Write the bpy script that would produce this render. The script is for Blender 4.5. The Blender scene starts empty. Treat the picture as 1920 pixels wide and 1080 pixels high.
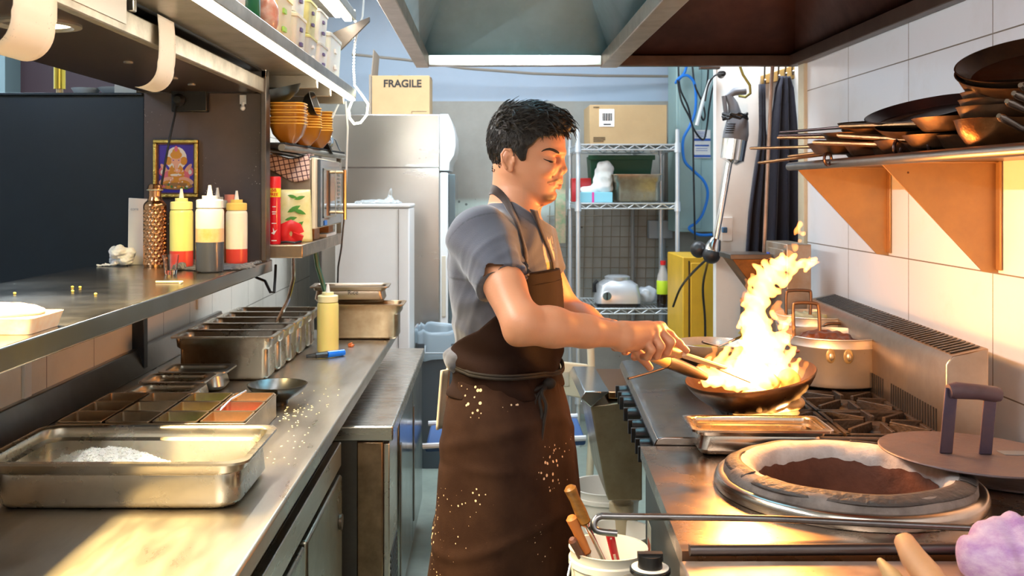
import bpy, bmesh, math, random
import numpy as np
from mathutils import Vector, Matrix

S = bpy.context.scene
COL = S.collection
# ------------------------------------------------------------------ camera (level, shifted lens)
F = 1900.0          # focal length in pixels of the 1920 frame
CX, CY, CZ = 915.0, 355.0, 1.53
cam = bpy.data.cameras.new('camera')
cam.lens = 36 * F / 1920
cam.sensor_width = 36
cam.shift_x = (960 - CX) / 1920
cam.shift_y = -(540 - CY) / 1920
cam.clip_start = 0.05
cam.dof.use_dof = True
cam.dof.focus_distance = 2.4
cam.dof.aperture_fstop = 9
camo = bpy.data.objects.new('camera', cam)
COL.objects.link(camo)
camo.location = (0, 0, CZ)
camo.rotation_euler = (math.pi / 2, 0, 0)
S.camera = camo
S.view_settings.view_transform = 'Standard'
S.view_settings.look = 'None'
S.view_settings.gamma = 1.0
S.view_settings.exposure = 0.15
S.cycles.sample_clamp_indirect = 3.0
S.cycles.max_bounces = 8
S.cycles.caustics_reflective = True
S.cycles.caustics_refractive = False

w = bpy.data.worlds.new('world')
S.world = w
w.use_nodes = True
w.node_tree.nodes['Background'].inputs[0].default_value = (0.55, 0.68, 0.85, 1)
w.node_tree.nodes['Background'].inputs[1].default_value = 0.2


def area(name, loc, size, energy, col, rot=(0, 0, 0), sy=None, spread=math.pi):
    l = bpy.data.lights.new(name, 'AREA')
    l.energy = energy
    l.color = col
    l.shape = 'RECTANGLE'
    l.size = size
    l.size_y = sy or size
    l.spread = spread
    o = bpy.data.objects.new(name, l)
    COL.objects.link(o)
    o.location = loc
    o.rotation_euler = rot
    return o


def point(name, loc, r, energy, col):
    l = bpy.data.lights.new(name, 'POINT')
    l.energy = energy
    l.color = col
    l.shadow_soft_size = r
    o = bpy.data.objects.new(name, l)
    COL.objects.link(o)
    o.location = loc
    return o


# room lamps and added fill lights
area('dining_fill_light', (-2.6, 4.9, 2.9), 1.0, 70, (0.62, 0.82, 1.0))  # added fill to brighten the curtain and bowls, no fixture there
area('dining_fill_light', (-2.3, 1.6, 2.6), 0.5, 16, (0.55, 0.75, 1.0), rot=(math.radians(50), 0, 0))  # added to give the black panel its bluish highlight, no fixture there
area('ceiling_light_rear', (-0.1, 5.3, 2.95), 1.6, 66, (0.80, 0.90, 1.0), sy=1.0)
area('ceiling_light_door', (1.25, 4.32, 2.9), 0.4, 38, (0.88, 0.94, 1.0), sy=0.3)
area('front_fill_light', (0.15, -0.3, 2.9), 1.2, 46, (1.0, 0.95, 0.88), sy=1.4)  # added fill behind the camera, brightens surfaces facing it
area('hood_lamp', (0.11, 2.35, 2.56), 0.16, 380, (0.50, 0.88, 1.0), rot=(math.radians(99), 0, 0), sy=0.10, spread=0.85)
area('aisle_light', (-0.42, 3.0, 2.9), 0.2, 14, (0.82, 0.91, 1.0), sy=1.8)
area('led_strip_light', (-0.553, 2.45, 1.905), 0.02, 23, (0.93, 0.96, 1.0), rot=(0, math.radians(-50), 0), sy=3.0)
for i, (yy, en) in enumerate(((2.02, 52), (1.25, 36), (2.8, 7.0))):
    area('heat_lamp_light', (-0.86, yy, 1.845), 0.05, en, (1.0, 0.72, 0.30), sy=0.30, spread=2.0)
point('wok_flame_light', (0.63, 2.49, 1.20), 0.06, 20, (1.0, 0.40, 0.09))
point('wok_flame_light', (0.74, 2.60, 1.38), 0.05, 13, (1.0, 0.40, 0.09))
point('burner_flame_light', (0.78, 2.66, 0.945), 0.02, 1.5, (1.0, 0.5, 0.2))


def W(px, py, Y):
    """a point seen at px, py (1920x1080 frame) at distance Y"""
    k = Y / F
    return Vector(((px - CX) * k, Y, CZ - (py - CY) * k))


# ------------------------------------------------------------------ materials
MATS = {}


def M(name, col, rough=0.5, metal=0.0, var=0.0, vs=6.0, bump=0.0, bs=60.0, col2=None, stretch=None,
      emit=0.0, ecol=None, trans=0.0, ior=1.45, coat=0.0, sss=0.0, sheen=0.0, alpha=1.0, rvar=0.0,
      specks=None, thr=0.0, attr=None):
    if name in MATS:
        return MATS[name]
    m = bpy.data.materials.new(name)
    m.use_nodes = True
    nt = m.node_tree
    N, L = nt.nodes, nt.links
    b = N['Principled BSDF']
    I = b.inputs
    I['Base Color'].default_value = (*col, 1)
    I['Roughness'].default_value = rough
    I['Metallic'].default_value = metal
    I['IOR'].default_value = ior
    I['Transmission Weight'].default_value = trans
    I['Coat Weight'].default_value = coat
    I['Sheen Weight'].default_value = sheen
    I['Alpha'].default_value = alpha
    if sss:
        I['Subsurface Weight'].default_value = sss
        I['Subsurface Radius'].default_value = (0.02, 0.008, 0.004)
        I['Subsurface Scale'].default_value = 0.4
    if emit:
        I['Emission Color'].default_value = (*(ecol or col), 1)
        I['Emission Strength'].default_value = emit
    tc = N.new('ShaderNodeTexCoord')
    mp = N.new('ShaderNodeMapping')
    L.new(tc.outputs['Object'], mp.inputs[0])
    if stretch:
        mp.inputs['Scale'].default_value = stretch
    csock = None
    if attr:
        a = N.new('ShaderNodeAttribute')
        a.attribute_name = attr
        csock = a.outputs['Color']
    if var:
        n = N.new('ShaderNodeTexNoise')
        n.inputs['Scale'].default_value = vs
        n.inputs['Detail'].default_value = 7
        n.inputs['Roughness'].default_value = 0.65
        L.new(mp.outputs[0], n.inputs['Vector'])
        cr = N.new('ShaderNodeValToRGB')
        cr.color_ramp.elements[0].position = 0.5 - 0.22 + thr
        cr.color_ramp.elements[1].position = 0.5 + 0.22 + thr
        L.new(n.outputs[0], cr.inputs[0])
        mx = N.new('ShaderNodeMix')
        mx.data_type = 'RGBA'
        c2 = col2 or tuple(c * (1 - var) for c in col)
        mx.inputs[6].default_value = (*c2, 1)
        mx.inputs[7].default_value = (*col, 1)
        if csock:
            L.new(csock, mx.inputs[7])
            mx.blend_type = 'MIX'
            L.new(cr.outputs[0], mx.inputs[0])
        else:
            L.new(cr.outputs[0], mx.inputs[0])
        csock = mx.outputs[2]
        if rvar:
            mr = N.new('ShaderNodeMapRange')
            mr.inputs[3].default_value = min(1, rough + rvar)
            mr.inputs[4].default_value = max(0.03, rough - rvar * 0.4)
            L.new(cr.outputs[0], mr.inputs[0])
            L.new(mr.outputs[0], I['Roughness'])
    if specks:   # (colour, scale, size, mask scale, mask level)
        v = N.new('ShaderNodeTexVoronoi')
        v.inputs['Scale'].default_value = specks[1]
        L.new(tc.outputs['Object'], v.inputs['Vector'])
        lt = N.new('ShaderNodeMath')
        lt.operation = 'LESS_THAN'
        n2 = N.new('ShaderNodeTexNoise')
        n2.inputs['Scale'].default_value = specks[3]
        L.new(tc.outputs['Object'], n2.inputs['Vector'])
        mr2 = N.new('ShaderNodeMapRange')
        mr2.inputs[1].default_value = specks[4]
        mr2.inputs[2].default_value = specks[4] + 0.15
        mr2.inputs[4].default_value = specks[2]
        L.new(n2.outputs[0], mr2.inputs[0])
        L.new(v.outputs['Distance'], lt.inputs[0])
        L.new(mr2.outputs[0], lt.inputs[1])
        m3 = N.new('ShaderNodeMix')
        m3.data_type = 'RGBA'
        L.new(lt.outputs[0], m3.inputs[0])
        if csock:
            L.new(csock, m3.inputs[6])
        else:
            m3.inputs[6].default_value = (*col, 1)
        m3.inputs[7].default_value = (*specks[0], 1)
        csock = m3.outputs[2]
    if csock:
        L.new(csock, I['Base Color'])
    if bump:
        n = N.new('ShaderNodeTexNoise')
        n.inputs['Scale'].default_value = bs
        n.inputs['Detail'].default_value = 4
        L.new(mp.outputs[0], n.inputs['Vector'])
        bp = N.new('ShaderNodeBump')
        bp.inputs['Strength'].default_value = bump
        bp.inputs['Distance'].default_value = 0.01
        L.new(n.outputs[0], bp.inputs['Height'])
        L.new(bp.outputs[0], I['Normal'])
    MATS[name] = m
    return m


def tile_mat(name, u, uo, vo, bw, rh, col, col2, mortar, grime=None, rough=0.18, ms=0.0022):
    m = bpy.data.materials.new(name)
    m.use_nodes = True
    nt = m.node_tree
    N, L = nt.nodes, nt.links
    b = N['Principled BSDF']
    g = N.new('ShaderNodeNewGeometry')
    sp = N.new('ShaderNodeSeparateXYZ')
    L.new(g.outputs['Position'], sp.inputs[0])
    cb = N.new('ShaderNodeCombineXYZ')
    for k, (ax, off) in enumerate(((u, uo), ('Z', vo))):
        s = N.new('ShaderNodeMath')
        s.operation = 'SUBTRACT'
        s.inputs[1].default_value = off - 10 * (bw if k == 0 else rh)
        L.new(sp.outputs[ax], s.inputs[0])
        L.new(s.outputs[0], cb.inputs[k])
    br = N.new('ShaderNodeTexBrick')
    br.offset = 0
    br.inputs['Scale'].default_value = 1
    br.inputs['Brick Width'].default_value = bw
    br.inputs['Row Height'].default_value = rh
    br.inputs['Mortar Size'].default_value = ms
    br.inputs['Mortar Smooth'].default_value = 0.2
    br.inputs['Color1'].default_value = (*col, 1)
    br.inputs['Color2'].default_value = (*col2, 1)
    br.inputs['Mortar'].default_value = (*mortar, 1)
    L.new(cb.outputs[0], br.inputs['Vector'])
    out = br.outputs['Color']
    if grime:
        n = N.new('ShaderNodeTexNoise')
        n.inputs['Scale'].default_value = 3.5
        n.inputs['Detail'].default_value = 8
        n.inputs['Roughness'].default_value = 0.7
        L.new(g.outputs['Position'], n.inputs['Vector'])
        mr = N.new('ShaderNodeMapRange')
        mr.inputs[1].default_value = 0.52
        mr.inputs[2].default_value = 0.8
        mr.inputs[4].default_value = 0.3
        L.new(n.outputs[0], mr.inputs[0])
        mx = N.new('ShaderNodeMix')
        mx.data_type = 'RGBA'
        L.new(mr.outputs[0], mx.inputs[0])
        L.new(out, mx.inputs[6])
        mx.inputs[7].default_value = (*grime, 1)
        out = mx.outputs[2]
    L.new(out, b.inputs['Base Color'])
    b.inputs['Roughness'].default_value = rough
    bp = N.new('ShaderNodeBump')
    bp.inputs['Strength'].default_value = 0.4
    bp.inputs['Distance'].default_value = 0.003
    bp.invert = True
    L.new(br.outputs['Fac'], bp.inputs['Height'])
    L.new(bp.outputs[0], b.inputs['Normal'])
    return m


STEEL = M('steel', (0.62, 0.58, 0.52), 0.28, 1, var=0.12, vs=5, bump=0.01, bs=9, stretch=(8, 1, 8), rvar=0.06)
STEELX = M('steel_across', (0.62, 0.58, 0.52), 0.26, 1, var=0.12, vs=5, bump=0.01, bs=9, stretch=(1, 8, 8), rvar=0.06)
WORKTOP = M('worktop_steel', (0.54, 0.49, 0.42), 0.30, 1, var=0.22, vs=3, bump=0.02, bs=20, stretch=(4, 1, 1), rvar=0.12)
PANST = M('pan_steel', (0.72, 0.66, 0.56), 0.25, 1, var=0.2, vs=9, rvar=0.1)
PANSAUCE = M('pan_steel_sauce', (0.62, 0.58, 0.50), 0.32, 1, var=0.8, vs=7, col2=(0.20, 0.09, 0.03), rvar=0.15, thr=-0.16)
DSTEEL = M('dark_steel', (0.20, 0.17, 0.15), 0.34, 1, var=0.4, vs=8, rvar=0.1)
BROWNP = M('brown_panel', (0.095, 0.072, 0.068), 0.40, 0.0, var=0.3, vs=4, rvar=0.1,
           specks=((0.6, 0.55, 0.5), 110, 0.16, 5, 0.55))
BLACKP = M('black_panel', (0.014, 0.022, 0.034), 0.30, 0.0, var=0.4, vs=4, rvar=0.1)
BLACK = M('black_plastic', (0.012, 0.012, 0.013), 0.35)
RUBBER = M('rubber', (0.02, 0.02, 0.02), 0.6)
IRON = M('cast_iron', (0.060, 0.045, 0.036), 0.5, 0.6, var=0.5, vs=30, bump=0.3, bs=120, rvar=0.15)
PANIRON = M('seasoned_iron', (0.045, 0.028, 0.020), 0.33, 0.7, var=0.55, vs=16, col2=(0.11, 0.055, 0.025), bump=0.05, bs=60, rvar=0.15)
WOKM = M('wok_steel', (0.26, 0.15, 0.08), 0.30, 0.9, var=0.6, vs=8, col2=(0.05, 0.028, 0.018), rvar=0.2)
WHITEP = M('white_plastic', (0.80, 0.80, 0.77), 0.4)
WHITEM = M('white_enamel', (0.80, 0.83, 0.83), 0.3, var=0.1, vs=2)
CREAM = M('cream_paint', (0.70, 0.64, 0.46), 0.45, var=0.2, vs=8)
CARD = M('cardboard', (0.50, 0.34, 0.17), 0.8, var=0.15, vs=5)
CARDIN = M('cardboard_dark', (0.22, 0.13, 0.06), 0.85)
PAPER = M('paper', (0.85, 0.83, 0.78), 0.8)
INK = M('ink', (0.02, 0.018, 0.018), 0.6)
WALLP = M('wall_paint', (0.44, 0.54, 0.66), 0.6, var=0.1, vs=2)
RENDERW = M('wall_render', (0.30, 0.29, 0.25), 0.75, var=0.75, vs=2.6, col2=(0.42, 0.41, 0.37), bump=0.1, bs=8,
            specks=((0.10, 0.09, 0.08), 22, 0.3, 2.6, 0.60))
WHITEW = M('white_wall', (0.80, 0.80, 0.76), 0.6, var=0.15, vs=3)
FLOORM = M('floor_concrete', (0.30, 0.36, 0.31), 0.45, var=0.35, vs=3, bump=0.05, rvar=0.1)
CEILM = M('ceiling_paint', (0.55, 0.58, 0.60), 0.7)
WOOD = M('wood', (0.45, 0.20, 0.06), 0.45, var=0.6, vs=6, stretch=(1, 1, 8))
WOODL = M('light_wood', (0.62, 0.40, 0.18), 0.5, var=0.35, vs=6, stretch=(1, 1, 8))
GLASS = M('glass', (1, 1, 1), 0.02, trans=1.0)
LED = M('led_strip', (1, 1, 1), 0.5, emit=15, ecol=(1.0, 0.93, 0.78))
BRASS = M('brass', (0.50, 0.34, 0.18), 0.3, 1)
CHROME = M('chrome', (0.8, 0.8, 0.8), 0.12, 1)
RED = M('red_plastic', (0.62, 0.02, 0.02), 0.3)


# ------------------------------------------------------------------ mesh builder
def V(*a):
    return Vector(a)


class MB:
    def __init__(s):
        s.v, s.f, s.m = [], [], []
        s.mi = 0
        s.T = Matrix.Identity(4)

    def at(s, x=0, y=0, z=0, rz=0, rx=0, ry=0):
        s.T = Matrix.Translation((x, y, z)) @ Matrix.Rotation(rz, 4, 'Z') @ Matrix.Rotation(ry, 4, 'Y') @ Matrix.Rotation(rx, 4, 'X')
        return s

    def raw(s, vs, fs):
        o = len(s.v)
        s.v += [s.T @ Vector(p) for p in vs]
        s.f += [tuple(i + o for i in f) for f in fs]
        s.m += [s.mi] * len(fs)
        return s

    def box(s, x0, x1, y0, y1, z0, z1):
        return s.hexa([(x0, y0, z0), (x1, y0, z0), (x1, y1, z0), (x0, y1, z0),
                       (x0, y0, z1), (x1, y0, z1), (x1, y1, z1), (x0, y1, z1)])

    def hexa(s, p):
        return s.raw(p, [(0, 3, 2, 1), (4, 5, 6, 7), (0, 1, 5, 4), (1, 2, 6, 5), (2, 3, 7, 6), (3, 0, 4, 7)])

    def loft(s, rings, cap0=True, cap1=True, closed=True):
        n = len(rings[0])
        vs = [p for r in rings for p in r]
        fs = []
        for i in range(len(rings) - 1):
            for j in range(n if closed else n - 1):
                a, b = i * n + j, i * n + (j + 1) % n
                fs.append((a, b, b + n, a + n))
        if cap0:
            fs.append(tuple(range(n - 1, -1, -1)))
        if cap1:
            fs.append(tuple((len(rings) - 1) * n + j for j in range(n)))
        return s.raw(vs, fs)

    def lathe(s, prof, seg=32, c=(0, 0, 0), cap0=True, cap1=True, a0=0.0):
        rings = []
        for r, z in prof:
            rings.append([(c[0] + max(r, 1e-5) * math.cos(a0 + 2 * math.pi * k / seg), c[1] + max(r, 1e-5) * math.sin(a0 + 2 * math.pi * k / seg), c[2] + z) for k in range(seg)])
        return s.loft(rings, cap0, cap1)

    def tube(s, pts, r=0.005, seg=8, flat=None):
        pts = [Vector(p) for p in pts]
        n = len(pts)
        rr = r if isinstance(r, (list, tuple)) else [r] * n
        up = None
        rings = []
        for i, p in enumerate(pts):
            t = (pts[min(i + 1, n - 1)] - pts[max(i - 1, 0)])
            t = t.normalized() if t.length > 1e-9 else Vector((0, 0, 1))
            if up is None:
                up = t.orthogonal().normalized() if flat is None else Vector(flat)
            if flat is not None:
                up = Vector(flat)
            a = (up - t * up.dot(t))
            a = a.normalized() if a.length > 1e-6 else t.orthogonal().normalized()
            b = t.cross(a)
            up = a
            k2 = 1.0 if flat is None else 3.5
            rings.append([tuple(p + a * rr[i] * math.cos(2 * math.pi * k / seg) + b * rr[i] * k2 * math.sin(2 * math.pi * k / seg)) for k in range(seg)])
        return s.loft(rings)

    def cyl(s, p0, p1, r, r1=None, seg=20):
        return s.tube([p0, p1], [r, r if r1 is None else r1], seg)

    def prism(s, poly, axis, a, b):
        def mk(u, v, t):
            return {'x': (t, u, v), 'y': (u, t, v), 'z': (u, v, t)}[axis]
        return s.loft([[mk(u, v, a) for u, v in poly], [mk(u, v, b) for u, v in poly]])

    def sph(s, c, r, seg=16, rings=10):
        rx, ry, rz = (r, r, r) if not isinstance(r, tuple) else r
        R = []
        for i in range(rings + 1):
            t = math.pi * i / rings
            st = max(math.sin(t), 1e-4)
            R.append([(c[0] + rx * st * math.cos(2 * math.pi * k / seg), c[1] + ry * st * math.sin(2 * math.pi * k / seg), c[2] - rz * math.cos(t)) for k in range(seg)])
        return s.loft(R)

    def grid(s, fn, nu, nv):
        vs = [fn(i / nu, j / nv) for i in range(nu + 1) for j in range(nv + 1)]
        fs = [(i * (nv + 1) + j, (i + 1) * (nv + 1) + j, (i + 1) * (nv + 1) + j + 1, i * (nv + 1) + j + 1) for i in range(nu) for j in range(nv)]
        return s.raw(vs, fs)

    def build(s, name, mat, parent=None, bevel=0.0, smooth=38, sub=0, solid=0.0, seg=2):
        me = bpy.data.meshes.new(name)
        me.from_pydata([tuple(p) for p in s.v], [], s.f)
        mats = mat if isinstance(mat, (list, tuple)) else [mat]
        for m in mats:
            me.materials.append(m)
        if len(mats) > 1:
            me.polygons.foreach_set('material_index', s.m)
        bm = bmesh.new()
        bm.from_mesh(me)
        bmesh.ops.recalc_face_normals(bm, faces=bm.faces)
        bm.to_mesh(me)
        bm.free()
        return fin(name, me, parent, bevel, smooth, sub, solid, seg)


def wm(o):
    m = o.matrix_basis.copy()
    if o.parent:
        m = wm(o.parent) @ o.matrix_parent_inverse @ m
    return m


def fin(name, me, parent=None, bevel=0.0, smooth=38, sub=0, solid=0.0, seg=2):
    if smooth:
        me.polygons.foreach_set('use_smooth', [True] * len(me.polygons))
        if smooth < 180:
            me.set_sharp_from_angle(angle=math.radians(smooth))
    o = bpy.data.objects.new(name, me)
    COL.objects.link(o)
    if solid:
        md = o.modifiers.new('solid', 'SOLIDIFY')
        md.thickness = abs(solid)
        md.offset = 0 if solid > 0 else -1
    if bevel:
        md = o.modifiers.new('bevel', 'BEVEL')
        md.width = bevel
        md.segments = seg
        md.limit_method = 'ANGLE'
        md.angle_limit = math.radians(40)
    if sub:
        md = o.modifiers.new('sub', 'SUBSURF')
        md.levels = md.render_levels = sub
    if parent:
        o.parent = parent
        o.matrix_parent_inverse = wm(parent).inverted()
    return o


def tag(o, label, cat, group=None):
    o['label'] = label
    o['category'] = cat
    if group:
        o['group'] = group
    return o


def struct(o):
    o['kind'] = 'structure'
    return o


def thing(name, label, cat, loc=(0, 0, 0), rz=0.0, group=None):
    o = bpy.data.objects.new(name, None)
    COL.objects.link(o)
    o.empty_display_size = 0.05
    o.location = loc
    o.rotation_euler = (0, 0, rz)
    return tag(o, label, cat, group)


def dup(root, loc, rz=0.0, label=None, group=None, rot=None, scale=None):
    r = root.copy()
    COL.objects.link(r)
    r.location = loc
    r.rotation_euler = rot or (0, 0, rz)
    if scale:
        r.scale = (scale, scale, scale) if not isinstance(scale, tuple) else scale
    if label:
        r['label'] = label
    if group:
        r['group'] = group
    for ch in list(root.children):
        c = ch.copy()
        COL.objects.link(c)
        c.parent = r
        for g in list(ch.children):
            d = g.copy()
            COL.objects.link(d)
            d.parent = c
    return r


def text(name, body, loc, size, mat, parent, rot=(math.pi / 2, 0, 0), align='CENTER', bold=0.0, sx=1.0):
    cu = bpy.data.curves.new(name, 'FONT')
    cu.body = body
    cu.size = size
    cu.align_x = align
    cu.align_y = 'CENTER'
    cu.extrude = 0.0004
    cu.offset = bold
    cu.materials.append(mat)
    o = bpy.data.objects.new(name, cu)
    COL.objects.link(o)
    o.location = loc
    o.rotation_euler = rot
    o.scale = (sx, 1, 1)
    me = bpy.data.meshes.new_from_object(o)
    m2 = Matrix.LocRotScale(loc, Matrix.Identity(3).to_quaternion() if False else __import__('mathutils').Euler(rot), (sx, 1, 1))
    me.transform(m2)
    COL.objects.unlink(o)
    bpy.data.objects.remove(o)
    return fin(name, me, parent, smooth=0)


def rrect(hx, hy, r, z, n=5, cx=0, cy=0):
    pts = []
    r = min(r, hx, hy)
    for sx, sy, a0 in ((1, 1, 0), (-1, 1, 90), (-1, -1, 180), (1, -1, 270)):
        for k in range(n + 1):
            a = math.radians(a0 + 90 * k / n)
            pts.append((cx + sx * (hx - r) + r * math.cos(a), cy + sy * (hy - r) + r * math.sin(a), z))
    return pts


# ------------------------------------------------------------------ implicit surfaces (for the person, cloth, food, flame)
def cap(a, b, ra, rb=None):
    a, b = np.array(a, float), np.array(b, float)
    rb = ra if rb is None else rb
    ba = b - a
    q = max(float(ba @ ba), 1e-12)

    def f(P):
        pa = P - a
        h = np.clip(pa @ ba / q, 0, 1)
        return np.sqrt(((pa - h[:, None] * ba) ** 2).sum(1)) - (ra + (rb - ra) * h)
    return f


def ell(c, r, R=None):
    c, r = np.array(c, float), np.array(r, float)
    R = None if R is None else np.array(R, float)

    def f(P):
        p = P - c
        if R is not None:
            p = p @ R
        k0 = np.sqrt(((p / r) ** 2).sum(1)) + 1e-9
        k1 = np.sqrt(((p / (r * r)) ** 2).sum(1)) + 1e-9
        return k0 * (k0 - 1) / k1
    return f


def plane(p, n):
    p, n = np.array(p, float), np.array(n, float)
    n = n / np.linalg.norm(n)
    return lambda P: (P - p) @ n


def rotz(a):
    c, s_ = math.cos(a), math.sin(a)
    return np.array([[c, -s_, 0], [s_, c, 0], [0, 0, 1]])


def evalp(P, prims):
    d = None
    for fn, k, op in prims:
        e = fn(P)
        if d is None:
            d = e
        elif op == 'd':
            d = d + e
        else:
            if op == 's':
                e = -e
            if op == 'u':
                if k > 0:
                    h = np.maximum(k - np.abs(d - e), 0) / k
                    d = np.minimum(d, e) - h * h * k * 0.25
                else:
                    d = np.minimum(d, e)
            else:
                if k > 0:
                    h = np.maximum(k - np.abs(d - e), 0) / k
                    d = np.maximum(d, e) + h * h * k * 0.25
                else:
                    d = np.maximum(d, e)
    return d


def implicit(prims, lo, hi, h, B=24, axes=None):
    """polygon mesh of an implicit body (vertex per cell, quad per crossed edge)"""
    lo, hi = np.array(lo, float), np.array(hi, float)
    if axes is None:
        axes = [lo[i] + np.arange(int(np.ceil((hi[i] - lo[i]) / h)) + 2) * h for i in range(3)]
    axes = [np.concatenate([[a[0] - (a[1] - a[0])], a, a[-1] + (a[-1] - a[-2]) * np.arange(1, B + 4)]) for a in axes]
    n = np.array([len(a) - B - 4 for a in axes])

    def X(g):     # fractional grid index to position (index -1 is the first sample)
        return np.stack([np.interp(g[:, i] + 1, np.arange(len(axes[i])), axes[i]) for i in range(3)], 1)
    NX, NY, NZ = (n + 4).tolist()
    allid, allp, allq = [], [], []
    for bx in range(0, n[0], B):
        for by in range(0, n[1], B):
            for bz in range(0, n[2], B):
                C = X(np.array([[bx, by, bz]]) + B / 2)
                R = float(np.linalg.norm(X(np.array([[bx + B, by + B, bz + B]], float)) - X(np.array([[bx - 1, by - 1, bz - 1]], float)))) / 2
                if any(o == 'u' for _, _, o in prims[1:]):
                    ds = [float(fn(C)[0]) if op == 'u' else None for fn, k, op in prims]
                    dm = min(x for x in ds if x is not None)
                    if dm > R * 1.7:
                        continue
                    keep = [p for p, x in zip(prims, ds) if x is None or x < dm + 2.4 * R + p[1]]
                else:
                    keep = prims
                if abs(float(evalp(C, keep)[0])) > R * 1.7:
                    continue
                g = [np.arange(b0 - 1, b0 + B + 1) for b0 in (bx, by, bz)]
                G = np.stack(np.meshgrid(*g, indexing='ij'), -1).reshape(-1, 3)
                m = B + 2
                s_ = evalp(X(G.astype(float)), keep).reshape(m, m, m)
                ins = s_ < 0
                if ins.all() or not ins.any():
                    continue
                acc = np.zeros((m - 1, m - 1, m - 1, 3))
                cnt = np.zeros((m - 1, m - 1, m - 1))
                offs = [(0, 0), (1, 0), (0, 1), (1, 1)]
                for ax in range(3):
                    for o1, o2 in offs:
                        st = [0, 0, 0]
                        ot = [i for i in range(3) if i != ax]
                        st[ot[0]], st[ot[1]] = o1, o2
                        sl0 = tuple(slice(st[i], st[i] + m - 1) for i in range(3))
                        st2 = list(st)
                        st2[ax] = 1
                        sl1 = tuple(slice(st2[i], st2[i] + m - 1) for i in range(3))
                        a, b = s_[sl0], s_[sl1]
                        cr = ins[sl0] != ins[sl1]
                        t = np.where(cr, a / np.where(cr, a - b, 1), 0)
                        for i in range(3):
                            acc[..., i] += np.where(cr, (t if i == ax else st[i]), 0)
                        cnt += cr
                msk = cnt > 0
                idx = np.argwhere(msk)
                pos = acc[msk] / cnt[msk][:, None] + idx
                gid = idx + np.array([bx, by, bz])      # shifted by one, all >= 0
                lin = (gid[:, 0] * NY + gid[:, 1]) * NZ + gid[:, 2]
                allid.append(lin)
                allp.append(X(pos + np.array([bx, by, bz]) - 1.0))
                for ax in range(3):
                    o = [i for i in range(3) if i != ax]
                    sl0 = tuple(slice(1, m - 1) for i in range(3))
                    sl1 = tuple(slice(2, m) if i == ax else slice(1, m - 1) for i in range(3))
                    a, b = ins[sl0], ins[sl1]
                    e = np.argwhere(a != b)
                    if not len(e):
                        continue
                    flip = a[e[:, 0], e[:, 1], e[:, 2]]
                    e = e + 1
                    q = []
                    for d1, d2 in ((-1, -1), (0, -1), (0, 0), (-1, 0)):
                        cc = e.copy()
                        cc[:, o[0]] += d1
                        cc[:, o[1]] += d2
                        cc = cc + np.array([bx, by, bz])
                        q.append((cc[:, 0] * NY + cc[:, 1]) * NZ + cc[:, 2])
                    q = np.stack(q, 1)
                    if ax == 1:
                        flip = ~flip
                    q[~flip] = q[~flip][:, ::-1]
                    allq.append(q)
    ids = np.concatenate(allid)
    P = np.concatenate(allp)
    Q = np.concatenate(allq)
    u, first = np.unique(ids, return_index=True)
    P = P[first]
    lookup = np.searchsorted(u, Q)
    lookup = np.clip(lookup, 0, len(u) - 1)
    ok = (u[lookup] == Q).all(1)
    return P, lookup[ok]


def imesh(name, prims, lo, hi, h, mat, parent=None, colfn=None, smooth=180, relax=0, axes=None):
    P, Q = implicit(prims, lo, hi, h, axes=axes)
    for _ in range(relax):
        acc = np.zeros_like(P)
        cnt = np.zeros(len(P))
        for a, b in ((0, 1), (1, 2), (2, 3), (3, 0)):
            np.add.at(acc, Q[:, a], P[Q[:, b]])
            np.add.at(cnt, Q[:, a], 1)
            np.add.at(acc, Q[:, b], P[Q[:, a]])
            np.add.at(cnt, Q[:, b], 1)
        P = 0.45 * P + 0.55 * acc / np.maximum(cnt, 1)[:, None]
    me = bpy.data.meshes.new(name)
    me.vertices.add(len(P))
    me.vertices.foreach_set('co', P.astype('f').ravel())
    me.loops.add(len(Q) * 4)
    me.loops.foreach_set('vertex_index', Q.astype('i').ravel())
    me.polygons.add(len(Q))
    me.polygons.foreach_set('loop_start', np.arange(0, len(Q) * 4, 4, dtype='i'))
    me.update(calc_edges=True)
    me.validate()
    for m in (mat if isinstance(mat, (list, tuple)) else [mat]):
        me.materials.append(m)
    if colfn:
        at = me.color_attributes.new('tint', 'FLOAT_COLOR', 'POINT')
        co = np.ones((len(me.vertices), 4), 'f')
        vv = np.empty(len(me.vertices) * 3, 'f')
        me.vertices.foreach_get('co', vv)
        co[:, :3] = colfn(vv.reshape(-1, 3).astype(float))
        at.data.foreach_set('color', co.ravel())
    return fin(name, me, parent, smooth=smooth)


def wob(seed, amp, freq, n=7, stretch=(1, 1, 1)):
    """smooth pseudo-random displacement"""
    rg = np.random.RandomState(seed)
    D = rg.normal(size=(n, 3))
    D /= np.linalg.norm(D, axis=1)[:, None]
    D *= freq * rg.uniform(0.6, 1.7, n)[:, None] * np.array(stretch)
    ph = rg.uniform(0, 6.28, n)

    def f(P):
        return amp * np.sin(P @ D.T * 6.283 + ph).sum(1) / math.sqrt(n)
    return f
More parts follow.
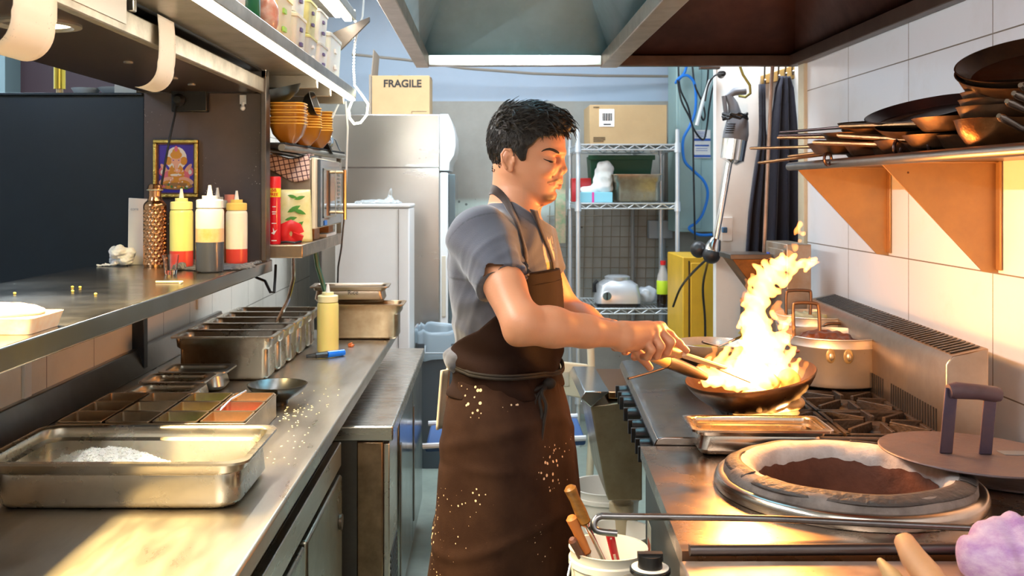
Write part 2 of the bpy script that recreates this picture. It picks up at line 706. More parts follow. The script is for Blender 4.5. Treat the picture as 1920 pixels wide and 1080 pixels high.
# ================================================================== ROOM
struct(MB().box(-3.6, 2.2, -1.3, 7.0, -0.06, 0).build('floor', FLOORM))
struct(MB().box(-3.6, 2.2, -1.3, 7.0, 3.0, 3.06).build('ceiling', CEILM))
struct(MB().box(-3.6, 2.2, -1.36, -1.3, 0, 3.0).build('wall_front', WHITEW))
RT = tile_mat('wall_tile', 'Y', 2.67, 1.31, 0.535, 0.315, (0.86, 0.88, 0.92), (0.83, 0.86, 0.90), (0.22, 0.19, 0.16), grime=(0.62, 0.56, 0.48))
LT = tile_mat('low_wall_tile', 'Y', 2.79, 0.94, 0.335, 0.44, (0.84, 0.78, 0.68), (0.80, 0.74, 0.64), (0.25, 0.22, 0.18), grime=(0.5, 0.42, 0.3))
struct(MB().box(1.33, 1.40, -1.3, 4.28, 0, 3.0).build('wall_right', RT))
struct(MB().box(-1.29, -1.215, 0.3, 3.5, 0, 1.235).build('wall_left', LT))
struct(MB().box(-1.29, -1.215, 3.5, 6.9, 0, 3.0).build('wall_left', LT))
struct(MB().box(-3.66, -3.6, -1.3, 6.9, 0, 3.0).build('wall_dining', WHITEW))
mb = MB().box(-3.6, 2.2, 6.9, 6.98, 0, 2.13)
struct(mb.build('wall_back', RENDERW))
struct(MB().box(-3.6, 2.2, 6.9, 6.98, 2.13, 3.0).build('wall_back', WALLP))
struct(MB().box(1.62, 1.70, 4.68, 6.9, 0, 3.0).build('wall_side', WALLP))
struct(MB().box(1.04, 1.70, 4.62, 4.68, 0, 3.0).build('wall_apron', WHITEW))
struct(MB().box(1.315, 1.335, 4.22, 4.30, 0, 2.62).build('trim_corner', CREAM, bevel=0.003))
# far dining side
DRED = M('dark_red_wall', (0.03, 0.008, 0.01), 0.6)
struct(MB().box(-2.88, -1.29, 6.2, 6.3, 0, 3.0).build('wall_dark', DRED))
struct(MB().box(-3.12, -2.86, 6.0, 6.2, 0, 3.0).build('trim_column', M('column_grey', (0.16, 0.20, 0.20), 0.6)))
CURT = M('curtain_teal', (0.16, 0.30, 0.36), 0.8, sheen=0.3)
mb = MB().grid(lambda u, v: (-3.58 + 0.6 * u, 6.45 + 0.04 * math.sin(u * 40), 0.3 + 2.6 * v), 60, 2)
tag(mb.build('curtain', CURT, solid=0.004), 'pale teal curtain hanging in the dining room beyond the black panel', 'curtain')

# rope-like conduit drooping across the back wall
tag(MB().tube([W(660, 102, 6.6), W(760, 112, 6.6), W(870, 128, 6.65), W(1000, 138, 6.7), W(1120, 142, 6.75), W(1256, 143, 6.8)], 0.009).build('pipe', M('old_pipe', (0.25, 0.22, 0.18), 0.5)), 'thin sagging pipe running across the upper back wall', 'pipe')

# ================================================================== EXTRACTOR HOODS
HOODS = M('hood_steel', (0.40, 0.58, 0.66), 0.36, .25, var=0.35, vs=2.5, bump=0.04, bs=6, rvar=0.15)
HOODB = M('hood_firelit', (0.24, 0.085, 0.050), 0.42, 0.55, var=0.6, vs=2.2, col2=(0.06, 0.025, 0.022), rvar=0.15)  # glow of the fire on bare steel put into the brown colour
HBAR = M('hood_bar', (0.55, 0.42, 0.34), 0.3, 1, var=0.3, vs=9, rvar=0.1)
BARBR = M('hood_bar_brown', (0.13, 0.085, 0.065), 0.4, 0.8, var=0.4, vs=9)
y0, y1, zb = 1.2, 4.38, 2.055
t = thing('extractor_hood', 'bright steel extractor hood over the aisle beside the cook', 'hood', (0.12, 2.8, zb))
for (xa, xb) in ((-0.31, -0.255), (0.485, 0.56)):
    MB().box(xa, xb, y0, y1, zb, zb + 0.055).build('edge_rail', HBAR, t, bevel=0.003)
for (ya, yb) in ((y0, y0 + 0.05), (y1 - 0.05, y1)):
    MB().box(-0.255, 0.485, ya, yb, zb + 0.004, zb + 0.05).build('end_rail', HBAR, t, bevel=0.003)
A = [(-0.29, y0 + 0.02, zb + 0.045), (0.53, y0 + 0.02, zb + 0.045), (0.53, y1 - 0.02, zb + 0.045), (-0.29, y1 - 0.02, zb + 0.045)]
B = [(0.02, 2.1, 2.72), (0.20, 2.1, 2.72), (0.20, 3.62, 2.72), (0.02, 3.62, 2.72)]
mb = MB().raw(A + B, [(0, 1, 5, 4), (1, 2, 6, 5), (2, 3, 7, 6), (3, 0, 4, 7), (4, 5, 6, 7)])
mb.build('funnel', HOODS, t, solid=0.004, smooth=20)
LAMPW = M('lamp_panel', (1, 1, 1), 0.5, emit=3, ecol=(0.85, 0.95, 1.0))
t = thing('extractor_hood', 'dark brown extractor hood above the stove with firelight in its colour', 'hood', (0.95, 2.8, zb))
MB().box(0.56, 1.325, y1 - 0.04, y1, zb + 0.004, zb + 0.05).build('end_rail', BARBR, t, bevel=0.003)
MB().box(0.56, 1.325, y0, y0 + 0.04, zb + 0.004, zb + 0.05).build('end_rail', BARBR, t, bevel=0.003)
MB().box(1.29, 1.328, y0 + 0.04, y1 - 0.04, zb, zb + 0.05).build('edge_rail', BARBR, t, bevel=0.003)
A = [(0.562, y0 + 0.02, zb + 0.05), (1.32, y0 + 0.02, zb + 0.05), (1.32, y1 - 0.02, zb + 0.05), (0.562, y1 - 0.02, zb + 0.05)]
B = [(0.66, 2.1, 2.6), (1.1, 2.1, 2.6), (1.1, 3.6, 2.6), (0.66, 3.6, 2.6)]
MB().raw(A + B, [(0, 1, 5, 4), (1, 2, 6, 5), (2, 3, 7, 6), (3, 0, 4, 7), (4, 5, 6, 7)]).build('funnel', HOODB, t, solid=0.004, smooth=20)
# ================================================================== LEFT SIDE: worktop, shelves
XF = -0.41
t = thing('worktop', 'long stainless steel worktop carrying the rice pan and sauce pans', 'worktop', (-0.8, 2.4, 0.86))
MB().box(-1.21, XF, 0.35, 4.55, 0.86, 0.90).build('top', WORKTOP, t, bevel=0.006, seg=3)
MB().hexa([(-1.215, 0.35, 0.90), (-1.17, 0.35, 0.90), (-1.17, 4.55, 0.90), (-1.215, 4.55, 0.90),
           (-1.215, 0.35, 0.985), (-1.195, 0.35, 0.985), (-1.195, 4.55, 0.985), (-1.215, 4.55, 0.985)]).build('splash_rim', M('rim_dark_steel', (0.30, 0.28, 0.26), 0.3, 1, var=0.3), t, bevel=0.004)

# cabinets under the worktop
DOORM = M('cabinet_steel', (0.40, 0.38, 0.31), 0.27, 1, var=0.35, vs=4, rvar=0.12)
t = thing('base_cabinet', 'steel base cabinet with two doors under the near end of the worktop', 'cabinet', (-0.7, 2.0, 0))
MB().box(-1.15, -0.455, 1.05, 2.97, 0.08, 0.79).build('body', DSTEEL, t, bevel=0.003)
MB().box(-0.453, -0.43, 1.05, 2.97, 0.72, 0.79).build('top_rail', STEEL, t, bevel=0.003)
for ya, yb in ((1.07, 2.36), (2.39, 2.955)):
    d = MB().box(-0.453, -0.425, ya, yb, 0.10, 0.70).build('door', DOORM, t, bevel=0.008, seg=3)
    MB().lathe([(0.0, 0), (0.022, 0), (0.022, 0.008), (0.0, 0.010)], 20).build('handle', M('handle_dark', (0.10, 0.08, 0.06), 0.4, 0.8), d)
    d.children[0].matrix_basis = Matrix.Translation((-0.424, yb - 0.06, 0.58)) @ Matrix.Rotation(math.pi / 2, 4, 'Y')
MB().tube([(-0.425, 1.62, 0.735), (-0.40, 1.62, 0.735), (-0.395, 1.70, 0.735), (-0.40, 1.78, 0.735), (-0.425, 1.78, 0.735)], 0.008).build('door_handle', CHROME, t)
for yy in (1.15, 2.87):
    for xx in (-1.05, -0.52):
        MB().lathe([(0.02, 0), (0.02, 0.082)], 12, (xx, yy, 0)).build('foot', DSTEEL, t)

# under-counter fridge bench
t = thing('undercounter_fridge', 'low steel undercounter fridge bench between worktop end and bin', 'fridge', (-0.6, 3.9, 0))
BT = 0.80
MB().box(-1.0, -0.292, 3.12, 4.66, BT - 0.045, BT).build('bench_top', STEELX, t, bevel=0.005, seg=3)
MB().box(-1.0, -0.325, 3.14, 4.64, 0.10, BT - 0.046).build('body', DSTEEL, t, bevel=0.003)
MB().box(-0.405, -0.325, 3.128, 3.14, 0.10, BT - 0.05).build('end_trim', M('trim_brown_steel', (0.33, 0.22, 0.13), 0.35, 0.9, var=0.5, vs=14), t, bevel=0.004)
MB().box(-0.325, -0.306, 3.15, 3.42, 0.12, BT - 0.06).build('vent_panel', STEEL, t, bevel=0.003)
for ya, yb in ((3.44, 4.03), (4.05, 4.62)):
    d = MB().box(-0.325, -0.300, ya, yb, 0.12, BT - 0.06).build('door', M('fridge_door', (0.30, 0.32, 0.33), 0.16, 1, var=0.2, vs=3, rvar=0.1), t, bevel=0.006)
    MB().box(-0.301, -0.296, ya + 0.01, ya + 0.05, 0.2, 0.66).build('pull_strip', DSTEEL, d, bevel=0.002)
mb = MB()
for i in range(12):
    mb.box(-0.307, -0.303, 3.17, 3.40, 0.16 + i * 0.02, 0.168 + i * 0.02)
mb.build('vent_slots', BLACK, t)
for yy in (3.25, 4.55):
    for xx in (-0.92, -0.4):
        MB().lathe([(0.02, 0), (0.02, 0.101)], 12, (xx, yy, 0)).build('foot', DSTEEL, t)

# pass shelf
PASSM = M('pass_steel', (0.40, 0.37, 0.33), 0.17, 1, var=0.35, vs=3, rvar=0.12, bump=0.03, bs=12)
t = thing('pass_shelf', 'low steel pass shelf holding squeeze bottles and copper flask', 'shelf', (-1.0, 2.0, 1.237))
MB().box(-1.30, -0.77, 0.30, 3.62, 1.237, 1.28).build('top', PASSM, t, bevel=0.004)
for yy in (1.2, 2.30, 3.30):
    MB().prism([(-1.214, 1.10), (-1.214, 1.236), (-0.95, 1.236)], 'y', yy, yy + 0.02).build('bracket', BROWNP, t, bevel=0.002)
# switch plates on the low tiled wall
for i, (px, py) in enumerate(((50, 710), (372, 555))):
    Y = 1.21 * F / (CX - px)
    p = W(px, py, Y)
    tag(MB().box(-1.215, -1.205, Y - 0.02, Y + 0.02, p.z - 0.055, p.z + 0.055).build('wall_plate', WHITEP, bevel=0.002),
        ('white wall plate under the near part of the pass shelf', 'white wall plate under the pass shelf bracket')[i], 'wall plate')

# black panel behind the pass + post with picture
t = thing('partition_panel', 'tall black glossy panel standing behind the pass shelf', 'panel', (-1.5, 3.48, 0))
MB().box(-2.3, -1.175, 3.46, 3.50, 0.0, 1.85).build('panel', BLACKP, t, bevel=0.002)
MB().box(-2.3, -1.175, 3.44, 3.72, 1.85, 1.858).build('top_board', BLACKP, t, bevel=0.002)

t = thing('post_panel', 'dark brown speckled post panel with socket and hook above the pass shelf', 'panel', (-0.95, 3.47, 1.281))
MB().box(-1.172, -0.752, 3.45, 3.50, 1.281, 1.858).build('panel', BROWNP, t, bevel=0.002)
p = W(360, 190, 3.45)
so = MB().box(p.x - 0.06, p.x + 0.06, 3.415, 3.449, p.z - 0.038, p.z + 0.035).build('socket', BLACK, t, bevel=0.004)
MB().lathe([(0.0, 0), (0.02, 0), (0.022, 0.02), (0.012, 0.035), (0, 0.036)], 16).build('plug', BLACK, so)
so.children[0].matrix_basis = Matrix.Translation((p.x - 0.03, 3.415, p.z)) @ Matrix.Rotation(math.pi / 2, 4, 'X')
q = W(456, 192, 3.448)
MB().box(q.x - 0.011, q.x + 0.011, 3.444, 3.4495, q.z - 0.006, q.z + 0.025).sph((q.x, 3.442, q.z - 0.02), 0.009).cyl((q.x, 3.444, q.z), (q.x, 3.444, q.z - 0.02), 0.005).build('wall_hook', WHITEP, t)
MB().box(-0.762, -0.745, 3.40, 3.45, 1.29, 1.93).build('edge_strip', DSTEEL, t, bevel=0.002)
tag(MB().tube([W(331, 190, 3.41), W(328, 215, 3.40), W(318, 260, 3.38), W(309, 310, 3.37), W(303, 345, 3.36), W(298, 380, 3.40), (-1.12, 3.42, 1.285)], 0.004).build('power_cable', BLACK), 'black power cable dropping from the socket across the gold picture', 'cable')

# framed picture
GOLD = M('gold_frame', (0.80, 0.52, 0.12), 0.28, 1, var=0.4, vs=60, bump=0.4, bs=160)
x0, z0, x1, z1 = W(288, 370, 3.44).x, W(288, 370, 3.44).z, W(372, 262, 3.44).x, W(372, 262, 3.44).z
t = thing('picture_frame', 'small gold framed devotional picture of a seated elephant headed figure', 'picture', ((x0 + x1) / 2, 3.44, z0))
fw = 0.012
for a in ((x0, x1, z0, z0 + fw), (x0, x1, z1 - fw, z1), (x0, x0 + fw, z0 + fw, z1 - fw), (x1 - fw, x1, z0 + fw, z1 - fw)):
    MB().box(a[0], a[1], 3.43, 3.448, a[2], a[3]).build('frame', GOLD, t, bevel=0.003, seg=3)
for a in ((x0 + fw, x1 - fw, z0 + fw, z0 + fw + .004), (x0 + fw, x1 - fw, z1 - fw - .004, z1 - fw), (x0 + fw, x0 + fw + .004, z0 + fw, z1 - fw), (x1 - fw - .004, x1 - fw, z0 + fw, z1 - fw)):
    MB().box(a[0], a[1], 3.436, 3.447, a[2], a[3]).build('inner_frame', M('brown_lip', (0.12, 0.05, 0.02), 0.5), t)
PCOL = [M('print_blue', (0.05, 0.03, 0.35), 0.4), M('print_halo', (0.85, 0.80, 0.70), 0.4), M('print_gold', (0.65, 0.28, 0.03), 0.4),
        M('print_pink', (0.70, 0.16, 0.22), 0.4), M('print_skin', (0.80, 0.42, 0.28), 0.4), M('print_earth', (0.32, 0.16, 0.05), 0.5), M('print_leaf', (0.06, 0.2, 0.05), 0.5)]
mb = MB()
mb.box(x0 + fw, x1 - fw, 3.4425, 3.4435, z0 + fw, z1 - fw)
cx, cz = (x0 + x1) / 2, (z0 + z1) / 2
LY = [3.4424]


def disc(mb, u, v, ru, rv, mi, a0=0.0):
    mb.mi = mi
    LY[0] -= 0.00008
    yy = LY[0]
    n = 20
    mb.raw([(cx + u + ru * math.cos(2 * math.pi * k / n) * math.cos(a0) - rv * math.sin(2 * math.pi * k / n) * math.sin(a0), yy,
             cz + v + ru * math.cos(2 * math.pi * k / n) * math.sin(a0) + rv * math.sin(2 * math.pi * k / n) * math.cos(a0)) for k in range(n)], [tuple(range(n))])


disc(mb, 0, 0.034, 0.036, 0.040, 1)
for sx in (-1, 1):
    disc(mb, sx * 0.045, -0.01, 0.014, 0.016, 3)
    disc(mb, sx * 0.047, -0.012, 0.006, 0.008, 1)
    disc(mb, sx * 0.040, 0.0, 0.02, 0.007, 4, sx * 0.9)
disc(mb, 0, -0.03, 0.046, 0.030, 3)
disc(mb, 0, -0.02, 0.028, 0.036, 2)
for sx in (-1, 1):
    disc(mb, sx * 0.026, 0.026, 0.012, 0.014, 2)
    disc(mb, sx * 0.034, -0.042, 0.026, 0.012, 4, -sx * 0.3)
    disc(mb, sx * 0.030, -0.046, 0.018, 0.006, 2, -sx * 0.3)
disc(mb, 0, 0.028, 0.017, 0.020, 4)
disc(mb, 0, 0.046, 0.020, 0.013, 2)
disc(mb, 0, 0.057, 0.013, 0.012, 2)
disc(mb, 0, 0.067, 0.006, 0.010, 3)
disc(mb, 0.001, 0.008, 0.006, 0.022, 4)
disc(mb, 0.006, -0.008, 0.009, 0.006, 4)
for sx in (-1, 1):
    disc(mb, sx * 0.009, 0.028, 0.0022, 0.0016, 0)
    disc(mb, sx * 0.010, 0.010, 0.002, 0.008, 1, -sx * 0.3)
disc(mb, 0, -0.022, 0.020, 0.004, 1)
disc(mb, 0, -0.060, 0.058, 0.012, 5)
rnd = random.Random(4)
for i in range(26):
    disc(mb, rnd.uniform(-0.054, 0.054), rnd.uniform(-0.068, -0.054), rnd.uniform(.003, .006), rnd.uniform(.002, .005), rnd.choice((2, 3, 6, 1, 2)))
for i in range(22):
    disc(mb, rnd.uniform(-0.03, 0.03), rnd.uniform(-0.05, -0.005), .0025, .0025, rnd.choice((2, 1, 4)))
mb.build('print', PCOL, t, smooth=0)

# upper heat lamp shelf
UND = M('shelf_underside', (0.035, 0.022, 0.016), 0.30, 0.0, var=0.4, vs=5, specks=((0.6, 0.3, 0.08), 40, 0.16, 5, 0.57))
LIP = M('lip_steel', (0.55, 0.49, 0.40), 0.38, 0.9, var=0.45, vs=12, rvar=0.1)
t = thing('lamp_shelf', 'deep brown heat lamp shelf above the pass with steel front lip', 'shelf', (-0.96, 2.0, 1.86))
MB().box(-1.172, -0.775, 0.3, 3.45, 1.86, 1.885).build('board', UND, t)
MB().box(-0.775, -0.752, 0.3, 3.45, 1.855, 1.903).build('front_lip', LIP, t, bevel=0.003)
MB().box(-1.172, -1.15, 0.3, 3.45, 1.885, 1.93).build('back_lip', LIP, t, bevel=0.003)
for yy in (2.02, 1.25):
    r = MB().lathe([(0.085, 0.0), (0.085, -0.006), (0.07, -0.008), (0.065, -0.001)], 28, (-0.90, yy, 1.861), cap0=False, cap1=False).build('lamp_ring', LIP, t)
    MB().lathe([(0.0, -0.001), (0.045, -0.001), (0.045, -0.004), (0, -0.004)], 24, (-0.88, yy, 1.861)).build('lamp_bulb', M('heat_bulb', (1, .8, .6), .4, emit=9, ecol=(1, 0.72, 0.45)), r)
for yy in (2.62, 3.0, 3.18):
    MB().lathe([(0, 0), (.012, 0), (.012, -.004), (0, -.005)], 12, (-0.93, yy, 1.860)).build('rivet', LIP, t)
# black lamp rail + steel rail
t = thing('lamp_rail', 'black and steel lamp rail fixed above the lip of the lamp shelf', 'rail', (-0.76, 2.9, 1.91))
MB().box(-0.800, -0.752, 2.15, 3.40, 1.925, 1.985).build('housing', BLACK, t, bevel=0.01, seg=3)
MB().box(-0.752, -0.735, 2.15, 3.40, 1.935, 1.95).build('rod', DSTEEL, t, bevel=0.005)
MB().box(-0.80, -0.745, 2.13, 2.15, 1.905, 1.99).build('end_plate', STEEL, t, bevel=0.002)
MB().box(-0.80, -0.745, 3.40, 3.42, 1.905, 1.99).build('end_plate', STEEL, t, bevel=0.002)
# white cards clipped over the lip
RCP = M('receipt', (0.88, 0.78, 0.66), 0.8, specks=((0.5, 0.45, 0.4), 160, 0.2, 20, 0.5))


def receipt(Y0, Y1, z0, ln, R, ang, label):
    def f(u, v):
        s_ = v * ln
        st_ = ln - R * ang
        y = Y0 + (Y1 - Y0) * u
        if s_ < st_:
            return (-.744 + .004 * math.sin(v * 5), y, z0 - s_)
        a = (s_ - st_) / R
        return (-.744 - R * (1 - math.cos(a)), y + .02 * a, z0 - st_ - R * math.sin(a))
    return tag(MB().grid(f, 6, 22).build('receipt', RCP, solid=0.0008), label, 'paper', 'receipts hanging from the lamp shelf')


receipt(2.28, 2.40, 1.925, .20, .055, 1.7, 'curled white receipt hanging beside the lamp rail')
receipt(1.58, 1.74, 1.90, .20, .06, 1.9, 'wide curled yellowish receipt hanging near the glowing heat lamp')
tag(MB().box(-0.751, -0.749, 1.78, 2.1, 1.872, 1.97).build('paper_card', PAPER), 'white paper card stuck on the lamp shelf lip', 'paper')

# things beyond the panel top
t = thing('table_lamp', 'small gold cylinder lamp standing on the black panel top', 'lamp', (-1.53, 3.62, 1.858))
MB().lathe([(0.0, 0), (0.05, 0), (0.05, 0.012), (0.012, 0.016), (0.012, 0.03), (0, .03)], 28, (-1.53, 3.62, 1.858)).build('base', BRASS, t)
MB().lathe([(0.0, 0.03), (0.02, 0.03), (0.02, 0.125), (0, .125)], 28, (-1.53, 3.62, 1.858)).build('tube', M('gold_glass', (0.85, 0.6, 0.1), 0.1, 1), t)


def bowl_profile(r, h, th=0.004):
    return [(0, 0), (r * 0.45, 0), (r * 0.5, 0.004), (r * 0.82, h * 0.5), (r, h), (r - th, h), (r * 0.80, h * 0.52), (r * 0.46, 0.010), (0, 0.008)]


for x, lab in ((-1.42, 'small white bowl on the black panel top beside the gold lamp'), (-1.30, 'wide white fluted bowl on the black panel top')):
    tag(MB().lathe(bowl_profile(0.05 if x < -1.4 else 0.075, 0.028), 32, (x, 3.58, 1.858)).build('white_bowl', WHITEM), lab, 'bowl')

# ---------------------------------------------------------------- LED shelf with tubs
SHM = M('shelf_steel', (0.45, 0.41, 0.34), 0.33, 0.9, var=0.4, vs=6, rvar=0.1)
t = thing('led_shelf', 'long steel shelf with a glowing white led strip along its lower edge', 'shelf', (-0.85, 2.6, 1.925))
MB().box(-1.21, -0.575, 0.8, 4.30, 1.93, 1.95).build('board', SHM, t)
MB().box(-0.575, -0.56, 0.8, 4.30, 1.915, 1.953).build('front_lip', SHM, t, bevel=0.003)
MB().box(-0.585, -0.560, 0.9, 4.27, 1.903, 1.913).build('led_strip', LED, t, bevel=0.002)
for yy in (3.55, 3.85, 4.2):
    MB().box(-1.21, -0.60, yy, yy + 0.03, 1.885, 1.93).build('cross_bar', SHM, t, bevel=0.002)
t = thing('top_shelf', 'highest steel shelf with short led strip above the plastic tubs', 'shelf', (-0.85, 3.3, 2.26))
MB().box(-1.21, -0.575, 1.6, 4.30, 2.26, 2.28).build('board', SHM, t)
MB().box(-0.575, -0.56, 1.6, 4.30, 2.245, 2.283).build('front_lip', SHM, t, bevel=0.003)
MB().box(-0.60, -0.573, 1.8, 4.25, 2.235, 2.245).build('led_strip', LED, t)
MB().box(-0.64, -0.62, 1.8, 4.25, 2.25, 2.26).build('led_strip', LED, t)
for yy in (4.28,):
    MB().prism([(-1.21, 1.95), (-0.50, 2.26), (-0.50, 2.24), (-0.62, 2.12), (-1.21, 1.90)], 'y', yy, yy + 0.02).build('bracket', DSTEEL, t, bevel=0.002)
# hanging led garland
LEDC = M('led_garland', (1, 1, 1), 0.5, emit=9, ecol=(0.95, 1.0, 0.72))
path = [(664, 20), (668, 60), (664, 95), (663, 130), (665, 160), (680, 180), (690, 195), (688, 215), (676, 230), (664, 232), (656, 222), (654, 205), (660, 190)]
g = thing('led_garland', 'string of tiny bright led lights looping down from the shelf end', 'light', W(664, 130, 4.32))
pts = [W(x, y, 4.32 + 0.01 * math.sin(i * 2)) for i, (x, y) in enumerate(path)]
fine = []
for i in range(len(pts) - 1):
    for k in range(6):
        fine.append(pts[i].lerp(pts[i + 1], k / 6))
fine.append(pts[-1])
MB().tube(fine, 0.002, 6).build('wire', WHITEP, g)
mb = MB()
for i, p in enumerate(fine):
    mb.sph(p, 0.0048, 8, 6)
o = mb.build('led', LEDC, g)
o['kind'] = 'stuff'
tag(MB().tube([W(686, -60, 4.3), W(680, 30, 4.3), W(668, 70, 4.32), W(662, 100, 4.3)], 0.004).build('white_cable', WHITEP), 'white cable hanging in front of the led garland', 'cable')
tag(MB().tube([W(648, 190, 4.38), W(652, 240, 4.38), W(650, 300, 4.40), W(648, 370, 4.42), W(646, 395, 4.42)], 0.004).build('white_cable', WHITEP), 'white cable running down behind the microwave corner', 'cable')
tag(MB().tube([W(637, 190, 4.4), W(628, 210, 4.4), W(615, 240, 4.38)], 0.004).build('white_cable', WHITEP), 'short white cable slanting above the steel pots', 'cable')
tag(MB().tube([W(646, 400, 4.45), W(643, 430, 4.45), W(640, 465, 4.45), W(634, 500, 4.45), W(633, 535, 4.47)], 0.004).build('black_cable', BLACK), 'black cable hanging from the microwave down to the pans', 'cable')

TUBM = M('tub_plastic', (0.72, 0.68, 0.55), 0.35, var=0.12, vs=8, sss=0.3)
TUBW = M('tub_white', (0.78, 0.78, 0.72), 0.35, sss=0.3)
LIDM = M('tub_lid', (0.75, 0.66, 0.36), 0.4)
LABELM = M('label_violet', (0.10, 0.07, 0.18), 0.6)
LABELG = M('label_green', (0.35, 0.6, 0.1), 0.6)


def tub(name, label, x1, y0, dy, z, h, m, lid=None, lab=None, dx=0.22, group='plastic tubs on the led shelf'):
    t = thing(name, label, 'tub', (x1 - dx / 2, y0 + dy / 2, z), group=group)
    hx, hy = dx / 2, dy / 2
    c = dict(cx=x1 - hx, cy=y0 + hy)
    MB().loft([rrect(hx * .86, hy * .86, .02, z, **c), rrect(hx * .9, hy * .9, .02, z + .004, **c), rrect(hx * .97, hy * .97, .02, z + h * .9, **c), rrect(hx * .97, hy * .97, .02, z + h * .97, **c)]).build('tub', m, t)
    if lid:
        MB().loft([rrect(hx, hy, .022, z + h * .93, **c), rrect(hx, hy, .022, z + h, **c), rrect(hx * .92, hy * .92, .02, z + h + .004, **c)]).build('lid', lid, t)
    if lab:
        for q in range(2):
            MB().box(x1 - hx * .06, x1 + 0.001, y0 + dy * .35, y0 + dy * .5, z + h * (.28 + .35 * q), z + h * (.37 + .35 * q)).build('label', lab, t)
    return t


Z1 = 1.953
tub('plastic_tub', 'large white tub at the near end of the led shelf', -0.59, 2.02, 0.30, Z1, 0.17, TUBW, LIDM)
tub('plastic_tub', 'squat white tub beside the green bottle on the led shelf', -0.60, 2.36, 0.21, Z1, 0.20, TUBW, None)
t = thing('green_bottle', 'dark green oil bottle standing on the led shelf', 'bottle', (-0.64, 2.66, Z1))
MB().lathe([(0, 0), (.036, 0), (.038, .01), (.038, .17), (.014, .21), (.014, .24), (0, .24)], 24, (-.64, 2.68, Z1)).build('bottle', M('green_plastic', (.01, .10, .04), .2), t)
MB().lathe([(0, .24), (.017, .24), (.017, .26), (0, .26)], 20, (-.64, 2.68, Z1)).build('cap', LIDM, t)
tub('plastic_tub', 'open cream tub behind the clear bag on the led shelf', -0.60, 2.90, 0.24, Z1, 0.155, M('tub_cream', (.72, .62, .36), .4, sss=.3), M('tub_rim', (.75, .70, .30), .4), LABELG)
tub('plastic_tub', 'lower white tub in the middle stack on the led shelf', -0.60, 3.19, 0.19, Z1, 0.135, TUBM, M('lid_pale', (.70, .64, .46), .4), LABELM)
tub('plastic_tub', 'upper white tub in the middle stack on the led shelf', -0.60, 3.19, 0.19, Z1 + 0.140, 0.135, TUBW, M('lid_pale', (.7, .64, .46), .4), LABELM)
tub('plastic_tub', 'lower milky tub in the second stack from the shelf end', -0.60, 3.42, 0.17, Z1, 0.10, M('tub_milky', (.55, .58, .55), .35), M('lid_yellow', (.62, .60, .22), .4), PAPER)
tub('plastic_tub', 'upper yellow smeared tub in the second stack from the shelf end', -0.60, 3.42, 0.17, Z1 + .105, 0.115, M('tub_yellow', (.70, .66, .28), .4, var=.3, vs=20), M('lid_yellow', (.62, .60, .22), .4), LABELM)
tub('plastic_tub', 'lower pale tub in the stack next to the led garland', -0.60, 3.63, 0.20, Z1, 0.105, TUBW, M('lid_grey', (.55, .55, .50), .4), LABELM)
tub('plastic_tub', 'upper pale tub in the stack next to the led garland', -0.60, 3.63, 0.20, Z1 + .11, 0.115, TUBW, M('lid_grey', (.55, .55, .50), .4), LABELM)
tub('plastic_tub', 'last white tub at the garland end of the led shelf', -0.60, 3.88, 0.30, Z1, 0.18, TUBW, M('lid_grey', (.55, .55, .50), .4), PAPER)
# crinkled clear bag with red things
bx = V(-.612, 2.80, 2.005)
prims = [(ell(bx, (.030, .045, .048)), 0, 'u'), (ell(bx + V(0, 0, .035), (.022, .03, .024)), .02, 'u'), (wob(3, .004, 14), 0, 'd')]
t = thing('food_bag', 'clear crinkled bag of red and orange packets on the led shelf', 'bag', (bx.x, bx.y, Z1))
imesh('bag', prims, bx - V(.07, .08, .09), bx + V(.07, .08, .11), .004, M('bag_film', (.55, .42, .34), .2, var=.5, vs=22, col2=(.50, .10, .04)), t)

# ---------------------------------------------------------------- microwave shelf and wire shelf
t = thing('microwave_shelf', 'thick stained steel shelf under the microwave', 'shelf', (-.9, 3.9, 1.29))
SH2 = M('stained_shelf', (.42, .28, .16), .3, .95, var=.5, vs=14, col2=(.25, .2, .15), rvar=.1)
MB().box(-1.215, -.64, 3.502, 4.42, 1.292, 1.338).build('board', SH2, t, bevel=.004)
MB().tube([(-.72, 3.75, 1.29), (-.72, 3.75, 1.20), (-.74, 3.75, 1.12), (-.80, 3.75, 1.0), (-.80, 3.75, .93)], .007).build('pipe_leg', CHROME, t)
MB().tube([(-.70, 4.1, 1.29), (-.69, 4.1, 1.22), (-.66, 4.1, 1.12), (-.64, 4.12, 1.0), (-.64, 4.12, .94)], .010).build('pipe_leg', M('green_hose', (.05, .16, .10), .4), t)
tag(MB().tube([W(480, 520, 3.6), W(497, 527, 3.55), W(507, 548, 3.5), W(514, 548, 3.5), W(516, 520, 3.55), W(517, 497, 3.58)], .005).build('black_cable', BLACK), 'black cable looping below the far end of the pass shelf', 'cable')

t = thing('bowl_shelf', 'dark rod shelf carrying the stacked amber bowls above the microwave', 'shelf', (-.9, 3.95, 1.69))
MB().hexa([(-1.21, 3.5, 1.686), (-.70, 3.5, 1.686), (-.625, 4.42, 1.686), (-1.21, 4.42, 1.686), (-1.21, 3.5, 1.692), (-.70, 3.5, 1.692), (-.625, 4.42, 1.692), (-1.21, 4.42, 1.692)]).build('board', RUBBER, t)
MB().cyl((-.705, 3.46, 1.673), (-.632, 4.42, 1.673), .012).build('front_rod', SHM, t)
MB().cyl((-.80, 3.50, 1.671), (-.80, 4.42, 1.671), .010).build('rod', SHM, t)
MB().box(-.655, -.635, 4.38, 4.40, 1.34, 1.686).build('support', SHM, t)
MB().box(-1.215, -.8, 3.56, 3.58, 1.62, 1.68).build('bracket', SHM, t)

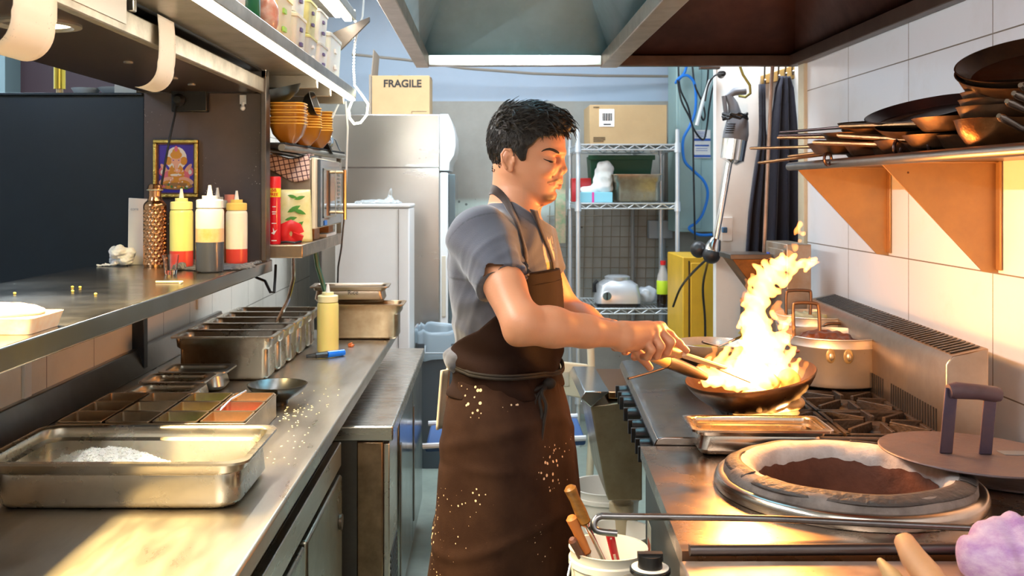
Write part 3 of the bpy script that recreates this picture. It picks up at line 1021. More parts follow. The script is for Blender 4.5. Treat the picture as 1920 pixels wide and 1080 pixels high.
# microwave
t = thing('microwave', 'steel microwave with dark door and brass coloured handle on the shelf', 'microwave', (-.9, 4.08, 1.385))
MB().box(-1.15, -.655, 3.76, 4.36, 1.385, 1.645).build('body', M('microwave_side', (.42, .33, .25), .4, .9, var=.3, vs=6), t, bevel=.005)
MB().box(-.655, -.640, 3.755, 4.36, 1.383, 1.648).build('front_frame', M('cream_frame', (.75, .66, .48), .4), t, bevel=.003)
d = MB().box(-.640, -.628, 3.80, 4.34, 1.388, 1.643).build('door', M('door_dark', (.05, .06, .07), .12), t, bevel=.003)
MB().box(-.628, -.626, 3.86, 4.16, 1.42, 1.61).build('window', M('oven_glass', (.02, .03, .04), .05), d)
mb = MB()
for a in ((3.86, 3.866, 1.42, 1.61), (4.154, 4.16, 1.42, 1.61), (3.86, 4.16, 1.42, 1.426), (3.86, 4.16, 1.604, 1.61)):
    mb.box(-.626, -.6245, *a)
mb.build('window_trim', M('trim_pale', (.5, .45, .35), .3, .8), d)
mb = MB()
for i in range(10):
    mb.box(-.6275, -.6255, 4.24, 4.29, 1.44 + i * .016, 1.45 + i * .016)
mb.build('vent', SHM, d)
MB().tube([(-.628, 4.19, 1.60), (-.59, 4.19, 1.60)], .006).tube([(-.628, 4.19, 1.435), (-.59, 4.19, 1.435)], .006).tube([(-.592, 4.19, 1.61), (-.592, 4.19, 1.405)], .008).build('handle', BRASS, d)
MB().box(-.6265, -.625, 3.88, 3.94, 1.392, 1.41).build('logo', M('blue_mark', (.03, .2, .7), .4), d)
for yy in (3.85, 4.2):
    tag(MB().box(-.78, -.66, yy, yy + .12, 1.338, 1.3845).build('wood_block', WOOD, bevel=.002), ('wooden block under the near corner of the microwave', 'wooden block under the far corner of the microwave')[yy > 4], 'block')
# towel on the microwave
TOW = M('check_towel', (.75, .58, .50), .9, sheen=.2)
nt = TOW.node_tree
br = nt.nodes.new('ShaderNodeTexBrick')
br.offset = 0
for k_, v_ in (('Scale', 1), ('Brick Width', .018), ('Row Height', .018), ('Mortar Size', .0018)):
    br.inputs[k_].default_value = v_
br.inputs['Color1'].default_value = br.inputs['Color2'].default_value = (.75, .56, .48, 1)
br.inputs['Mortar'].default_value = (.08, .03, .04, 1)
gg = nt.nodes.new('ShaderNodeTexCoord')
mpp = nt.nodes.new('ShaderNodeMapping')
mpp.inputs['Rotation'].default_value = (math.pi / 2, 0.3, 0.2)
nt.links.new(gg.outputs['Object'], mpp.inputs[0])
nt.links.new(mpp.outputs[0], br.inputs['Vector'])
nt.links.new(br.outputs[0], nt.nodes['Principled BSDF'].inputs['Base Color'])


def tow(u, v):
    x = -1.0 + .34 * u
    s = v * .17
    if s < .09:
        return (x, 3.85 - s * 1.1, 1.652 + .008 * math.sin(u * 14))
    return (x, 3.751 - .003 * math.sin(u * 22) - .006, 1.652 - (s - .09) * (.9 + .3 * math.sin(u * 9)) + .008 * math.sin(u * 14) * (1 - v))


tag(MB().grid(tow, 40, 14).build('tea_towel', TOW, solid=.003), 'checked pink and black tea towel draped on the microwave', 'towel')

# bowls
AMB = M('amber_bowl', (.30, .115, .010), .22, coat=.3)
RIMY = M('bowl_rim', (.75, .42, .06), .3)
BBOWL = M('black_bowl', (.014, .013, .011), .28)


def sqbowl(hx, h, m, mrim):
    mb = MB()
    rings = [rrect(hx * .40, hx * .40, hx * .2, 0), rrect(hx * .44, hx * .44, hx * .2, .003), rrect(hx * .80, hx * .80, hx * .35, h * .45),
             rrect(hx * .97, hx * .97, hx * .5, h * .93), rrect(hx, hx, hx * .5, h), rrect(hx - .004, hx - .004, hx * .48, h), rrect(hx * .76, hx * .76, hx * .33, h * .45), rrect(hx * .40, hx * .40, hx * .2, .01)]
    mb.loft(rings)
    return mb


ab = thing('amber_bowl', 'amber square bowl stacked on the bowl shelf', 'bowl')
sqbowl(.062, .066, AMB, RIMY).build('bowl', AMB, ab, smooth=50)
MB().loft([rrect(.0625, .0625, .031, .0655), rrect(.0625, .0625, .031, .068), rrect(.057, .057, .029, .068), rrect(.057, .057, .029, .0655)], True, True).build('rim', RIMY, ab)
bb = thing('black_bowl', 'black square bowl resting tipped on top of the amber bowl stack', 'bowl')
sqbowl(.066, .06, BBOWL, BBOWL).build('bowl', BBOWL, bb, smooth=50)
stacks = [(-.705, 3.58, 0, (0, .011, .022, .037, .047, .062, .072), 'amber square bowl in the near stack beside the spice jar'),
          (-.690, 3.78, .4, (0, .010, .020, .030, .040, .050, .060, .070), 'amber square bowl in the middle stack on the bowl shelf'),
          (-.675, 3.99, .2, (0, .009, .018, .027, .038, .048, .060, .072), 'amber square bowl in the far stack next to the steel pots')]
first = True
for x, y, a, zs, lab in stacks:
    for i, dz in enumerate(zs):
        if first:
            ab.location = (x, y, 1.693 + dz)
            ab['label'] = 'lowest ' + lab
            ab['group'] = lab.replace('bowl in', 'bowls in')
            first = False
        else:
            dup(ab, (x + rnd.uniform(-.002, .002), y, 1.693 + dz), a, ('lowest ' if i == 0 else 'topmost ' if i == len(zs) - 1 else 'second lowest ' if i == 1 else 'second from top ' if i == len(zs) - 2 else 'middle ') + lab, lab.replace('bowl in', 'bowls in'))
bb.location = (-.735, 3.57, 1.838)
bb.rotation_euler = (.10, -.22, .1)
bb.scale = (1.35, 1.1, .8)
dup(bb, (-.68, 3.76, 1.835), 0, 'black bowl leaning on edge behind the tipped black bowl', rot=(.2, 1.25, .1), scale=.72)
dup(bb, (-.70, 4.16, 1.70), 0, 'black bowl on edge beside the small steel pots', rot=(.2, 1.1, .3), scale=.8)
# near steel lota pots
pot = thing('steel_pot', 'small round steel pot at the end of the bowl shelf', 'pot')
MB().lathe([(0, 0), (.02, 0), (.038, .02), (.042, .04), (.034, .062), (.026, .072), (.036, .082), (.030, .082), (.022, .072), (0, .07)], 24).build('pot', CHROME, pot)
MB().tube([(.01, .04, .067), (.035, .075, .047), (.045, .105, .012), (.05, .115, .004)], .003).build('handle', CHROME, pot)
pot.location = (-.685, 4.24, 1.693)
p2 = dup(pot, (-.685, 4.24, 1.776), .3, 'small steel pot stacked on top of the other steel pot', scale=.85)

# spice jar, orange packet
t = thing('spice_jar', 'glass spice jar with black lid and label beside the amber bowls', 'jar', (-.79, 3.52, 1.693))
MB().lathe([(0, 0), (.023, 0), (.023, .085), (.018, .092), (0, .092)], 24, (-.79, 3.53, 1.693)).build('jar', M('spice', (.60, .28, .05), .25), t)
MB().lathe([(.0232, .022), (.0238, .022), (.0238, .066), (.0232, .066)], 24, (-.79, 3.53, 1.693), False, False).build('label', BLACK, t)
MB().lathe([(0, .092), (.022, .092), (.022, .11), (0, .11)], 24, (-.79, 3.53, 1.693)).build('lid', BLACK, t)
mb = MB()
for i in range(5):
    mb.box(-.803 + .006 * i, -.800 + .006 * i, 3.505, 3.5065, 1.735 - .004 * (i % 2), 1.752 - .004 * (i % 3))
mb.build('label_print', PAPER, t)
t = imesh('orange_packet', [(ell((-.845, 3.53, 1.712), (.03, .02, .022)), 0, 'u'), (ell((-.85, 3.53, 1.73), (.012, .012, .02)), .01, 'u'), (wob(5, .002, 30), 0, 'd')], (-.89, 3.5, 1.69), (-.80, 3.56, 1.76), .003, M('orange_film', (.85, .2, .02), .3))
tag(t, 'crumpled orange packet beside the spice jar', 'packet')

# spray can
cx_, cy_ = W(512, 440, 3.53).x, 3.55
t = thing('spray_can', 'red spray can with yellow band on the microwave shelf', 'can', (cx_, cy_, 1.338))
CR = M('can_red', (.62, .01, .02), .25, coat=.4)
MB().lathe([(0, 0), (.021, 0), (.0225, .004), (.0225, .165), (0, .165)], 28, (cx_, cy_, 1.338)).build('can', CR, t)
MB().lathe([(0, .185), (.0228, .185), (.0228, .233), (.020, .237), (0, .237)], 28, (cx_, cy_, 1.338)).build('cap', M('cap_red', (.75, .02, .02), .35), t)
MB().lathe([(0, .165), (.0230, .165), (.0230, .185), (.0230, .196), (0, .196)], 28, (cx_, cy_, 1.338)).build('band', M('band_yellow', (.9, .75, .03), .35), t)
text('band_text', '-50.\nFREE', (cx_ + .003, cy_ - .0236, 1.338 + .181), .015, CR, t, bold=.0004)
mb = MB()
mb.T = Matrix.Translation((cx_ + .004, cy_ - .0229, 1.338))
mb.raw([(-.010, 0, .040), (0, 0, .034), (.010, 0, .052), (.002, 0, .046), (-.004, 0, .058), (-.003, 0, .044)], [(0, 1, 3, 5), (1, 2, 3), (5, 3, 4)])
for k, (z, ww) in enumerate(((.072, .008), (.105, .006), (.112, .007), (.130, .006), (.012, .009))):
    mb.box(-ww, ww, -.0004, 0, z, z + .003)
mb.build('print', WHITEP, t)
# pouch
t = thing('food_pouch', 'pale green standing pouch with leaf print on the microwave shelf', 'pouch', (-.70, 3.68, 1.338))


def pouch(u, v):
    wd = .062 * (1 - .12 * v)
    x = (u - .5) * 2 * wd
    b = .022 * (1 - v) ** .6 * (1 - (2 * u - 1) ** 2)
    return x, b, v * .19


PO = M('pouch_green', (.62, .60, .22), .35, var=.6, vs=24, col2=(.80, .74, .42), coat=.3)
for sgn in (-1, 1):
    MB().grid(lambda u, v: (-.70 + pouch(u, v)[0] * .97 + .0, 3.68 + sgn * pouch(u, v)[1] + pouch(u, v)[0] * .25, 1.339 + pouch(u, v)[2]), 12, 14).build('pouch', PO, t, solid=.001)
LEAF = M('leaf_green', (.05, .22, .02), .4)
mb = MB()
for (u, v, a, r) in ((.02, .16, .3, .02), (-.005, .165, -.3, .018), (.0, .12, .5, .026), (.02, .11, -.4, .024), (-.01, .085, .2, .022), (.015, .06, .7, .024), (.0, .045, .1, .018)):
    pts_ = [(u + r * math.cos(a) * k + .35 * r * math.sin(math.pi * (k + 1) / 2) * s_ * -math.sin(a), 0, v + r * math.sin(a) * k + .35 * r * math.sin(math.pi * (k + 1) / 2) * s_ * math.cos(a)) for s_, ks in ((1, (-1, -.5, 0, .5)), (-1, (1, .5, 0, -.5))) for k in ks]
    mb.raw([(-.70 + p[0], 3.655 + p[0] * .25 - .001 * (i % 2), 1.339 + p[2]) for i, p in enumerate(pts_)], [tuple(range(8))])
mb.build('leaf_print', LEAF, t, smooth=0)
t = tag(MB().tube([(-.70 + .026 * math.cos(a / 8 * 6.283), 3.60 + .008 * math.cos(a), 1.372 + .03 * math.sin(a / 8 * 6.283)) for a in range(9)], .006, 8, flat=(0, 1, .1)).build('red_tape', RED), 'red tape ring in front of the leafy pouch', 'tape')
tag(MB().tube([(-.74, 3.57, 1.342), (-.71, 3.565, 1.345), (-.68, 3.57, 1.342), (-.665, 3.60, 1.345), (-.68, 3.62, 1.35), (-.70, 3.61, 1.342)], .004).build('black_cable', BLACK), 'short black cable below the red tape', 'cable')
tag(MB().box(-.69, -.645, 4.05, 4.3, 1.339, 1.35).build('paper_pad', PAPER), 'white paper pad under the far end of the microwave', 'paper')

# ================================================================== BOTTLES ON PASS
MILK = M('milky_plastic', (.72, .68, .56), .3, sss=.25)


def squeeze(label, x, y, z, r, h, layers, capm, group='squeeze bottles on the pass shelf', body=MILK, nozzle=1.0, smear=None):
    """layers: list of (z fraction of body, material) from the base up"""
    t = thing('squeeze_bottle', label, 'bottle', (x, y, z), group=group)
    bh = h * .74
    c = (x, y, z)
    zz = 0.0
    for i, (fr, m) in enumerate(layers):
        z1 = bh * fr
        pr = [(0, zz)]
        if i == 0:
            pr += [(r * .86, 0), (r * .97, .004), (r, .012)]
        else:
            pr += [(r, zz)]
        if i == len(layers) - 1:
            pr += [(r, z1 - .012), (r * .94, z1 - .004), (r * .8, z1), (0, z1)]
        else:
            pr += [(r, z1), (0, z1)]
        MB().lathe(pr, 32, c).build('bottle' if i == len(layers) - 1 else 'sauce', m, t)
        zz = z1
    MB().lathe([(0, bh), (r * .95, bh), (r * .95, bh + h * .085), (r * .88, bh + h * .095), (r * .55, bh + h * .10), (r * .55, bh + h * .14), (0, bh + h * .14)], 32, c).build('cap', capm, t)
    MB().lathe([(0, bh + h * .14), (r * .22, bh + h * .14), (r * .10, h * nozzle), (0, h * nozzle)], 16, c).build('nozzle', WHITEP, t)
    return t


RSC = M('red_sauce', (.50, .045, .03), .3)
DSC = M('dark_sauce', (.05, .055, .07), .25, coat=.3)
BRS = M('amber_sauce', (.62, .30, .06), .3, var=.5, vs=9, col2=(.72, .60, .42))
YEL = M('yellow_tint', (.62, .62, .22), .3, sss=.2)
YCAP = M('yellow_cap', (.80, .74, .30), .4)
ZP = 1.2805
squeeze('milky squeeze bottle of dark brown sauce nearest the shelf edge', -.840, 3.06, ZP, .042, .262, [(.47, DSC), (.68, BRS), (1, MILK)], WHITEP)
squeeze('yellowish squeeze bottle with red sauce beside the copper flask', -.968, 3.20, ZP, .036, .252, [(.30, RSC), (1, YEL)], YCAP)
squeeze('milky squeeze bottle with yellow cap and red sauce nearest the post edge', -.826, 3.33, ZP, .035, .245, [(.30, RSC), (1, MILK)], M('amber_cap', (.80, .55, .14), .4))
squeeze('brown squeeze bottle with grey nozzle hidden behind the dark sauce bottle', -.897, 3.36, ZP, .034, .255, [(1, M('brown_sauce', (.16, .07, .04), .3))], M('grey_cap', (.5, .48, .46), .4))
t = thing('sauce_jar', 'brown sauce bottle with pink lid behind the squeeze bottles', 'bottle', (-.862, 3.42, ZP))
MB().lathe([(0, 0), (.024, 0), (.024, .20), (0, .20)], 24, (-.868, 3.405, ZP)).build('bottle', M('brown_sauce', (.16, .07, .04), .3), t)
MB().lathe([(0, .20), (.022, .20), (.022, .215), (.017, .216), (.017, .232), (0, .232)], 24, (-.868, 3.405, ZP)).build('lid', M('pink_lid', (.75, .28, .22), .4), t)

# copper flask
COP = M('copper', (.75, .36, .17), .22, 1, var=.2, vs=20)
t = thing('copper_flask', 'hammered copper flask beside the white paper bag on the pass shelf', 'flask', (-1.078, 3.28, ZP))
mb = MB()
c = (-1.078, 3.28)
R0 = .0365
rows = 60
seg = 96
rings = []
for i in range(rows + 1):
    z = .008 + .205 * i / rows
    edge = min(1, (z - .008) / .01, (.213 - z) / .025)
    rr_ = R0 if z < .195 else R0 - .012 * ((z - .195) / .018) ** 2
    ring = []
    for k in range(seg):
        a = 2 * math.pi * k / seg
        u = a * R0 / .0142
        nper = round(2 * math.pi * R0 / .0142)
        u = a / (2 * math.pi) * nper
        vv = z / .0128
        best = 9
        for row in (math.floor(vv), math.floor(vv) + 1):
            off = .5 * (row % 2)
            du = u - off
            du -= round(du)
            dv = (vv - row)
            best = min(best, math.hypot(du, dv * .88))
        dimp = max(0, 1 - (best / .50) ** 2)
        r_ = rr_ - (.0042 * dimp * max(0, edge) if z < .19 else 0)
        ring.append((c[0] + r_ * math.cos(a), c[1] + r_ * math.sin(a), ZP + z))
    rings.append(ring)
mb.loft(rings, False, False)
mb.lathe([(0, 0), (R0 - .003, 0), (R0, .008)], seg, (*c, ZP), True, False)
mb.lathe([(R0 - .012, .213), (.021, .222), (.0195, .23), (.0205, .234), (.0195, .238), (.0205, .242), (.0195, .246), (0, .246)], seg, (*c, ZP), False, True)
mb.build('flask', COP, t, smooth=60)
MB().lathe([(0, .244), (.0235, .244), (.025, .248), (.025, .252), (.023, .254), (.0215, .262), (.018, .266), (0, .268)], 40, (*c, ZP)).build('lid', COP, t)
MB().lathe([(.0225, .246), (.0255, .246), (.0255, .249), (.0225, .249)], 40, (*c, ZP), False, False).build('lid_ring', M('pale_green_ring', (.45, .48, .35), .5), t)
# shot glass
gl = W(320, 514, 2.97)
MB_ = MB().lathe([(0, 0), (.0165, 0), (.0175, .004), (.0235, .058), (.0225, .058), (.0168, .014), (0, .012)], 32, (gl.x, 2.97, ZP))
tag(MB_.build('shot_glass', GLASS), 'small clear shot glass in front of the copper flask', 'glass')
# black cloth below the bottles
BCL = M('black_cloth', (.02, .02, .025), .9, sheen=.3, bump=.3, bs=200)
prims = [(cap((-.955, 3.10, 1.292), (-.955, 3.30, 1.290), .010, .012), 0, 'u'), (ell((-.86, 3.22, 1.283), (.12, .13, .006)), .01, 'u'), (cap((-.79, 3.14, 1.285), (-.765, 3.40, 1.286), .006), .01, 'u'), (wob(9, .0012, 30), 0, 'd'), (plane((0, 0, 1.2805), (0, 0, -1)), 0, 'i')]
tag(imesh('cloth', prims, (-1.0, 3.06, 1.276), (-.73, 3.44, 1.31), .003, BCL), 'folded black cloth under the squeeze bottles', 'cloth')
# white paper bag and tissue
t = MB()
p0, p1 = W(243, 495, 3.36), W(276, 372, 3.36)
t.hexa([(p0.x, 3.34, ZP), (p1.x, 3.36, ZP), (p1.x, 3.39, ZP), (p0.x, 3.37, ZP), (p0.x - .004, 3.36, p1.z + .002), (p1.x, 3.37, p1.z - .002), (p1.x, 3.376, p1.z - .002), (p0.x - .004, 3.366, p1.z + .002)])
o = thing('paper_bag', 'white paper bag standing behind the copper flask', 'bag', (p0.x, 3.36, ZP))
t.build('bag', PAPER, o, bevel=.002)
text('bag_text', 'core', ((p0.x + p1.x) / 2 - .01, 3.352, p1.z - .035), .014, M('grey_ink', (.35, .38, .42), .6), o)
prims = []
rg = random.Random(11)
for i in range(11):
    prims.append((ell(W(rg.uniform(215, 262), rg.uniform(470, 490), 3.30 + rg.uniform(-.03, .03)), (rg.uniform(.012, .024), .02, rg.uniform(.010, .02))), .01, 'u'))
prims.append((cap(W(184, 498, 3.28), W(215, 494, 3.28), .004, .008), .01, 'u'))
prims += [(wob(2, .0022, 40), 0, 'd'), (wob(21, .0012, 90), 0, 'd'), (plane((0, 0, ZP), (0, 0, -1)), 0, 'i')]
tag(imesh('tissue', prims, (-1.30, 3.22, 1.275), (-1.09, 3.38, 1.37), .0028, M('tissue_white', (.85, .84, .82), .8, sss=.1)), 'crumpled white tissue on the pass shelf', 'tissue')
# bits
tag(MB().tube([(-.885, 2.70, ZP + .003), (-.85, 2.70, ZP + .003), (-.815, 2.705, ZP + .003), (-.812, 2.67, ZP + .003)], .0025).build('wooden_pick', M('pick', (.85, .7, .45), .6)), 'small pale wooden pick lying near the pass shelf edge', 'stick')
mb = MB()
for i in range(16):
    mb.sph((rg.uniform(-1.15, -.80), rg.uniform(1.7, 2.6), ZP + .002), (.004, .003, .0025), 6, 5)
o = tag(mb.build('crumbs', M('crumb_yellow', (.75, .6, .1), .6)), 'yellow crumbs scattered on the pass shelf', 'crumbs')
o['kind'] = 'stuff'
# food carton at the near end
prims = [(ell((-.86, 1.80, 1.30), (.09, .07, .028)), 0, 'u'), (wob(7, .004, 22), 0, 'd'), (plane((0, 0, ZP), (0, 0, -1)), 0, 'i')]
t = thing('food_carton', 'small pale carton of pastry on the near end of the pass shelf', 'carton', (-.86, 1.8, ZP))
MB().loft([rrect(.075, .06, .01, ZP, cx=-.862, cy=1.80), rrect(.083, .068, .01, ZP + .028, cx=-.862, cy=1.8)]).build('carton', M('carton_orange', (.85, .55, .32), .5, var=.5, vs=30, col2=(.9, .8, .65)), t)
imesh('pastry', [(ell((-.862, 1.80, 1.312), (.075, .06, .014)), 0, 'u'), (wob(7, .003, 25), 0, 'd')], (-.96, 1.72, 1.29), (-.77, 1.88, 1.335), .004, M('pastry', (.90, .62, .42), .5, sss=.2), t)

# ================================================================== PANS ON WORKTOP
ZW = .9005


def gn(L_, W_, H_, r=.03, fl=.012, th=.0012, step=True):
    """gastronorm pan, outer rim L_ x W_, depth H_ ; base at z = 0"""
    hx, hy = L_ / 2, W_ / 2
    b = fl
    tp = .08 * H_
    i0 = lambda dx, z, rr: rrect(hx - dx, hy - dx, max(rr, .004), z, 6)
    rings = [i0(b + tp + .022, 0, r), i0(b + tp + .008, .004, r), i0(b + tp, .016, r)]
    if step:
        rings += [i0(b + .012, H_ * .70, r), i0(b + .003, H_ * .76, r)]
    rings += [i0(b, H_ - .004, r), i0(0, H_ - .005, r + b * .5 - .012), i0(0, H_, r + b * .5 - .012), i0(b + .003, H_, r), i0(b + .006, H_ - .004, r)]
    if step:
        rings += [i0(b + .005, H_ * .76, r), i0(b + .014, H_ * .70, r)]
    rings += [i0(b + tp + .002, .018, r), i0(b + tp + .010, .006, r), i0(b + tp + .024, .003, r)]
    return MB().loft(rings)


def place_pan(name, label, L_, W_, H_, cx, cy, z=ZW, m=PANST, group=None, r=.03, rz=0.0, fill=None, rot=None, step=True, fl=.012):
    t = thing(name, label, 'pan')
    gn(L_, W_, H_, r, step=step, fl=fl).build('pan', m, t, smooth=50)
    if fill:
        fm, fh = fill
        tp = .08 * H_ + .016 - .06 * fh
        MB().loft([rrect(L_ / 2 - tp - .016, W_ / 2 - tp - .016, r, .004), rrect(L_ / 2 - tp - .006, W_ / 2 - tp - .006, r, fh)]).build('contents', fm, t)
    t.location = (cx, cy, z)
    t.rotation_euler = rot or (0, 0, rz)
    if group:
        t['group'] = group
    return t


place_pan('rice_pan', 'large shallow steel pan of white rice nearest on the worktop', .53, .325, .098, -.735, 2.125, r=.045)
# rice
RICE = M('rice', (.86, .84, .76), .5, sss=.1)
mx_, my_ = -.80, 2.14
rp = [(ell((-.82, 2.15, .918), (.13, .10, .058)), 0, 'u'), (ell((-.73, 2.12, .912), (.14, .09, .042)), .03, 'u'), (ell((-.64, 2.12, .905), (.13, .10, .018)), .02, 'u'), (wob(31, .002, 30), 0, 'd'), (wob(33, .0012, 110), 0, 'd'), (plane((0, 0, .906), (0, 0, -1)), 0, 'i')]
t = thing('rice', 'heap of white rice in the large near pan', 'rice', (-.8, 2.13, .906))
t['kind'] = 'stuff'
imesh('mound', rp, (-1.0, 1.98, .90), (-.50, 2.26, .99), .004, RICE, t)
rs = np.random.RandomState(5)
mb = MB()
N_ = 3600
xs = np.concatenate([rs.normal(-.80, .08, N_ // 2), rs.uniform(-.96, -.55, N_ - N_ // 2)])
ys = rs.uniform(2.00, 2.25, N_)
zt = np.linspace(.985, .905, 34)
PP = np.stack([np.repeat(xs, 34), np.repeat(ys, 34), np.tile(zt, N_)], 1)
dd = evalp(PP, rp[:4]).reshape(N_, 34)
for i in range(N_):
    hit = np.argmax(dd[i] < 0)
    z = zt[hit] if dd[i].min() < 0 else .9065
    if dd[i].min() >= 0 and rs.rand() > .12:
        continue
    if not (-.965 < xs[i] < -.50 and 2.0 < ys[i] < 2.25):
        continue
    d_ = Vector(rs.normal(size=3))
    d_.z *= .6
    d_.normalize()
    o1 = d_.orthogonal().normalized()
    o2 = d_.cross(o1)
    c0 = Vector((xs[i], ys[i], z + .0012))
    a, b = .0042, .0010
    mb.raw([c0 + d_ * a, c0 - d_ * a, c0 + o1 * b, c0 + o2 * b, c0 - o1 * b, c0 - o2 * b], [(0, 2, 3), (0, 3, 4), (0, 4, 5), (0, 5, 2), (1, 3, 2), (1, 4, 3), (1, 5, 4), (1, 2, 5)])
mb.build('grains', RICE, t, smooth=180)

# divided condiment box
t = thing('condiment_box', 'divided steel box of twelve condiment wells behind the rice pan', 'box', (-.815, 2.62, ZW))
bx0, bx1, by0, by1, bz = -1.045, -.585, 2.445, 2.80, .965
INS = M('insert_steel', (.66, .50, .34), .3, 1, var=.4, vs=10, rvar=.1)
mb = MB().box(bx0, bx1, by0, by1, ZW, ZW + .003)
for a in ((bx0, bx0 + .003, by0, by1), (bx1 - .003, bx1, by0, by1), (bx0, bx1, by0, by0 + .003), (bx0, bx1, by1 - .003, by1)):
    mb.box(*a, ZW, bz)
mb.build('box', INS, t, bevel=.001)
cw, cd = (bx1 - bx0) / 4, (by1 - by0) / 3
fills = [(.20, .10, .03), (.06, .05, .04), (.10, .16, .02), (.75, .35, .15), (.30, .22, .12), (.80, .80, .72), (.72, .55, .12), (.62, .04, .03), (.28, .24, .20), (.55, .45, .35), (.30, .40, .05), (.80, .45, .25)]
k = 0
for j in range(3):
    for i in range(4):
        xa, ya = bx0 + cw * i, by0 + cd * j
        w_ = MB().loft([rrect(cw / 2 - .003, cd / 2 - .003, .006, bz + .001, 3, xa + cw / 2, ya + cd / 2), rrect(cw / 2 - .003, cd / 2 - .003, .006, bz + .004, 3, xa + cw / 2, ya + cd / 2),
                        rrect(cw / 2 - .007, cd / 2 - .007, .006, bz + .004, 3, xa + cw / 2, ya + cd / 2), rrect(cw / 2 - .008, cd / 2 - .008, .01, bz - .045, 3, xa + cw / 2, ya + cd / 2), rrect(cw / 2 - .02, cd / 2 - .02, .01, bz - .05, 3, xa + cw / 2, ya + cd / 2)], False, True).build('well', INS, t)
        fh = bz - .035 + .012 * rg.random()
        MB().grid(lambda u, v: (xa + .01 + (cw - .02) * u, ya + .01 + (cd - .02) * v, fh + .004 * math.sin(u * 9 + k) * math.cos(v * 7 + k * 2)), 8, 6).build('filling', M('filling%d' % k, fills[k], .5, var=.35, vs=60), w_)
        k += 1
MB().tube([(-.70, 2.60, .95), (-.68, 2.68, .975), (-.655, 2.74, .985)], .003).build('spoon', CHROME, t)

# small pans
GS = 'small sixth size steel pans along the worktop'
place_pan('small_pan', 'empty small steel pan directly behind the condiment box', .20, .155, .065, -.915, 2.88, group=GS)
place_pan('small_pan', 'second small steel pan behind the condiment box', .20, .155, .065, -.93, 3.04, group=GS, fill=(M('dark_herb', (.08, .06, .02), .5), .02))
place_pan('small_pan', 'small steel pan with herb scraps before the deep sauce pans', .215, .155, .066, -.915, 3.20, group=GS, fill=(M('herb', (.12, .14, .03), .5, var=.5, vs=60), .015), m=M('pan_grey', (.55, .55, .52), .3, 1, var=.2))
# deep pans
DEEP = ['deep steel pan of brown sauce with dripped yellow streaks on its side', 'second deep sauce pan in the row of five', 'third deep sauce pan in the row of five', 'fourth deep sauce pan holding a green leaf', 'last deep sauce pan in the row next to the yellow bottle']
SAUC = [(.12, .02, .005), (.14, .02, .006), (.25, .10, .04), (.20, .14, .08), (.08, .03, .01)]
for i in range(5):
    place_pan('deep_pan', DEEP[i], .34, .168, .148, -.868 + .004 * i, 3.385 + .172 * i, m=PANSAUCE if i in (0, 1) else PANST, r=.022,
              group='deep sauce pans on the worktop', fill=(M('sauce%d' % i, SAUC[i], .25, var=.4, vs=12), .085))
t = thing('herb_leaf', 'pale green leaf lying in the fourth deep pan', 'leaf', (-.93, 3.9, 1.0))
MB().grid(lambda u, v: (-.95 + .05 * u, 3.88 + .03 * math.sin(math.pi * u) * (v - .5), 1.00 + .045 * u * (1 - u) * 4 * .6), 8, 4).build('leaf', M('leaf_pale', (.5, .6, .15), .5), t, solid=.001)
# back pans
place_pan('deep_pan', 'deep scorched steel pan at the far end of the worktop', .35, .18, .15, -.527, 4.30, m=M('pan_scorched', (.60, .46, .30), .32, 1, var=.5, vs=5, col2=(.30, .17, .08), rvar=.1), r=.022)
t = place_pan('deep_pan', 'steel pan marked Rice stacked on the scorched pan', .33, .18, .07, -.585, 4.33, z=1.052, r=.022, rz=.03, m=M('pan_brownish', (.50, .40, .30), .35, 1, var=.3, vs=8))
text('marking', 'Rice', (-.565, 4.2385, 1.098), .026, INK, t, rot=(math.pi / 2, 0, 0.03))
# yellow bottle
squeeze('tall yellow squeeze bottle on the worktop beside the deep pans', -.621, 3.93, ZW, .0415, .262, [(1, M('mustard', (.80, .68, .22), .35, sss=.2))], M('pale_yellow_cap', (.85, .78, .42), .4), group='sauce bottle on the worktop')
# torch lighter
t = thing('torch_lighter', 'blue and black gas lighter lying before the yellow bottle', 'lighter', (-.62, 3.84, ZW))
MB().cyl((-.60, 3.78, ZW + .013), (-.545, 3.83, ZW + .013), .0125).build('gas_tank', M('blue_clear', (.01, .16, .75), .15, coat=.5), t)
MB().cyl((-.64, 3.765, ZW + .012), (-.60, 3.78, ZW + .013), .010, .013).build('head', BLACK, t)
MB().tube([(-.675, 3.76, ZW + .010), (-.64, 3.765, ZW + .012)], [.006, .009], 10).build('nozzle', BLACK, t)
# black bowls
t = thing('black_bowl', 'round black footed bowl on the worktop', 'bowl', (-.617, 2.97, ZW))
MB().lathe([(0, 0), (.030, 0), (.031, .010), (.033, .014), (.064, .030), (.086, .054), (.088, .060), (.085, .060), (.062, .035), (.03, .022), (0, .020)], 40, (-.617, 2.97, ZW)).build('bowl', BBOWL, t)
t = thing('black_bowl', 'black bowl half hidden behind the condiment box corner', 'bowl', (-.645, 2.86, ZW))
MB().lathe([(0, 0), (.02, 0), (.021, .008), (.045, .026), (.058, .045), (.056, .045), (.04, .03), (0, .016)], 32, (-.655, 2.875, ZW)).build('bowl', BBOWL, t)
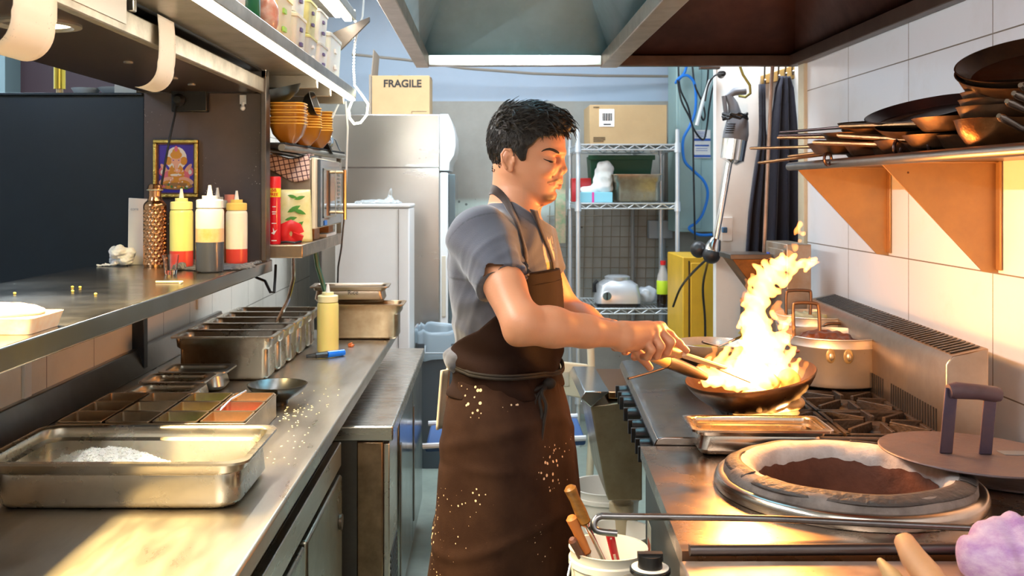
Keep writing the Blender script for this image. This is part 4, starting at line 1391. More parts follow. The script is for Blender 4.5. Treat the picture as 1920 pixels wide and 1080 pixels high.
# scraps
sc = imesh('food_scrap', [(ell(W(658, 643, 4.05), (.014, .010, .008)), 0, 'u'), (wob(4, .002, 70), 0, 'd')], W(658, 643, 4.05) - V(.02, .02, .012), W(658, 643, 4.05) + V(.02, .02, .012), .002, M('scrap_red', (.55, .12, .02), .4))
sc.location.z += .902 - W(658, 643, 4.05).z + .005
tag(sc, 'small reddish scrap of food on the worktop', 'food')
mb = MB()
for i in range(60):
    mb.sph((rg.uniform(-.62, -.45), rg.uniform(2.3, 3.2), ZW + .0008), (.002, .0015, .0009), 5, 4)
for i in range(30):
    mb.sph((rg.uniform(-.58, -.5), rg.uniform(2.75, 2.95), ZW + .0008), (.003, .0015, .0009), 5, 4)
o = tag(mb.build('crumbs', M('crumb_pale', (.75, .72, .5), .6)), 'pale crumbs scattered over the open worktop', 'crumbs')
o['kind'] = 'stuff'
# ================================================================== BACK OF THE KITCHEN
# upright fridge
FS = M('fridge_steel', (.62, .58, .54), .24, 1, var=.08, vs=1.5, rvar=.05, bump=.004, bs=2, stretch=(1, 1, 3))
t = thing('upright_fridge', 'tall stainless steel upright fridge with rounded white door edge', 'fridge', (-.63, 6.3, 0))
MB().box(-.99, -.285, 5.96, 6.66, .08, 1.972).build('body', FS, t, bevel=.006)
MB().box(-.992, -.284, 5.955, 5.96, 1.655, 1.662).box(-.995, -.98, 5.95, 5.96, .1, 1.97).build('seam', DSTEEL, t)
hd = [(-.284, 1.972), (-.235, 1.972), (-.215, 1.93), (-.195, 1.86), (-.19, 1.79), (-.20, 1.73), (-.225, 1.69), (-.23, 1.64), (-.284, 1.64)]
MB().prism(hd, 'y', 5.955, 6.66).build('head_panel', WHITEM, t, bevel=.003)
MB().box(-.283, -.235, 5.957, 6.66, .10, 1.63).build('door', WHITEM, t, bevel=.01, seg=3)
MB().box(-.234, -.195, 6.0, 6.62, .12, 1.62).build('door_glass', M('fridge_glass', (.10, .13, .14), .08, coat=.5), t, bevel=.004)
MB().box(-.272, -.248, 5.950, 5.957, .78, 1.14).build('handle', M('handle_cream', (.60, .55, .45), .4), t, bevel=.006)
MB().lathe([(0, 0), (.03, 0), (.03, .08), (0, .08)], 10, (-.35, 6.1, 0)).lathe([(0, 0), (.03, 0), (.03, .08), (0, .08)], 10, (-.9, 6.1, 0)).build('foot', DSTEEL, t)
# fragile box
t = thing('cardboard_box', 'open cardboard box marked FRAGILE on top of the upright fridge', 'box', (-.53, 6.25, 1.973))
MB().box(-.70, -.352, 6.10, 6.42, 1.973, 2.215).build('box', CARD, t, bevel=.002)
MB().hexa([(-.705, 6.10, 2.21), (-.70, 6.10, 2.21), (-.70, 6.42, 2.21), (-.705, 6.42, 2.21), (-.69, 6.09, 2.37), (-.685, 6.09, 2.37), (-.685, 6.40, 2.37), (-.69, 6.40, 2.37)]).box(-.715, -.703, 6.09, 6.12, 1.98, 2.22).build('flap', M('flap_grey', (.30, .24, .18), .8), t)
MB().hexa([(-.56, 6.42, 2.215), (-.352, 6.42, 2.215), (-.352, 6.30, 2.222), (-.56, 6.30, 2.235), (-.56, 6.42, 2.218), (-.352, 6.42, 2.218), (-.352, 6.30, 2.226), (-.56, 6.30, 2.24)]).build('flap', CARDIN, t)
text('box_print', 'FRAGILE', (-.515, 6.0985, 2.165), .062, INK, t, bold=.0016)
MB().box(-.46, -.37, 6.0985, 6.0995, 1.978, 1.982).box(-.46, -.458, 6.0985, 6.0995, 1.982, 2.0).box(-.46, -.37, 6.0985, 6.0995, 1.998, 2.0).build('box_print', INK, t)
# white freezer
t = thing('chest_freezer', 'small white freezer in front of the upright fridge', 'freezer', (-.57, 5.35, 0))
MB().box(-.77, -.395, 5.10, 5.44, .0, 1.435).build('body', WHITEM, t, bevel=.008, seg=3)
MB().box(-.775, -.392, 5.09, 5.44, 1.437, 1.455).build('lid', WHITEM, t, bevel=.006)
MB().box(-.452, -.449, 5.095, 5.1, .1, 1.43).build('seam', DSTEEL, t)
prims = [(ell((-.56, 5.2, 1.462), (.12, .08, .012)), 0, 'u'), (cap((-.51, 5.2, 1.46), (-.495, 5.2, 1.53), .02, .006), .02, 'u'), (wob(8, .004, 22), 0, 'd')]
tag(imesh('plastic_film', prims, (-.72, 5.08, 1.455), (-.42, 5.30, 1.56), .005, M('film', (.8, .85, .85), .1, trans=.7, alpha=.7)), 'crumpled clear plastic film on the white freezer', 'film')
# bin
BINM = M('bin_grey', (.055, .065, .075), .5, bump=.05, bs=30)
t = thing('rubbish_bin', 'tall dark grey wheelie bin with clear liner beside the cook', 'bin', (-.27, 5.7, 0))
MB().loft([rrect(.105, .13, .02, 0, 5, -.265, 5.68), rrect(.125, .155, .03, .60, 5, -.265, 5.68), rrect(.125, .155, .03, .66, 5, -.265, 5.68)]).build('body', BINM, t, smooth=30)
MB().loft([rrect(.133, .165, .03, .64, 5, -.265, 5.68), rrect(.133, .165, .03, .69, 5, -.265, 5.68), rrect(.115, .15, .03, .69, 5, -.265, 5.68), rrect(.115, .15, .03, .66, 5, -.265, 5.68)]).build('rim', BINM, t, bevel=.003)
MB().tube([(-.34, 5.50, .68), (-.34, 5.47, .645), (-.19, 5.47, .645), (-.19, 5.50, .68)], .006).build('handle', M('grey_handle', (.3, .35, .38), .4), t)
LIN = M('bin_liner', (.55, .70, .80), .12, trans=.35, alpha=.75)
MB().grid(lambda u, v: ((-.265 + (.137 + .006 * math.sin(u * 90)) * math.copysign(min(1, abs(math.cos(u * 6.283)) ** .4), math.cos(u * 6.283)), 5.68 + (.169 + .006 * math.sin(u * 70)) * math.copysign(min(1, abs(math.sin(u * 6.283)) ** .4), math.sin(u * 6.283)), .60 + .16 * v + .008 * math.sin(u * 60 + v * 4))), 120, 8).build('liner', LIN, t, solid=.001)

# ------------------------------------------------------------ wire rack
RACKM = M('rack_chrome', (.66, .70, .72), .35, .6)
t = thing('wire_rack', 'four post chrome wire rack behind the cook', 'rack', (.83, 6.3, 0))
for x in (.535, 1.125):
    for y in (6.02, 6.60):
        MB().lathe([(.0, 0), (.013, 0), (.013, 1.885), (0, 1.89)], 14, (x, y, 0)).build('post', RACKM, t)
for z in (.30, .82, 1.445, 1.795):
    mb = MB()
    for y in (6.02, 6.60):
        mb.tube([(.535, y, z), (1.125, y, z)], .005, 6).tube([(.535, y, z - .03), (1.125, y, z - .03)], .0045, 6)
        n = 14
        mb.tube([(.54 + .58 * i / n, y, z - (.028 if i % 2 else .002)) for i in range(n + 1)], .004, 6)
    for x in (.535, 1.125):
        mb.tube([(x, 6.02, z), (x, 6.60, z)], .005, 6).tube([(x, 6.02, z - .03), (x, 6.60, z - .03)], .0045, 6)
        n = 14
        mb.tube([(x, 6.02 + .58 * i / n, z - (.028 if i % 2 else .002)) for i in range(n + 1)], .004, 6)
        for y in (6.02, 6.60):
            mb.lathe([(.0, -.045), (.02, -.045), (.017, .012), (0, .012)], 12, (x, y, z))
    for i in range(1, 26):
        mb.tube([(.535 + .59 * i / 26, 6.02, z), (.535 + .59 * i / 26, 6.60, z)], .0028, 5)
    mb.build('shelf', RACKM, t)
R_ = 'wire rack'
# top box
t = thing('cardboard_box', 'wide cardboard box with white barcode label on top of the wire rack', 'box', (.84, 6.2, 1.80))
MB().box(.608, 1.07, 6.06, 6.42, 1.801, 2.035).build('box', CARD, t, bevel=.002)
MB().box(.665, .755, 6.057, 6.0595, 1.905, 2.01).build('label', PAPER, t)
mb = MB()
for i in range(12):
    mb.box(.682 + i * .005, .682 + i * .005 + (.0018 + .0012 * (i % 3)), 6.0555, 6.0568, 1.94, 1.985)
mb.box(.69, .735, 6.0555, 6.0568, 1.915, 1.922)
mb.build('barcode', INK, t)
mb = MB()
for i in range(3):
    mb.box(.63, .70 - .01 * (i == 0), 6.057, 6.0595, 1.815 + i * .011, 1.821 + i * .011)
mb.box(.63, .665, 6.057, 6.0595, 2.018, 2.024)
mb.build('box_print', M('print_brown', (.12, .08, .04), .8), t)
# shelf 2 contents
zz = 1.451
place_pan('steel_pan', 'tall steel pan with round scorch mark on the middle rack shelf', .31, .26, .17, .902, 6.20, z=zz, m=M('pan_scorch', (.50, .48, .38), .35, .9, var=.7, vs=5, col2=(.14, .07, .03), rvar=.2, thr=-.06), r=.03)
t = thing('green_crate', 'dark green plastic crate at the back of the middle rack shelf', 'crate', (.83, 6.48, zz))
mb = MB().hexa([(.66, 6.38, zz), (1.0, 6.38, zz), (1.0, 6.58, zz), (.66, 6.58, zz), (.64, 6.37, 1.74), (1.04, 6.37, 1.74), (1.04, 6.59, 1.74), (.64, 6.59, 1.74)])
mb.build('crate', M('crate_green', (.01, .07, .03), .5), t, bevel=.004)
MB().box(.63, 1.05, 6.36, 6.375, 1.715, 1.745).build('rim', M('crate_green2', (.015, .09, .04), .5), t, bevel=.003)
prims = [(cap((.70, 6.20, zz + .10), (.715, 6.20, zz + .20), .065, .055), 0, 'u'), (ell((.63, 6.17, zz + .07), (.07, .05, .03)), .03, 'u'), (wob(12, .004, 16), 0, 'd')]
tag(imesh('white_cloth', prims, (.54, 6.10, zz + .035), (.80, 6.28, zz + .27), .006, M('cloth_white', (.82, .80, .76), .8, sheen=.2, bump=.4, bs=25)), 'white cloth sack heaped beside the scorched pan', 'cloth')
t = thing('glove_box', 'pale blue carton with pink stripe under the white cloth', 'carton', (.64, 6.15, zz))
MB().box(.55, .745, 6.06, 6.24, zz, zz + .062).build('carton', M('carton_blue', (.25, .62, .75), .5), t, bevel=.002)
MB().box(.622, .634, 6.0575, 6.06, zz, zz + .062).build('stripe', M('stripe_pink', (.75, .05, .35), .5), t)
tag(MB().box(.53, .66, 6.40, 6.52, zz, zz + .15).build('red_tin', M('tin_red', (.45, .015, .02), .4), bevel=.004), 'red tin behind the white cloth on the rack', 'tin')
t = MB().box(.44, .505, 6.60, 6.70, 1.18, 1.64)
tag(t.build('snack_display', M('snack', (.6, .35, .25), .5, var=.7, vs=20, col2=(.1, .3, .15))), 'strip of colourful snack packets hanging beside the rack', 'packets')
# shelf 3 contents: food processor
zz = .826
SILV = M('silver_plastic', (.62, .65, .68), .3, .5)
t = thing('food_processor', 'silver food processor base with round dial on the lower rack shelf', 'food processor', (.78, 6.15, zz))
MB().loft([rrect(.135, .10, .03, zz + .02, 5, .785, 6.15), rrect(.135, .10, .03, zz + .05, 5, .785, 6.15), rrect(.118, .09, .04, zz + .13, 5, .785, 6.15), rrect(.08, .07, .04, zz + .155, 5, .785, 6.15)]).build('body', SILV, t)
MB().loft([rrect(.13, .095, .03, zz, 5, .785, 6.15), rrect(.13, .095, .03, zz + .02, 5, .785, 6.15)]).build('base', BLACK, t)
MB().lathe([(0, 0), (.075, 0), (.078, .02), (.06, .028), (0, .03)], 28, (.785, 6.15, zz + .155)).build('turntable', SILV, t)
d = MB().cyl((.71, 6.056, zz + .07), (.71, 6.035, zz + .067), .026).build('dial', CHROME, t)
MB().box(.706, .714, 6.028, 6.036, zz + .045, zz + .09).build('pointer', BLACK, d, bevel=.002)
MB().tube([(.665, 6.15, zz + .15), (.645, 6.15, zz + .13), (.645, 6.15, zz + .08)], .012).build('handle', BLACK, t)
tag(MB().lathe([(0, 0), (.03, 0), (.08, .05), (.078, .052), (.028, .006), (0, .005)], 28, (.96, 6.42, zz)).build('dark_bowl', BBOWL), 'shallow dark bowl behind the food processor', 'bowl')
prims = [(ell((.97, 6.22, zz + .055), (.07, .06, .055)), 0, 'u'), (wob(17, .005, 18), 0, 'd'), (plane((0, 0, zz + .001), (0, 0, -1)), 0, 'i')]
tag(imesh('plastic_bag', prims, (.88, 6.13, zz - .01), (1.06, 6.30, zz + .13), .006, M('bag_grey', (.55, .60, .65), .2, coat=.5)), 'crumpled clear plastic bag between the food processor and sauce bottle', 'bag')
t = thing('sauce_bottle', 'dark sauce bottle with green label and red cap on the rack', 'bottle', (1.04, 6.10, zz))
c = (1.052, 6.09, zz)
MB().lathe([(0, 0), (.036, 0), (.038, .005), (.038, .075), (0, .075)], 28, c).build('sauce', M('soy', (.015, .008, .005), .15, coat=.5), t)
MB().lathe([(0, .075), (.0375, .075), (.0385, .078), (.0385, .155), (.0375, .157), (0, .157)], 28, c).build('label', M('label_lime', (.55, .75, .03), .4), t)
MB().lathe([(0, .157), (.037, .157), (.032, .19), (.015, .235), (.014, .25), (0, .25)], 28, c).build('bottle', M('clear_grey', (.45, .42, .38), .1, coat=.5), t)
MB().lathe([(0, .25), (.017, .25), (.017, .275), (0, .275)], 20, c).build('cap', RED, t)
# wall clutter behind the rack: mesh panel and pipes
mb = MB()
for i in range(14):
    x = .40 + i * .06
    mb.tube([(x, 6.87, .55), (x + .02, 6.87, 1.42)], .003, 5)
for i in range(12):
    z = .58 + i * .07
    mb.tube([(.40, 6.868, z), (1.22, 6.868, z)], .003, 5)
tag(mb.build('mesh_panel', M('mesh_wire', (.30, .25, .18), .5, .4)), 'rusty wire mesh panel fixed to the wall behind the rack', 'mesh')
tag(MB().box(1.08, 1.24, 6.80, 6.899, 1.2, 1.32).build('junction_box', M('grey_box', (.35, .38, .4), .5), bevel=.004), 'small grey junction box on the wall behind the rack', 'junction box')
for x, n in ((.98, 'thin grey pipe rising behind the scorched pan'), (1.19, 'thin grey pipe rising behind the rack post near the teal panel')):
    tag(MB().tube([(x, 6.86, .0), (x, 6.86, 1.9)], .012).build('pipe', M('pipe_grey', (.32, .32, .31), .5, .3)), n, 'pipe')

# ------------------------------------------------------------ electrical corner
TEAL = M('teal_panel', (.36, .52, .50), .45, var=.12, vs=3)
a, b = W(1268, 435, 6.5), W(1350, 90, 6.5)
t = thing('electrical_panel', 'pale teal electrical cabinet hung with blue and black cables', 'cabinet', (a.x, 6.5, a.z))
MB().box(a.x, 1.60, 6.50, 6.80, a.z, b.z).build('body', TEAL, t, bevel=.006)
MB().box(a.x + .02, a.x + .16, 6.494, 6.50, a.z + .02, b.z - .02).build('door', TEAL, t, bevel=.004)
n = W(1316, 270, 6.49)
t = thing('notice', 'white notice with blue bands taped on the teal cabinet', 'notice', (n.x, 6.49, n.z))
MB().box(n.x - .055, n.x + .055, 6.487, 6.490, n.z - .09, n.z + .09).build('sheet', PAPER, t)
BLU = M('notice_blue', (.04, .12, .45), .5)
mb = MB().box(n.x - .055, n.x + .055, 6.4855, 6.4868, n.z + .02, n.z + .035).box(n.x - .055, n.x + .055, 6.4855, 6.4868, n.z - .085, n.z - .07).box(n.x - .045, n.x + .045, 6.4855, 6.4868, n.z - .015, n.z - .005)
for i in range(4):
    mb.box(n.x - .04, n.x + .03 - .01 * (i % 2), 6.4855, 6.4868, n.z + .045 + i * .01, n.z + .048 + i * .01)
for i in range(2):
    mb.box(n.x - .04, n.x + .035, 6.4855, 6.4868, n.z - .03 - i * .014, n.z - .027 - i * .014)
mb.build('notice_print', BLU, t)


def smooth_path(pts, k=6):
    pts = [Vector(p) for p in pts]
    out = []
    for i in range(len(pts) - 1):
        p0, p1, p2, p3 = pts[max(i - 1, 0)], pts[i], pts[i + 1], pts[min(i + 2, len(pts) - 1)]
        for j in range(k):
            u = j / k
            out.append(.5 * ((2 * p1) + (p2 - p0) * u + (2 * p0 - 5 * p1 + 4 * p2 - p3) * u * u + (3 * p1 - p0 - 3 * p2 + p3) * u ** 3))
    out.append(pts[-1])
    return out


BLC = M('blue_cable', (.02, .22, .75), .4)
P = [(1288, 118), (1284, 135), (1272, 150), (1267, 155), (1275, 145), (1290, 142), (1303, 160), (1304, 205), (1294, 235), (1281, 262), (1283, 300), (1300, 320), (1320, 340), (1327, 365), (1318, 400), (1305, 418), (1292, 428), (1310, 440), (1335, 440)]
tag(MB().tube(smooth_path([W(x, y, 6.42 + .02 * math.sin(i)) for i, (x, y) in enumerate(P)]), .009).build('blue_cable', BLC), 'bright blue cable looping down the teal cabinet', 'cable')
for i, (P, lab) in enumerate((([(1272, 122), (1275, 165), (1290, 200), (1300, 240), (1318, 262), (1325, 240), (1330, 200), (1338, 160), (1352, 145)], 'black cable looping from the wall plug over the notice'),
               ([(1298, 120), (1303, 160), (1316, 190), (1322, 215), (1318, 225), (1312, 200), (1325, 160), (1328, 130)], 'tangled black cable near the top of the teal cabinet'),
               ([(1270, 150), (1278, 190), (1298, 235), (1300, 300), (1303, 450)], 'thin dark cable hanging straight down the teal cabinet'))):
    tag(MB().tube(smooth_path([W(x, y, 6.44 - .03 * i) for x, y in P]), .006).build('black_cable', BLACK), lab, 'cable')
tag(MB().tube([W(1332, 150, 6.3), W(1318, 190, 6.3), W(1306, 235, 6.3)], .012).build('white_cable', WHITEP), 'short thick white cable slanting over the teal cabinet', 'cable')
# wall apron items
p = W(1352, 140, 4.60)
t = thing('wall_plug', 'black plug and cord in the white wall above the hand blender', 'plug', p)
MB().cyl(p, p + V(0, -.045, 0), .018, .012).build('plug', BLACK, t)
MB().tube(smooth_path([p + V(0, -.045, 0), W(1340, 142, 4.52), W(1328, 160, 4.55), W(1322, 190, 4.56)]), .004).build('cord', BLACK, t)
tag(MB().box(*sorted((W(1310, 130, 4.61).x, W(1348, 118, 4.61).x)), 4.58, 4.615, W(1310, 130, 4.6).z, W(1310, 118, 4.6).z).build('wall_bracket', DSTEEL, bevel=.003), 'small dark bracket near the top of the white wall', 'bracket')
p = W(1362, 432, 4.60)
t = thing('wall_socket', 'white double wall socket below the hand blender shaft', 'socket', p)
MB().box(p.x - .02, p.x + .03, 4.605, 4.62, p.z - .05, p.z + .06).build('plate', WHITEP, t, bevel=.003)
MB().box(p.x - .022, p.x - .002, 4.57, 4.605, p.z - .01, p.z + .015).build('plug', M('plug_blue', (.03, .1, .2), .4), t, bevel=.003)
# hand blender
t = thing('hand_blender', 'large steel and grey hand blender hanging from a hook on the white wall', 'blender', W(1370, 240, 4.50))
GREYP = M('grey_plastic', (.16, .17, .19), .35)
ax0, ax1 = W(1385, 170, 4.50), W(1331, 470, 4.54)
def bl(px, py):
    return W(px, py, 4.50)
MB().tube([bl(1385, 215), bl(1383, 228), bl(1380, 250), bl(1378, 262)], [.038, .048, .056, .055], 24).build('motor_top', GREYP, t)
MB().tube([bl(1378, 262), bl(1373, 300), bl(1370, 305)], [.055, .052, .030], 24).build('motor_case', CHROME, t)
MB().tube([bl(1378, 215), bl(1374, 195), bl(1367, 180), bl(1377, 172), bl(1398, 170)], [.03, .022, .018, .018, .018], 12).tube([bl(1357, 180), bl(1360, 205), bl(1362, 222)], .010, 10).build('handle', GREYP, t)
mb = MB()
for i in range(5):
    q = bl(1366 - i, 234 + i * 4)
    mb.box(q.x - .018, q.x + .018, q.y - .057, q.y - .045, q.z - .002, q.z + .002)
mb.build('vents', BLACK, t)
MB().tube([bl(1367, 305), bl(1352, 395), bl(1341, 455)], [.016, .014, .014], 16).build('shaft', CHROME, t)
MB().tube([bl(1343, 448), bl(1338, 462), bl(1336, 470)], [.022, .034, .036], 20).build('bell', CHROME, t)
MB().tube([bl(1376, 214 + (i % 3) * 5) + V(.055 * math.cos(i * .8), -.02 + .05 * math.sin(i * .8), 0) for i in range(26)], .006).build('coiled_cord', BLACK, t)
tag(MB().sph(W(1310, 468, 4.56), .038).sph(W(1334, 478, 4.50), .040).build('black_plugs', M('plug_lump', (.02, .02, .022), .4)), 'pair of round black plugs under the hand blender', 'plug')
tag(MB().tube([W(1386, 120, 4.45), W(1393, 140, 4.45), W(1406, 160, 4.45), W(1407, 175, 4.45), W(1398, 182, 4.45), W(1386, 180, 4.48)], .006).build('wire_hook', M('hook_brass', (.25, .22, .06), .4, .8)), 'bent wire hook hanging from the hood rail beside the blender', 'hook')
# coat hooks and aprons
a, b = W(1427, 160, 4.60), W(1489, 122, 4.60)
t = thing('hook_rail', 'wooden hook rail with dark double hooks on the white wall', 'hook rail', ((a.x + b.x) / 2, 4.6, a.z))
MB().hexa([(a.x, 4.59, W(0, 158, 4.6).z), (b.x, 4.59, W(0, 148, 4.6).z), (b.x, 4.615, W(0, 148, 4.6).z), (a.x, 4.615, W(0, 158, 4.6).z),
           (a.x, 4.59, W(0, 142, 4.6).z), (b.x, 4.59, W(0, 122, 4.6).z), (b.x, 4.615, W(0, 122, 4.6).z), (a.x, 4.615, W(0, 142, 4.6).z)]).build('board', M('hook_board', (.55, .33, .10), .5, var=.3, vs=9), t, bevel=.003)
for i in range(5):
    x = a.x + (b.x - a.x) * (.08 + .21 * i)
    z = a.z + .035 + .010 * i
    MB().tube([(x, 4.59, z), (x - .01, 4.55, z + .005), (x - .02, 4.51, z + .035), (x - .025, 4.50, z + .045)], .004).tube([(x, 4.59, z - .01), (x - .005, 4.56, z - .03), (x - .01, 4.54, z - .015)], .004).build('hook', DSTEEL, t)
NAVY = M('navy_cloth', (.011, .013, .030), .85, var=.3, vs=6, sheen=.08, bump=.15, bs=60)


def hang(label, cols, y, name='hanging_apron', ph=0):
    """cols: list of (py, px_left, px_right)"""
    def f(u, v):
        q = v * (len(cols) - 1)
        i = min(int(q), len(cols) - 2)
        r = q - i
        py = cols[i][0] * (1 - r) + cols[i + 1][0] * r
        xl = cols[i][1] * (1 - r) + cols[i + 1][1] * r
        xr = cols[i][2] * (1 - r) + cols[i + 1][2] * r
        p = W(xl + (xr - xl) * u, py, y)
        p.y = y + (.012 + .02 * v) * math.sin(u * 17 + ph + v * 2)
        return p
    return tag(MB().grid(f, 40, 24).build(name, NAVY, solid=.004), label, 'apron', 'dark aprons on the hook rail')


hang('dark navy apron hanging nearest the tiled corner on the hook rail', [(143, 1462, 1480), (165, 1455, 1486), (230, 1448, 1492), (330, 1443, 1498), (480, 1436, 1502)], 4.50)
hang('black apron with long strap hanging beside the thin pole', [(158, 1424, 1434), (240, 1425, 1435), (275, 1422, 1440), (330, 1412, 1444), (400, 1402, 1444), (500, 1394, 1444)], 4.54, ph=2)
tag(MB().tube([W(1449, 118, 4.36), W(1446, 160, 4.36), W(1440, 300, 4.36), W(1433, 470, 4.36), W(1428, 600, 4.36)], .0085).build('thin_pole', M('pole', (.42, .30, .24), .35, .7, var=.5, vs=12)), 'thin worn metal pole standing in front of the aprons', 'pole')
# yellow cabinet
a, b = W(1280, 640, 5.3), W(1347, 482, 5.3)
t = thing('yellow_cabinet', 'bright yellow cabinet standing below the teal panel', 'cabinet', (a.x + .1, 5.4, 0))
YC = M('cab_yellow', (.72, .42, .02), .45, var=.25, vs=5)
MB().box(a.x, 1.5, 5.3, 5.75, 0.0, b.z).build('body', YC, t, bevel=.006)
MB().box(a.x + .03, a.x + .036, 5.294, 5.30, .05, b.z - .02).build('seam', BLACK, t)
MB().box(a.x + .04, 1.45, 5.288, 5.299, .05, b.z - .03).build('door', YC, t, bevel=.004)
tag(MB().tube(smooth_path([W(1332, 478, 4.54), W(1325, 500, 5.0), W(1318, 540, 5.2), W(1322, 600, 5.26), W(1322, 660, 5.26)]), .006).build('black_cable', BLACK), 'black cable hanging down before the yellow cabinet', 'cable')
tag(MB().tube(smooth_path([W(1330, 482, 4.54), W(1300, 510, 4.8), W(1276, 540, 5.2), W(1262, 575, 5.3)]), .006).build('black_cable', BLACK), 'black cable sweeping from the plugs towards the sauce bottle', 'cable')
tag(MB().box(W(1347, 0, 4.9).x, 1.6, 4.75, 4.9, 0, .1).build('floor_block', DSTEEL), 'dark block on the floor behind the white wall', 'block')

# ------------------------------------------------------------ folding chair
CRC = M('chair_cream', (.74, .70, .52), .4)
t = thing('folding_chair', 'cream framed folding chair with blue seat behind the cook', 'chair', (.1, 4.45, 0))
Yc = 4.35
MB().tube(smooth_path([(.42, Yc, 0), (.445, Yc, .5), (.44, Yc, .86), (.42, Yc, .96), (.37, Yc, .995), (.30, Yc + .02, 1.0), (.25, Yc + .1, .99), (.22, Yc + .3, .97), (.24, Yc + .4, .90), (.30, Yc + .42, .5), (.34, Yc + .42, 0)]), .016, 12).build('frame', CRC, t)
MB().hexa([(.26, Yc - .02, .66), (.43, Yc - .02, .63), (.43, Yc, .63), (.26, Yc, .66), (.26, Yc - .02, .80), (.43, Yc - .02, .78), (.43, Yc, .78), (.26, Yc, .80)]).build('back_panel', CRC, t, bevel=.008)
MB().box(.31, .345, Yc - .024, Yc - .02, .69, .75).build('sticker', M('sticker', (.62, .58, .45), .5), t)
MB().hexa([(-.27, Yc, .40), (.42, Yc, .43), (.42, Yc + .40, .43), (-.27, Yc + .40, .40), (-.27, Yc, .425), (.42, Yc, .46), (.42, Yc + .40, .46), (-.27, Yc + .40, .425)]).build('seat', M('seat_blue', (.03, .09, .25), .5), t, bevel=.01)
for yy in (Yc - .01, Yc + .41):
    MB().tube([(-.28, yy, .43), (.42, yy, .465)], .012).build('seat_rail', M('rail_white', (.7, .75, .78), .3), t)
for (x0, x1, y) in ((-.2, -.05, Yc + .02), (-.2, -.05, Yc + .38)):
    MB().tube([(x1, y, .46), (x0, y, .0)], .011).build('leg', CRC, t)

# ------------------------------------------------------------ fryer and buckets
t = thing('fryer', 'steel fryer with slanted top lip and drain pipe at the stove end', 'fryer', (.45, 3.9, .4))
FR = M('fryer_steel', (.40, .33, .22), .32, .8, var=.4, vs=7, col2=(.22, .16, .09), rvar=.1)
MB().prism([(.372, .742), (.56, .765), (.56, .40), (.437, .40), (.43, .42)], 'y', 3.68, 4.18).build('body', FR, t, bevel=.004)
MB().hexa([(.335, 3.66, .775), (.372, 3.66, .742), (.372, 4.18, .742), (.335, 4.18, .775), (.35, 3.66, .80), (.44, 3.66, .80), (.44, 4.18, .80), (.35, 4.18, .80)]).build('top_lip', M('lip_bright', (.55, .60, .64), .2, 1, rvar=.05, var=.1), t, bevel=.003)
MB().box(.44, .56, 3.70, 4.18, .765, .79).build('tank_rim', COP, t, bevel=.003)
MB().lathe([(0, .10), (.038, .10), (.038, .32), (.046, .325), (.046, .355), (.036, .36), (.036, .40), (0, .4)], 24, (.50, 3.80, 0)).build('drain_pipe', M('pipe_plastic', (.45, .38, .25), .4), t)
v = MB().tube([(.40, 3.66, .60), (.36, 3.63, .60), (.355, 3.63, .53), (.352, 3.63, .46)], .008).cyl((.385, 3.67, .60), (.385, 3.60, .60), .012).build('valve', BRASS, t)
MB().lathe([(0, 0), (.028, 0), (.03, .008), (.022, .014), (0, .016)], 24).build('dial', CHROME, t)
t.children[-1].matrix_basis = Matrix.Translation((.40, 3.66, .655)) @ Matrix.Rotation(math.pi / 2, 4, 'X')
BUK = M('bucket_white', (.80, .78, .72), .4)


def bucket(label, x, y, r, h):
    t = thing('bucket', label, 'bucket', (x, y, 0), group='white plastic buckets beside the stove')
    MB().lathe([(0, 0), (r * .84, 0), (r * .86, .005), (r * .97, h * .86), (r * 1.03, h * .865), (r * 1.03, h * .91), (r * .99, h * .915), (r, h * .985), (r * 1.03, h), (r * .96, h), (r * .94, h * .98), (r * .82, .01), (0, .01)], 48, (x, y, 0)).build('bucket', BUK, t)
    return t


t = thing('tool_tub', 'white tub of long handled tools beside the tandoor table corner', 'tub', (.255, 2.15, .525))
MB().lathe([(0, 0), (.068, 0), (.070, .004), (.079, .21), (.084, .213), (.084, .225), (.080, .228), (.081, .243), (.084, .247), (.078, .247), (.076, .24), (.066, .01), (0, .01)], 48, (.255, 2.15, .525)).build('tub', BUK, t)
MB().tube(smooth_path([(.175, 2.13, .75), (.165, 2.10, .70), (.20, 2.06, .66), (.28, 2.055, .67)]), .003).build('handle', CHROME, t)
t = thing('step_stool', 'small dark steel stool under the tub of tools', 'stool', (.255, 2.15, 0))
MB().box(.17, .335, 2.06, 2.24, .505, .524).build('top', DSTEEL, t, bevel=.003)
for xx in (.18, .325):
    for yy in (2.07, 2.23):
        MB().cyl((xx, yy, 0), (xx, yy, .505), .008).build('leg', DSTEEL, t)
bucket('white bucket under the fryer', .47, 4.08, .14, .34)
t = bucket('white bucket with printed label between fryer pipe and tool bucket', .475, 3.66, .12, .30)
MB().box(.42, .50, 3.532, 3.538, .12, .2).build('label', M('label_mixed', (.5, .4, .5), .5, var=.8, vs=50, col2=(.1, .2, .1)), t)
# tools
def tool(name, label, cat, a, b, ra, rb, hm, c=None, rc=.006, extra=None):
    t = thing(name, label, cat, c or b)
    MB().tube([a, a.lerp(b, .06), a.lerp(b, .35), a.lerp(b, .7), b], [ra * .6, ra, ra * .85, rb * 1.1, rb], 14).build('handle', hm, t)
    if c:
        MB().cyl(b, c, rc).build('shaft', CHROME, t)
        MB().cyl(b, b.lerp(c, .08), rb * 1.05, rc * 1.3).build('ferrule', CHROME, t)
    return t


